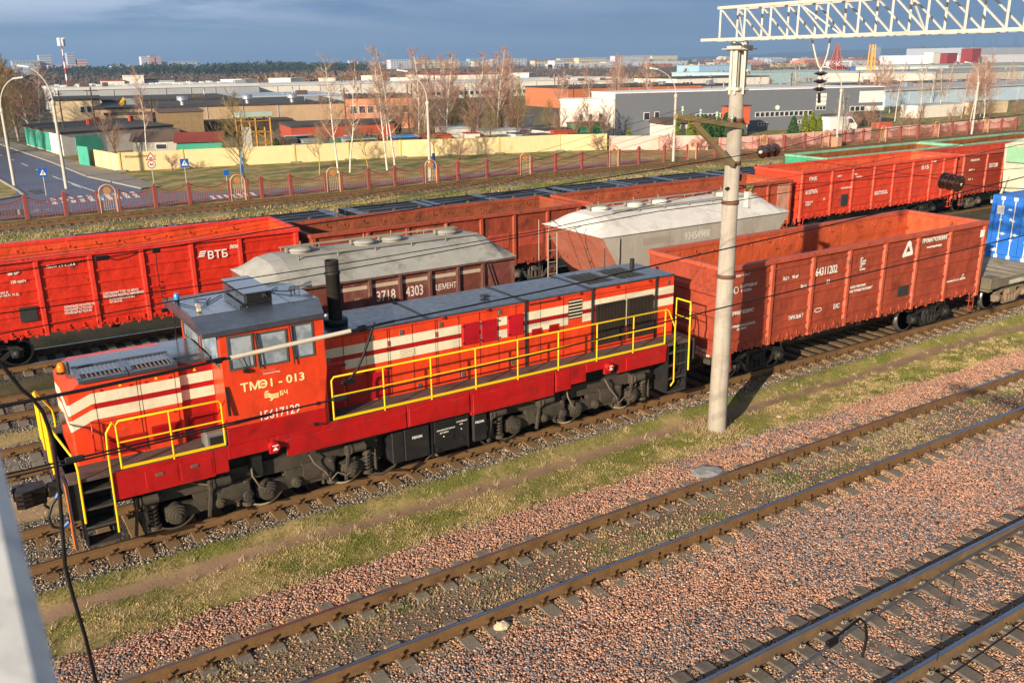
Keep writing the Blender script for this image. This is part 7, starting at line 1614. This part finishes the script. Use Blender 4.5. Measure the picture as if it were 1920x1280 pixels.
q=random.Random(52)
cols_=[WHT,BRK,WDK,BRNR,bm('sheet_grey','#8c8f90'),bm('rust_roof','#8a4a30'),bm('pale_blue','#a9c0cc'),bm('green_sheet','#3f8a66')]
for i in range(34):
    x=q.uniform(31,68);y=q.uniform(91,103)+(50-x)*.12;w_=q.uniform(1.2,3.4);building('low_shed','low cluttered shed or stack in the yard behind the yellow wall',(x,y),(x+w_,y+q.uniform(-.5,.3)),q.uniform(1,2.5),q.uniform(.5,1.25),q.choice(cols_),q.choice(cols_),'shed',group='low clutter in the yard behind the yellow wall',overh=.08,par=.08)
UP=M('utility_pole_dark','#4a3b30',.9,var=.2)
for i in range(16):
    x,y=[(14.6,118),(18.5,121),(26,125),(47,112),(58,116),(66,120),(73,126),(88,118),(100,122),(122,104),(136,98),(150,112),(168,108),(95,150),(118,165),(140,140)][i];h_=q.uniform(5.5,7.5);m=MB();m.cyl((0,0,0),(0,0,h_),.11,.08,n=6);m.bar((-.8,0,h_-.4),(.8,0,h_-.4),.08,.08);o=m.build('utility_pole',UP,None,(x,y,GZ));o.rotation_euler.z=q.uniform(0,3);tag(o,'thin dark utility pole with a short crossbar among the sheds and works','pole','thin utility poles among the works')
# ------------------------------------------------------------------ trees
BIRCH,t,b=newmat('birch_bark');tc=t.new('ShaderNodeTexCoord').outputs['Object'];k_=t.mr(t.noise(t.mapping(tc,(3,3,14)),1,3,.7),.56,.62)
t.put(b.inputs['Base Color'],t.mix(k_,(.62,.56,.47,1),(.10,.08,.07,1)));b.inputs['Roughness'].default_value=.8
BARK=M('bark_brown','#6a5440',.9,var=.25);TW1=M('twig_brown','#9c7a62',.9,var=.25);TW2=M('twig_olive','#8c7a50',.9,var=.25);TW3=M('twig_pale','#a98e74',.9,var=.2);TWR=M('twig_reddish','#a8806c',.9,var=.2);YB=M('bark_yellow','#a8963a',.9,var=.2);WHB=M('whitewash','#c9c4b8',.9)
class TwigSet:
    def __init__(s): s.P=[];s.R=[]
    def seg(s,a,b,r0,r1): s.P.append((a[0],a[1],a[2],b[0],b[1],b[2]));s.R.append((r0,r1))
    def mesh(s,name,mat,parent):
        P=np.array(s.P);R=np.array(s.R);n=len(P);a=P[:,:3];b=P[:,3:];d=b-a;d/=np.linalg.norm(d,axis=1)[:,None]+1e-9
        up=np.where(np.abs(d[:,2:3])>.9,np.array([[1.,0,0]]),np.array([[0,0,1.]]));u=np.cross(d,up);u/=np.linalg.norm(u,axis=1)[:,None];w=np.cross(d,u)
        vs=[]
        for e,(p) in enumerate((a,b)):
            for k in range(3):
                t_=2*PI*k/3;vs.append(p+R[:,e:e+1]*(u*math.cos(t_)+w*math.sin(t_)))
        V=np.stack(vs,1).reshape(-1,3);f=np.array([(0,1,4,3),(1,2,5,4),(2,0,3,5)]);F=(f[None]+6*np.arange(n)[:,None,None]).reshape(-1,4)
        return np_mesh(name,V,F,mat,parent)
def bare_tree(seed,h,label,bark,twig,spread=.32,up=.8,dens=1.0,trunk_r=.012,lean=0,multi=1,first=.25,tw=.011):
    q=random.Random(seed);r=thing('bare_tree',label,'tree',(0,0,0));T_=MB();B=TwigSet()
    def rv(s): return Vector((q.uniform(-s,s),q.uniform(-s,s),q.uniform(-s,s)))
    def twigs(p,d,L,lv):
        d=d.normalized();n=3;a=p
        for i in range(n):
            d2=(d+rv(.22)+Vector((0,0,.08*up))).normalized();e=a+d2*L/n;r0=tw*(1.6 if lv==0 else 1.0 if lv==1 else .7);B.seg(a,e,r0*(1-.2*i),r0*(1-.2*(i+1)));
            if lv<2:
                for _ in range(2 if lv==0 else int(2*dens+.5)): twigs(a.lerp(e,q.random()),(d2+rv(.75)).normalized(),L*q.uniform(.35,.6),lv+1)
            a=e;d=d2
    for mm in range(multi):
        p=Vector((q.uniform(-.15,.15)*(mm>0),q.uniform(-.15,.15)*(mm>0),0));d=Vector((q.uniform(-.12,.12)*(1+mm)+lean,q.uniform(-.12,.12)*(1+mm),1)).normalized();n=9;pts=[p];dd=d
        for i in range(n): dd=(dd+rv(.07)+Vector((0,0,.05))).normalized();pts.append(pts[-1]+dd*h/n*(1 if mm==0 else q.uniform(.7,.95)))
        R0=h*trunk_r;T_.tube(pts,R0,7,r1=R0*.12)
        nb=int(h*3.6*dens)
        for k in range(nb):
            f=first+(1-first)*(k+q.random())/nb;ii=min(n-1,int(f*n));b0=pts[ii].lerp(pts[ii+1],f*n-ii);a_=q.uniform(0,2*PI);L=h*spread*(1.15-f)*q.uniform(.6,1.2)+.25
            d0=Vector((math.cos(a_),math.sin(a_),up*q.uniform(.6,1.3))).normalized()
            T_.tube([b0,b0+d0*L*.35,b0+(d0+Vector((0,0,.15))).normalized()*L*.75],R0*.32*(1.1-f)+.006,4,r1=.006)
            twigs(b0+d0*L*.3,d0,L*.9,0);twigs(b0+d0*L*.15,(d0+rv(.5)),L*.5,1)
    T_.build('trunk',bark,r);B.mesh('crown',twig,r);return r
def place(proto,x,y,s=1,lab=None,grp=None,used={}):
    k=proto.name
    o=proto if k not in used else copy_tree(proto)
    used[k]=1;o.location=(x,y,GZ);o.rotation_euler.z=random.uniform(0,6.28);o.scale=(s,s,s)
    if lab:o['label']=lab
    if grp:o['group']=grp
    return o
bA=bare_tree(1,9.6,'tall bare birch',BIRCH,TWR,.20,1.2,.8,.009,multi=1,first=.3)
bB=bare_tree(2,9.8,'tall bare birch',BIRCH,TW3,.24,1.0,.9,.010,lean=.05,first=.3)
bC=bare_tree(3,10.2,'tall bare birch with wide crown',BIRCH,TWR,.28,1.1,1.3,.010,multi=1,first=.22)
dA=bare_tree(4,7.4,'bushy bare olive-brown tree',BARK,TW2,.34,1.3,1.5,.016,first=.12)
dB=bare_tree(5,6.0,'brown bare tree',BARK,TW1,.36,1.2,1.0,.016,multi=2,first=.1)
dC=bare_tree(6,10.4,'dense dark bare roadside tree',BARK,TW2,.30,1.2,1.9,.014,first=.06)
sA=bare_tree(7,2.0,'low bare shrub',BARK,TWR,.55,.6,1.0,.012,multi=4,first=.05,tw=.009)
yA=bare_tree(8,3.4,'young bare tree with yellowish trunk',YB,TW2,.42,.8,.8,.016,first=.35)
place(bA,20.9,105.6,.97,'bare white birch standing before the small dark-roofed house')
place(dA,23.1,78.1,.94,'bushy olive bare tree with whitewashed foot on the verge behind the fence')
place(bB,31.3,77.1,1.0,'left birch of the left pair on the verge before the yellow wall');place(bA,32.3,76.8,1.0,'right birch of the left pair on the verge before the yellow wall')
place(bB,35.7,76.2,1.05,'left birch of the right pair, left of the third lamp');place(bA,36.4,76.0,1.12,'right birch of the right pair, left of the third lamp')
place(yA,29.5,77,1.05,'young leaning tree left of the left birch pair');place(yA,33.8,76,1.0,'young yellow-trunked tree between the two birch pairs');place(yA,38.6,72,1.0,'young yellow-trunked tree right of the third lamp')
place(sA,45.2,79.5,1.0,'dark bare shrub before the yellow wall, above the rusty wagon');place(sA,61.5,78.0,.9,'bare shrub before the end of the yellow wall');place(sA,67.3,73.2,.9,'reddish bare shrub before the pink wall, left one');place(sA,70.0,71.2,.8,'reddish bare shrub before the pink wall, right one');place(sA,19.6,88.6,.75,'thin brown shrub against the yellow wall near the signs')
place(dB,18.0,107.5,.75,'bare tree between the white garage wall and the small house')
gl='dense bare trees lining the road at the far left';q=random.Random(3)
for x,y,s in ((3.2,116,1.05),(6.0,122,1.15),(8.2,131,1.2),(9.4,128,1.0),(5,140,1.2),(2.5,133,1.1),(7.5,150,1.2),(10,142,1.1),(12.5,150,1.0)): place(dC,x,y,s,'dense dark bare tree beside the road at the far left',gl)
for x,y,s in ((12.6,134,.9),(14.5,140,.95),(11.4,138,.9)): place(bC,x,y,s,'bare birch behind the second street lamp','bare birches behind the left lamps')
gm_='tall bare birches behind the yellow wall in the centre'
for x,y,s in ((50.2,98,1.05),(52.6,101,.98),(54.6,99,1.0),(56.8,103,.98),(60.2,101,1.0),(62.0,99,1.06),(63.6,103,1.0),(76,118,.98),(48.5,103,.9),(66,104,.85)): place(bC,x,y,s,'tall bare birch with reddish twigs behind the yellow wall, centre',gm_)
gs_='brown bare scrub trees behind the yellow wall'
for k in range(26):
    x=q.uniform(50,70);y=q.uniform(94,112);place(dB if k%3 else dA,x,y,q.uniform(.55,.95),'brown bare scrub tree behind the yellow wall, centre',gs_)
for k in range(20): place(dB if k%2 else yA,q.uniform(31,52),q.uniform(92,102),q.uniform(.4,.7),'thin bare sapling in the yard behind the yellow wall','thin bare saplings in the yard behind the wall')
place(dA,56.2,91.5,.62,'bushy green-brown tree right of the third lamp')
for x,y,s in ((67.8,90.5,.75),(69.6,89.5,.8),(71.2,88.5,.75),(66.5,92,.7)): place(dB,x,y,s,'pale bare tree before the white end building','pale bare trees before the white end building')
for x,y,s in ((108,132,.95),(112,136,1.0),(117,134,.95),(103,133,.8),(97,134,.75)): place(bC,x,y,s,'bare tree with fan-shaped crown behind the grey warehouse roof','bare trees behind the grey warehouse roof')
gr_='thin bare birches on the right behind the pink wall'
for k in range(30): place((bA,bB,bC)[k%3],q.uniform(112,215),q.uniform(76,112),q.uniform(.62,.95),'thin bare birch on the right behind the pink wall',gr_)
place(bB,86.5,66.0,.6,'bare sapling around the lamp with the salmon base')
for k in range(26): place(dB,q.uniform(96,190),q.uniform(72,84),q.uniform(.35,.6),'brown bare bush behind the pink wall on the right','brown bushes behind the pink wall on the right')
for k in range(26): place(sA,q.uniform(71,126),q.uniform(67.3,68.8),q.uniform(.5,.75),'reddish hedge shrub in front of the pink wall','reddish hedge shrubs before the pink wall')
# conifers and columnar evergreens: leafy cones of small scales
def evergreen(seed,h,w,col,label,name='evergreen_shrub'):
    r=np.random.default_rng(seed);o=thing(name,label,'evergreen',(0,0,GZ));MB().cyl((0,0,0),(0,0,h*.5),.06,n=6).build('trunk',BARK,o)
    n=1500;z=r.random(n)**1.1;rad=w*(1-z)**.7*(.75+.35*r.random(n))*np.minimum(1,z*8+.4);a=r.uniform(0,2*PI,n);c=np.stack([rad*np.cos(a),rad*np.sin(a),z*h+.05],1)
    s=.09;V=(c[:,None]+r.normal(0,s,(n,3,3))).reshape(-1,3);t_=r.uniform(.6,1.3,(n,1))*np.array(srgb(col))
    np_mesh('foliage',V,np.arange(3*n).reshape(-1,3),LEAF,o,attr=dict(tone=np.repeat(t_,3,0)));return o
LEAF,t,b=newmat('leaf_tone');a=t.new('ShaderNodeAttribute',attribute_name='tone');t.put(b.inputs['Base Color'],a.outputs['Color']);b.inputs['Roughness'].default_value=.85;b.inputs['Specular IOR Level'].default_value=.15
e1=evergreen(1,2.6,.55,'#6f7a24','narrow yellow-green thuja');e2=evergreen(2,2.7,.95,'#35562a','dark green rounded conifer')
for i,(x,y,s,pr) in enumerate(((78.6,84.2,.9,e1),(80.4,83.6,1.05,e1),(81.5,83.2,.7,e1),(82.5,83.4,1.0,e2),(84.0,83,.9,e2),(85.4,82.6,1.05,e2),(86.8,82,1.0,e2),(93.2,78.6,.85,e2),(74.6,88.5,.5,e1),(94.9,78.2,.95,e1),(96.0,78.0,1.0,e1),(97.0,77.8,.9,e1),(99,77.5,.6,e2),(30.9,92.2,.75,e2))):
    lab=['yellow-green thuja at the left of the evergreen group by the porch','tall yellow-green thuja second in the evergreen group by the porch','small yellow-green thuja among the evergreens by the porch']
    o=place(pr,x,y,s,lab[i] if i<3 else ('yellow-green thuja before the grey building' if pr is e1 else 'dark rounded conifer before the grey building'),None if i<3 else ('thujas before the grey building' if pr is e1 else 'conifers before the grey building'))
o['label']='small dark spruce behind the yellow wall beside the red-roofed hut'
# far woods: masses nobody could count
def wood(name,n,fx,h,cols,seed,dens=26,w=.33,trunk=False):
    r=np.random.default_rng(seed);X,Y=fx(r,n);n=len(X);Z=ground_z(X,Y);H=h*r.uniform(.6,1.15,n)*(.55+.9*fbm(X*.011,Y*.011,seed))
    u=r.random((n,dens));a=r.uniform(0,2*PI,(n,dens));z=.12+.88*u;rad=w*H[:,None]*np.sqrt(np.clip(1-(2*z-1.05)**2,0.02,1))*np.sqrt(r.random((n,dens)))
    C=np.stack([X[:,None]+rad*np.cos(a),Y[:,None]+rad*np.sin(a),Z[:,None]+H[:,None]*z],2).reshape(-1,3)
    sz=np.repeat(H*.085,dens)[:,None,None];V=(C[:,None]+r.normal(0,1,(len(C),3,3))*sz).reshape(-1,3)
    ci=np.asarray(cols)[r.integers(0,len(cols),n)]*r.uniform(.7,1.25,(n,1));tone=np.repeat(ci,dens*3,0)
    o=np_mesh(name,V,np.arange(len(V)).reshape(-1,3),LEAF,attr=dict(tone=tone));return tag(o,kind='stuff')
def strip(x0,x1,y0,y1,ratio=False):
    def f(r,n):
        Y=r.uniform(y0,y1,n);X=r.uniform(x0,x1,n)
        if ratio:X=X*Y
        return X,Y
    return f
PINE=[(.035,.055,.035),(.045,.06,.035),(.03,.045,.04)];BARE=[(.14,.09,.07),(.11,.085,.075),(.17,.12,.085),(.10,.09,.09)]
wood('pine_forest_on_the_hill',2600,strip(.11,.45,760,1000,True),8.3,PINE,1,20)
wood('bare_wood_below_the_hill',1500,strip(.05,.62,480,740,True),4.2,BARE,2,22)
wood('brown_trees_behind_the_works',420,strip(.30,.62,340,480,True),4.0,[(.26,.15,.09),(.20,.13,.09),(.16,.11,.08)],3,30)
wood('bare_wood_centre_distance',2600,strip(.6,1.9,420,1150,True),4.6,BARE+[(.24,.16,.10)],4,20)
wood('dark_wood_on_the_centre_skyline',1700,strip(.42,1.5,1200,1900,True),7.0,[(.07,.075,.07),(.09,.08,.075),(.05,.06,.055)],5,16)
wood('brown_scrub_beyond_grey_warehouse',420,strip(.55,1.5,190,330,True),3.6,[(.28,.18,.11),(.22,.15,.10),(.2,.12,.08)],6,34)
wood('brown_scrub_far_right',300,strip(1.3,2.0,120,260,True),3.0,[(.26,.18,.12),(.20,.15,.10)],7,34)
wood('wood_on_the_right_ridge',1500,strip(1.2,2.1,1900,2900,True),11,[(.06,.065,.07),(.08,.075,.075)],8,12)
wood('left_roadside_wood',260,strip(-.03,.10,180,330,True),8.5,[(.17,.13,.09),(.13,.11,.08)],9,34)
# far ridge that closes the view on the right
hx=np.linspace(1800,12000,60);hy=np.array([3000,3400,3800,4300,5200]);HX,HY=np.meshgrid(hx,hy)
rd=sst(2500,6500,HX)*68*(.8+.4*fbm(HX*.002,HY*.003,5));HZ=rd*np.array([0,.55,1,.9,0])[:,None]-1.5
nn=len(hx);I=(np.arange(len(hy)-1)[:,None]*nn+np.arange(nn-1)[None,:]).ravel()
o=np_mesh('hills',np.stack([HX.ravel(),HY.ravel(),HZ.ravel()],1),np.stack([I,I+1,I+nn+1,I+nn],1),bm('hill_dark','#3a4136',var=.2,dirt='#5a5348',damt=.5,dscale=.004),smooth=True);tag(o,kind='structure')
HZ_=newmat('haze_air');m_,t,b=HZ_
t.n.clear();out=t.new('ShaderNodeOutputMaterial');v=t.new('ShaderNodeVolumePrincipled');v.inputs['Color'].default_value=(.42,.66,1,1);v.inputs['Density'].default_value=.00024;v.inputs['Anisotropy'].default_value=.2
t.l.new(v.outputs[0],out.inputs['Volume'])
hz=MB().box(-6500,13000,-500,7600,-25,190).build('haze',m_);tag(hz,kind='stuff')
# ------------------------------------------------------------------ camera, sun, sky
def cam_axes(yaw,pitch,roll):
    cy,sy=math.cos(yaw),math.sin(yaw);cp,sp=math.cos(pitch),math.sin(pitch)
    f=Vector((sy*cp,cy*cp,-sp));r=Vector((cy,-sy,0));u=r.cross(f);c,s=math.cos(roll),math.sin(roll)
    return c*r+s*u,-s*r+c*u,f
cam=bpy.data.cameras.new('camera');co=bpy.data.objects.new('camera',cam);COL.objects.link(co)
r_,u_,f_=cam_axes(.5718,.3016,-.01226)
co.matrix_world=Matrix(((r_.x,u_.x,-f_.x,0),(r_.y,u_.y,-f_.y,0),(r_.z,u_.z,-f_.z,9.0),(0,0,0,1)))
cam.sensor_width=36;cam.lens=1690/1920*36;cam.clip_start=.05;cam.clip_end=30000
cam.dof.use_dof=True;cam.dof.focus_distance=21;cam.dof.aperture_fstop=5.6
SC.camera=co
AZ=math.radians(26.5);EL=math.radians(18)
d=Vector((math.cos(AZ)*math.cos(EL),math.sin(AZ)*math.cos(EL),-math.sin(EL)))
sun=bpy.data.lights.new('sun','SUN');so=bpy.data.objects.new('sun',sun);COL.objects.link(so)
sun.energy=5.0;sun.angle=math.radians(.55);sun.color=(1,.85,.65);so.rotation_euler=d.to_track_quat('-Z','Y').to_euler()
W=bpy.data.worlds.new('World');SC.world=W;W.use_nodes=True;t=NT(W.node_tree);t.n.clear()
out=t.new('ShaderNodeOutputWorld');bg=t.new('ShaderNodeBackground');t.l.new(bg.outputs[0],out.inputs[0])
sky=t.new('ShaderNodeTexSky',sky_type='NISHITA');sky.sun_disc=False;sky.sun_elevation=EL
sky.sun_rotation=math.atan2(-d.x,-d.y);sky.air_density=1.0;sky.dust_density=1.0;sky.ozone_density=1.5
dr=t.new('ShaderNodeTexCoord').outputs['Generated'];sp=t.sep(dr)
# storm cloud deck: slate blue low over the horizon, paler and greyer in streaks higher up
el=sp[2]
lowhi=t.ramp(t.mr(el,-.02,.22),[(0,(.55,1.45,3.1)),(.2,(.55,1.55,3.5)),(.5,(1.2,2.6,5.2)),(1,(4.4,6.0,8.6))])
n=t.noise(t.mapping(dr,(1.6,1.6,14)),1.7,6,.6,.5);n2=t.noise(t.mapping(dr,(4,4,34)),1.3,5,.65,.4)
cl=t.math('MULTIPLY',t.mr(t.math('ADD',n,t.math('MULTIPLY',n2,.25)),.44,.72,0,1,'SMOOTHSTEP'),t.mr(el,.01,.08,0,1))
left=t.mr(sp[0],.80,.05,.12,1.0)
lowhi=t.mix(t.math('MULTIPLY',t.mr(t.math('ADD',n2,n),.85,1.25,0,.45,'SMOOTHSTEP'),t.mr(el,.0,.05,.3,1)),lowhi,(.55,1.2,2.5,1))
cloud=t.mix(t.math('MULTIPLY',cl,left),lowhi,(9.6,10.6,12.6,1))
mask=t.mr(sp[1],-.5,.1,0,1)     # the storm stands in the north; the south where the sun is stays clear
c=t.mix(t.math('MULTIPLY',mask,t.mr(el,.75,.3,.0,.96)),sky.outputs[0],cloud)
t.l.new(c,bg.inputs[0]);bg.inputs[1].default_value=.056
SC.render.engine='CYCLES'
SC.view_settings.view_transform='Standard';SC.view_settings.look='None';SC.view_settings.exposure=.88;SC.view_settings.gamma=1
try: SC.view_settings.use_curve_mapping=False
except Exception: pass
SC.cycles.max_bounces=6;SC.cycles.diffuse_bounces=2;SC.cycles.glossy_bounces=2;SC.cycles.transmission_bounces=4;SC.cycles.transparent_max_bounces=8;SC.cycles.volume_bounces=0
bpy.context.view_layer.update()
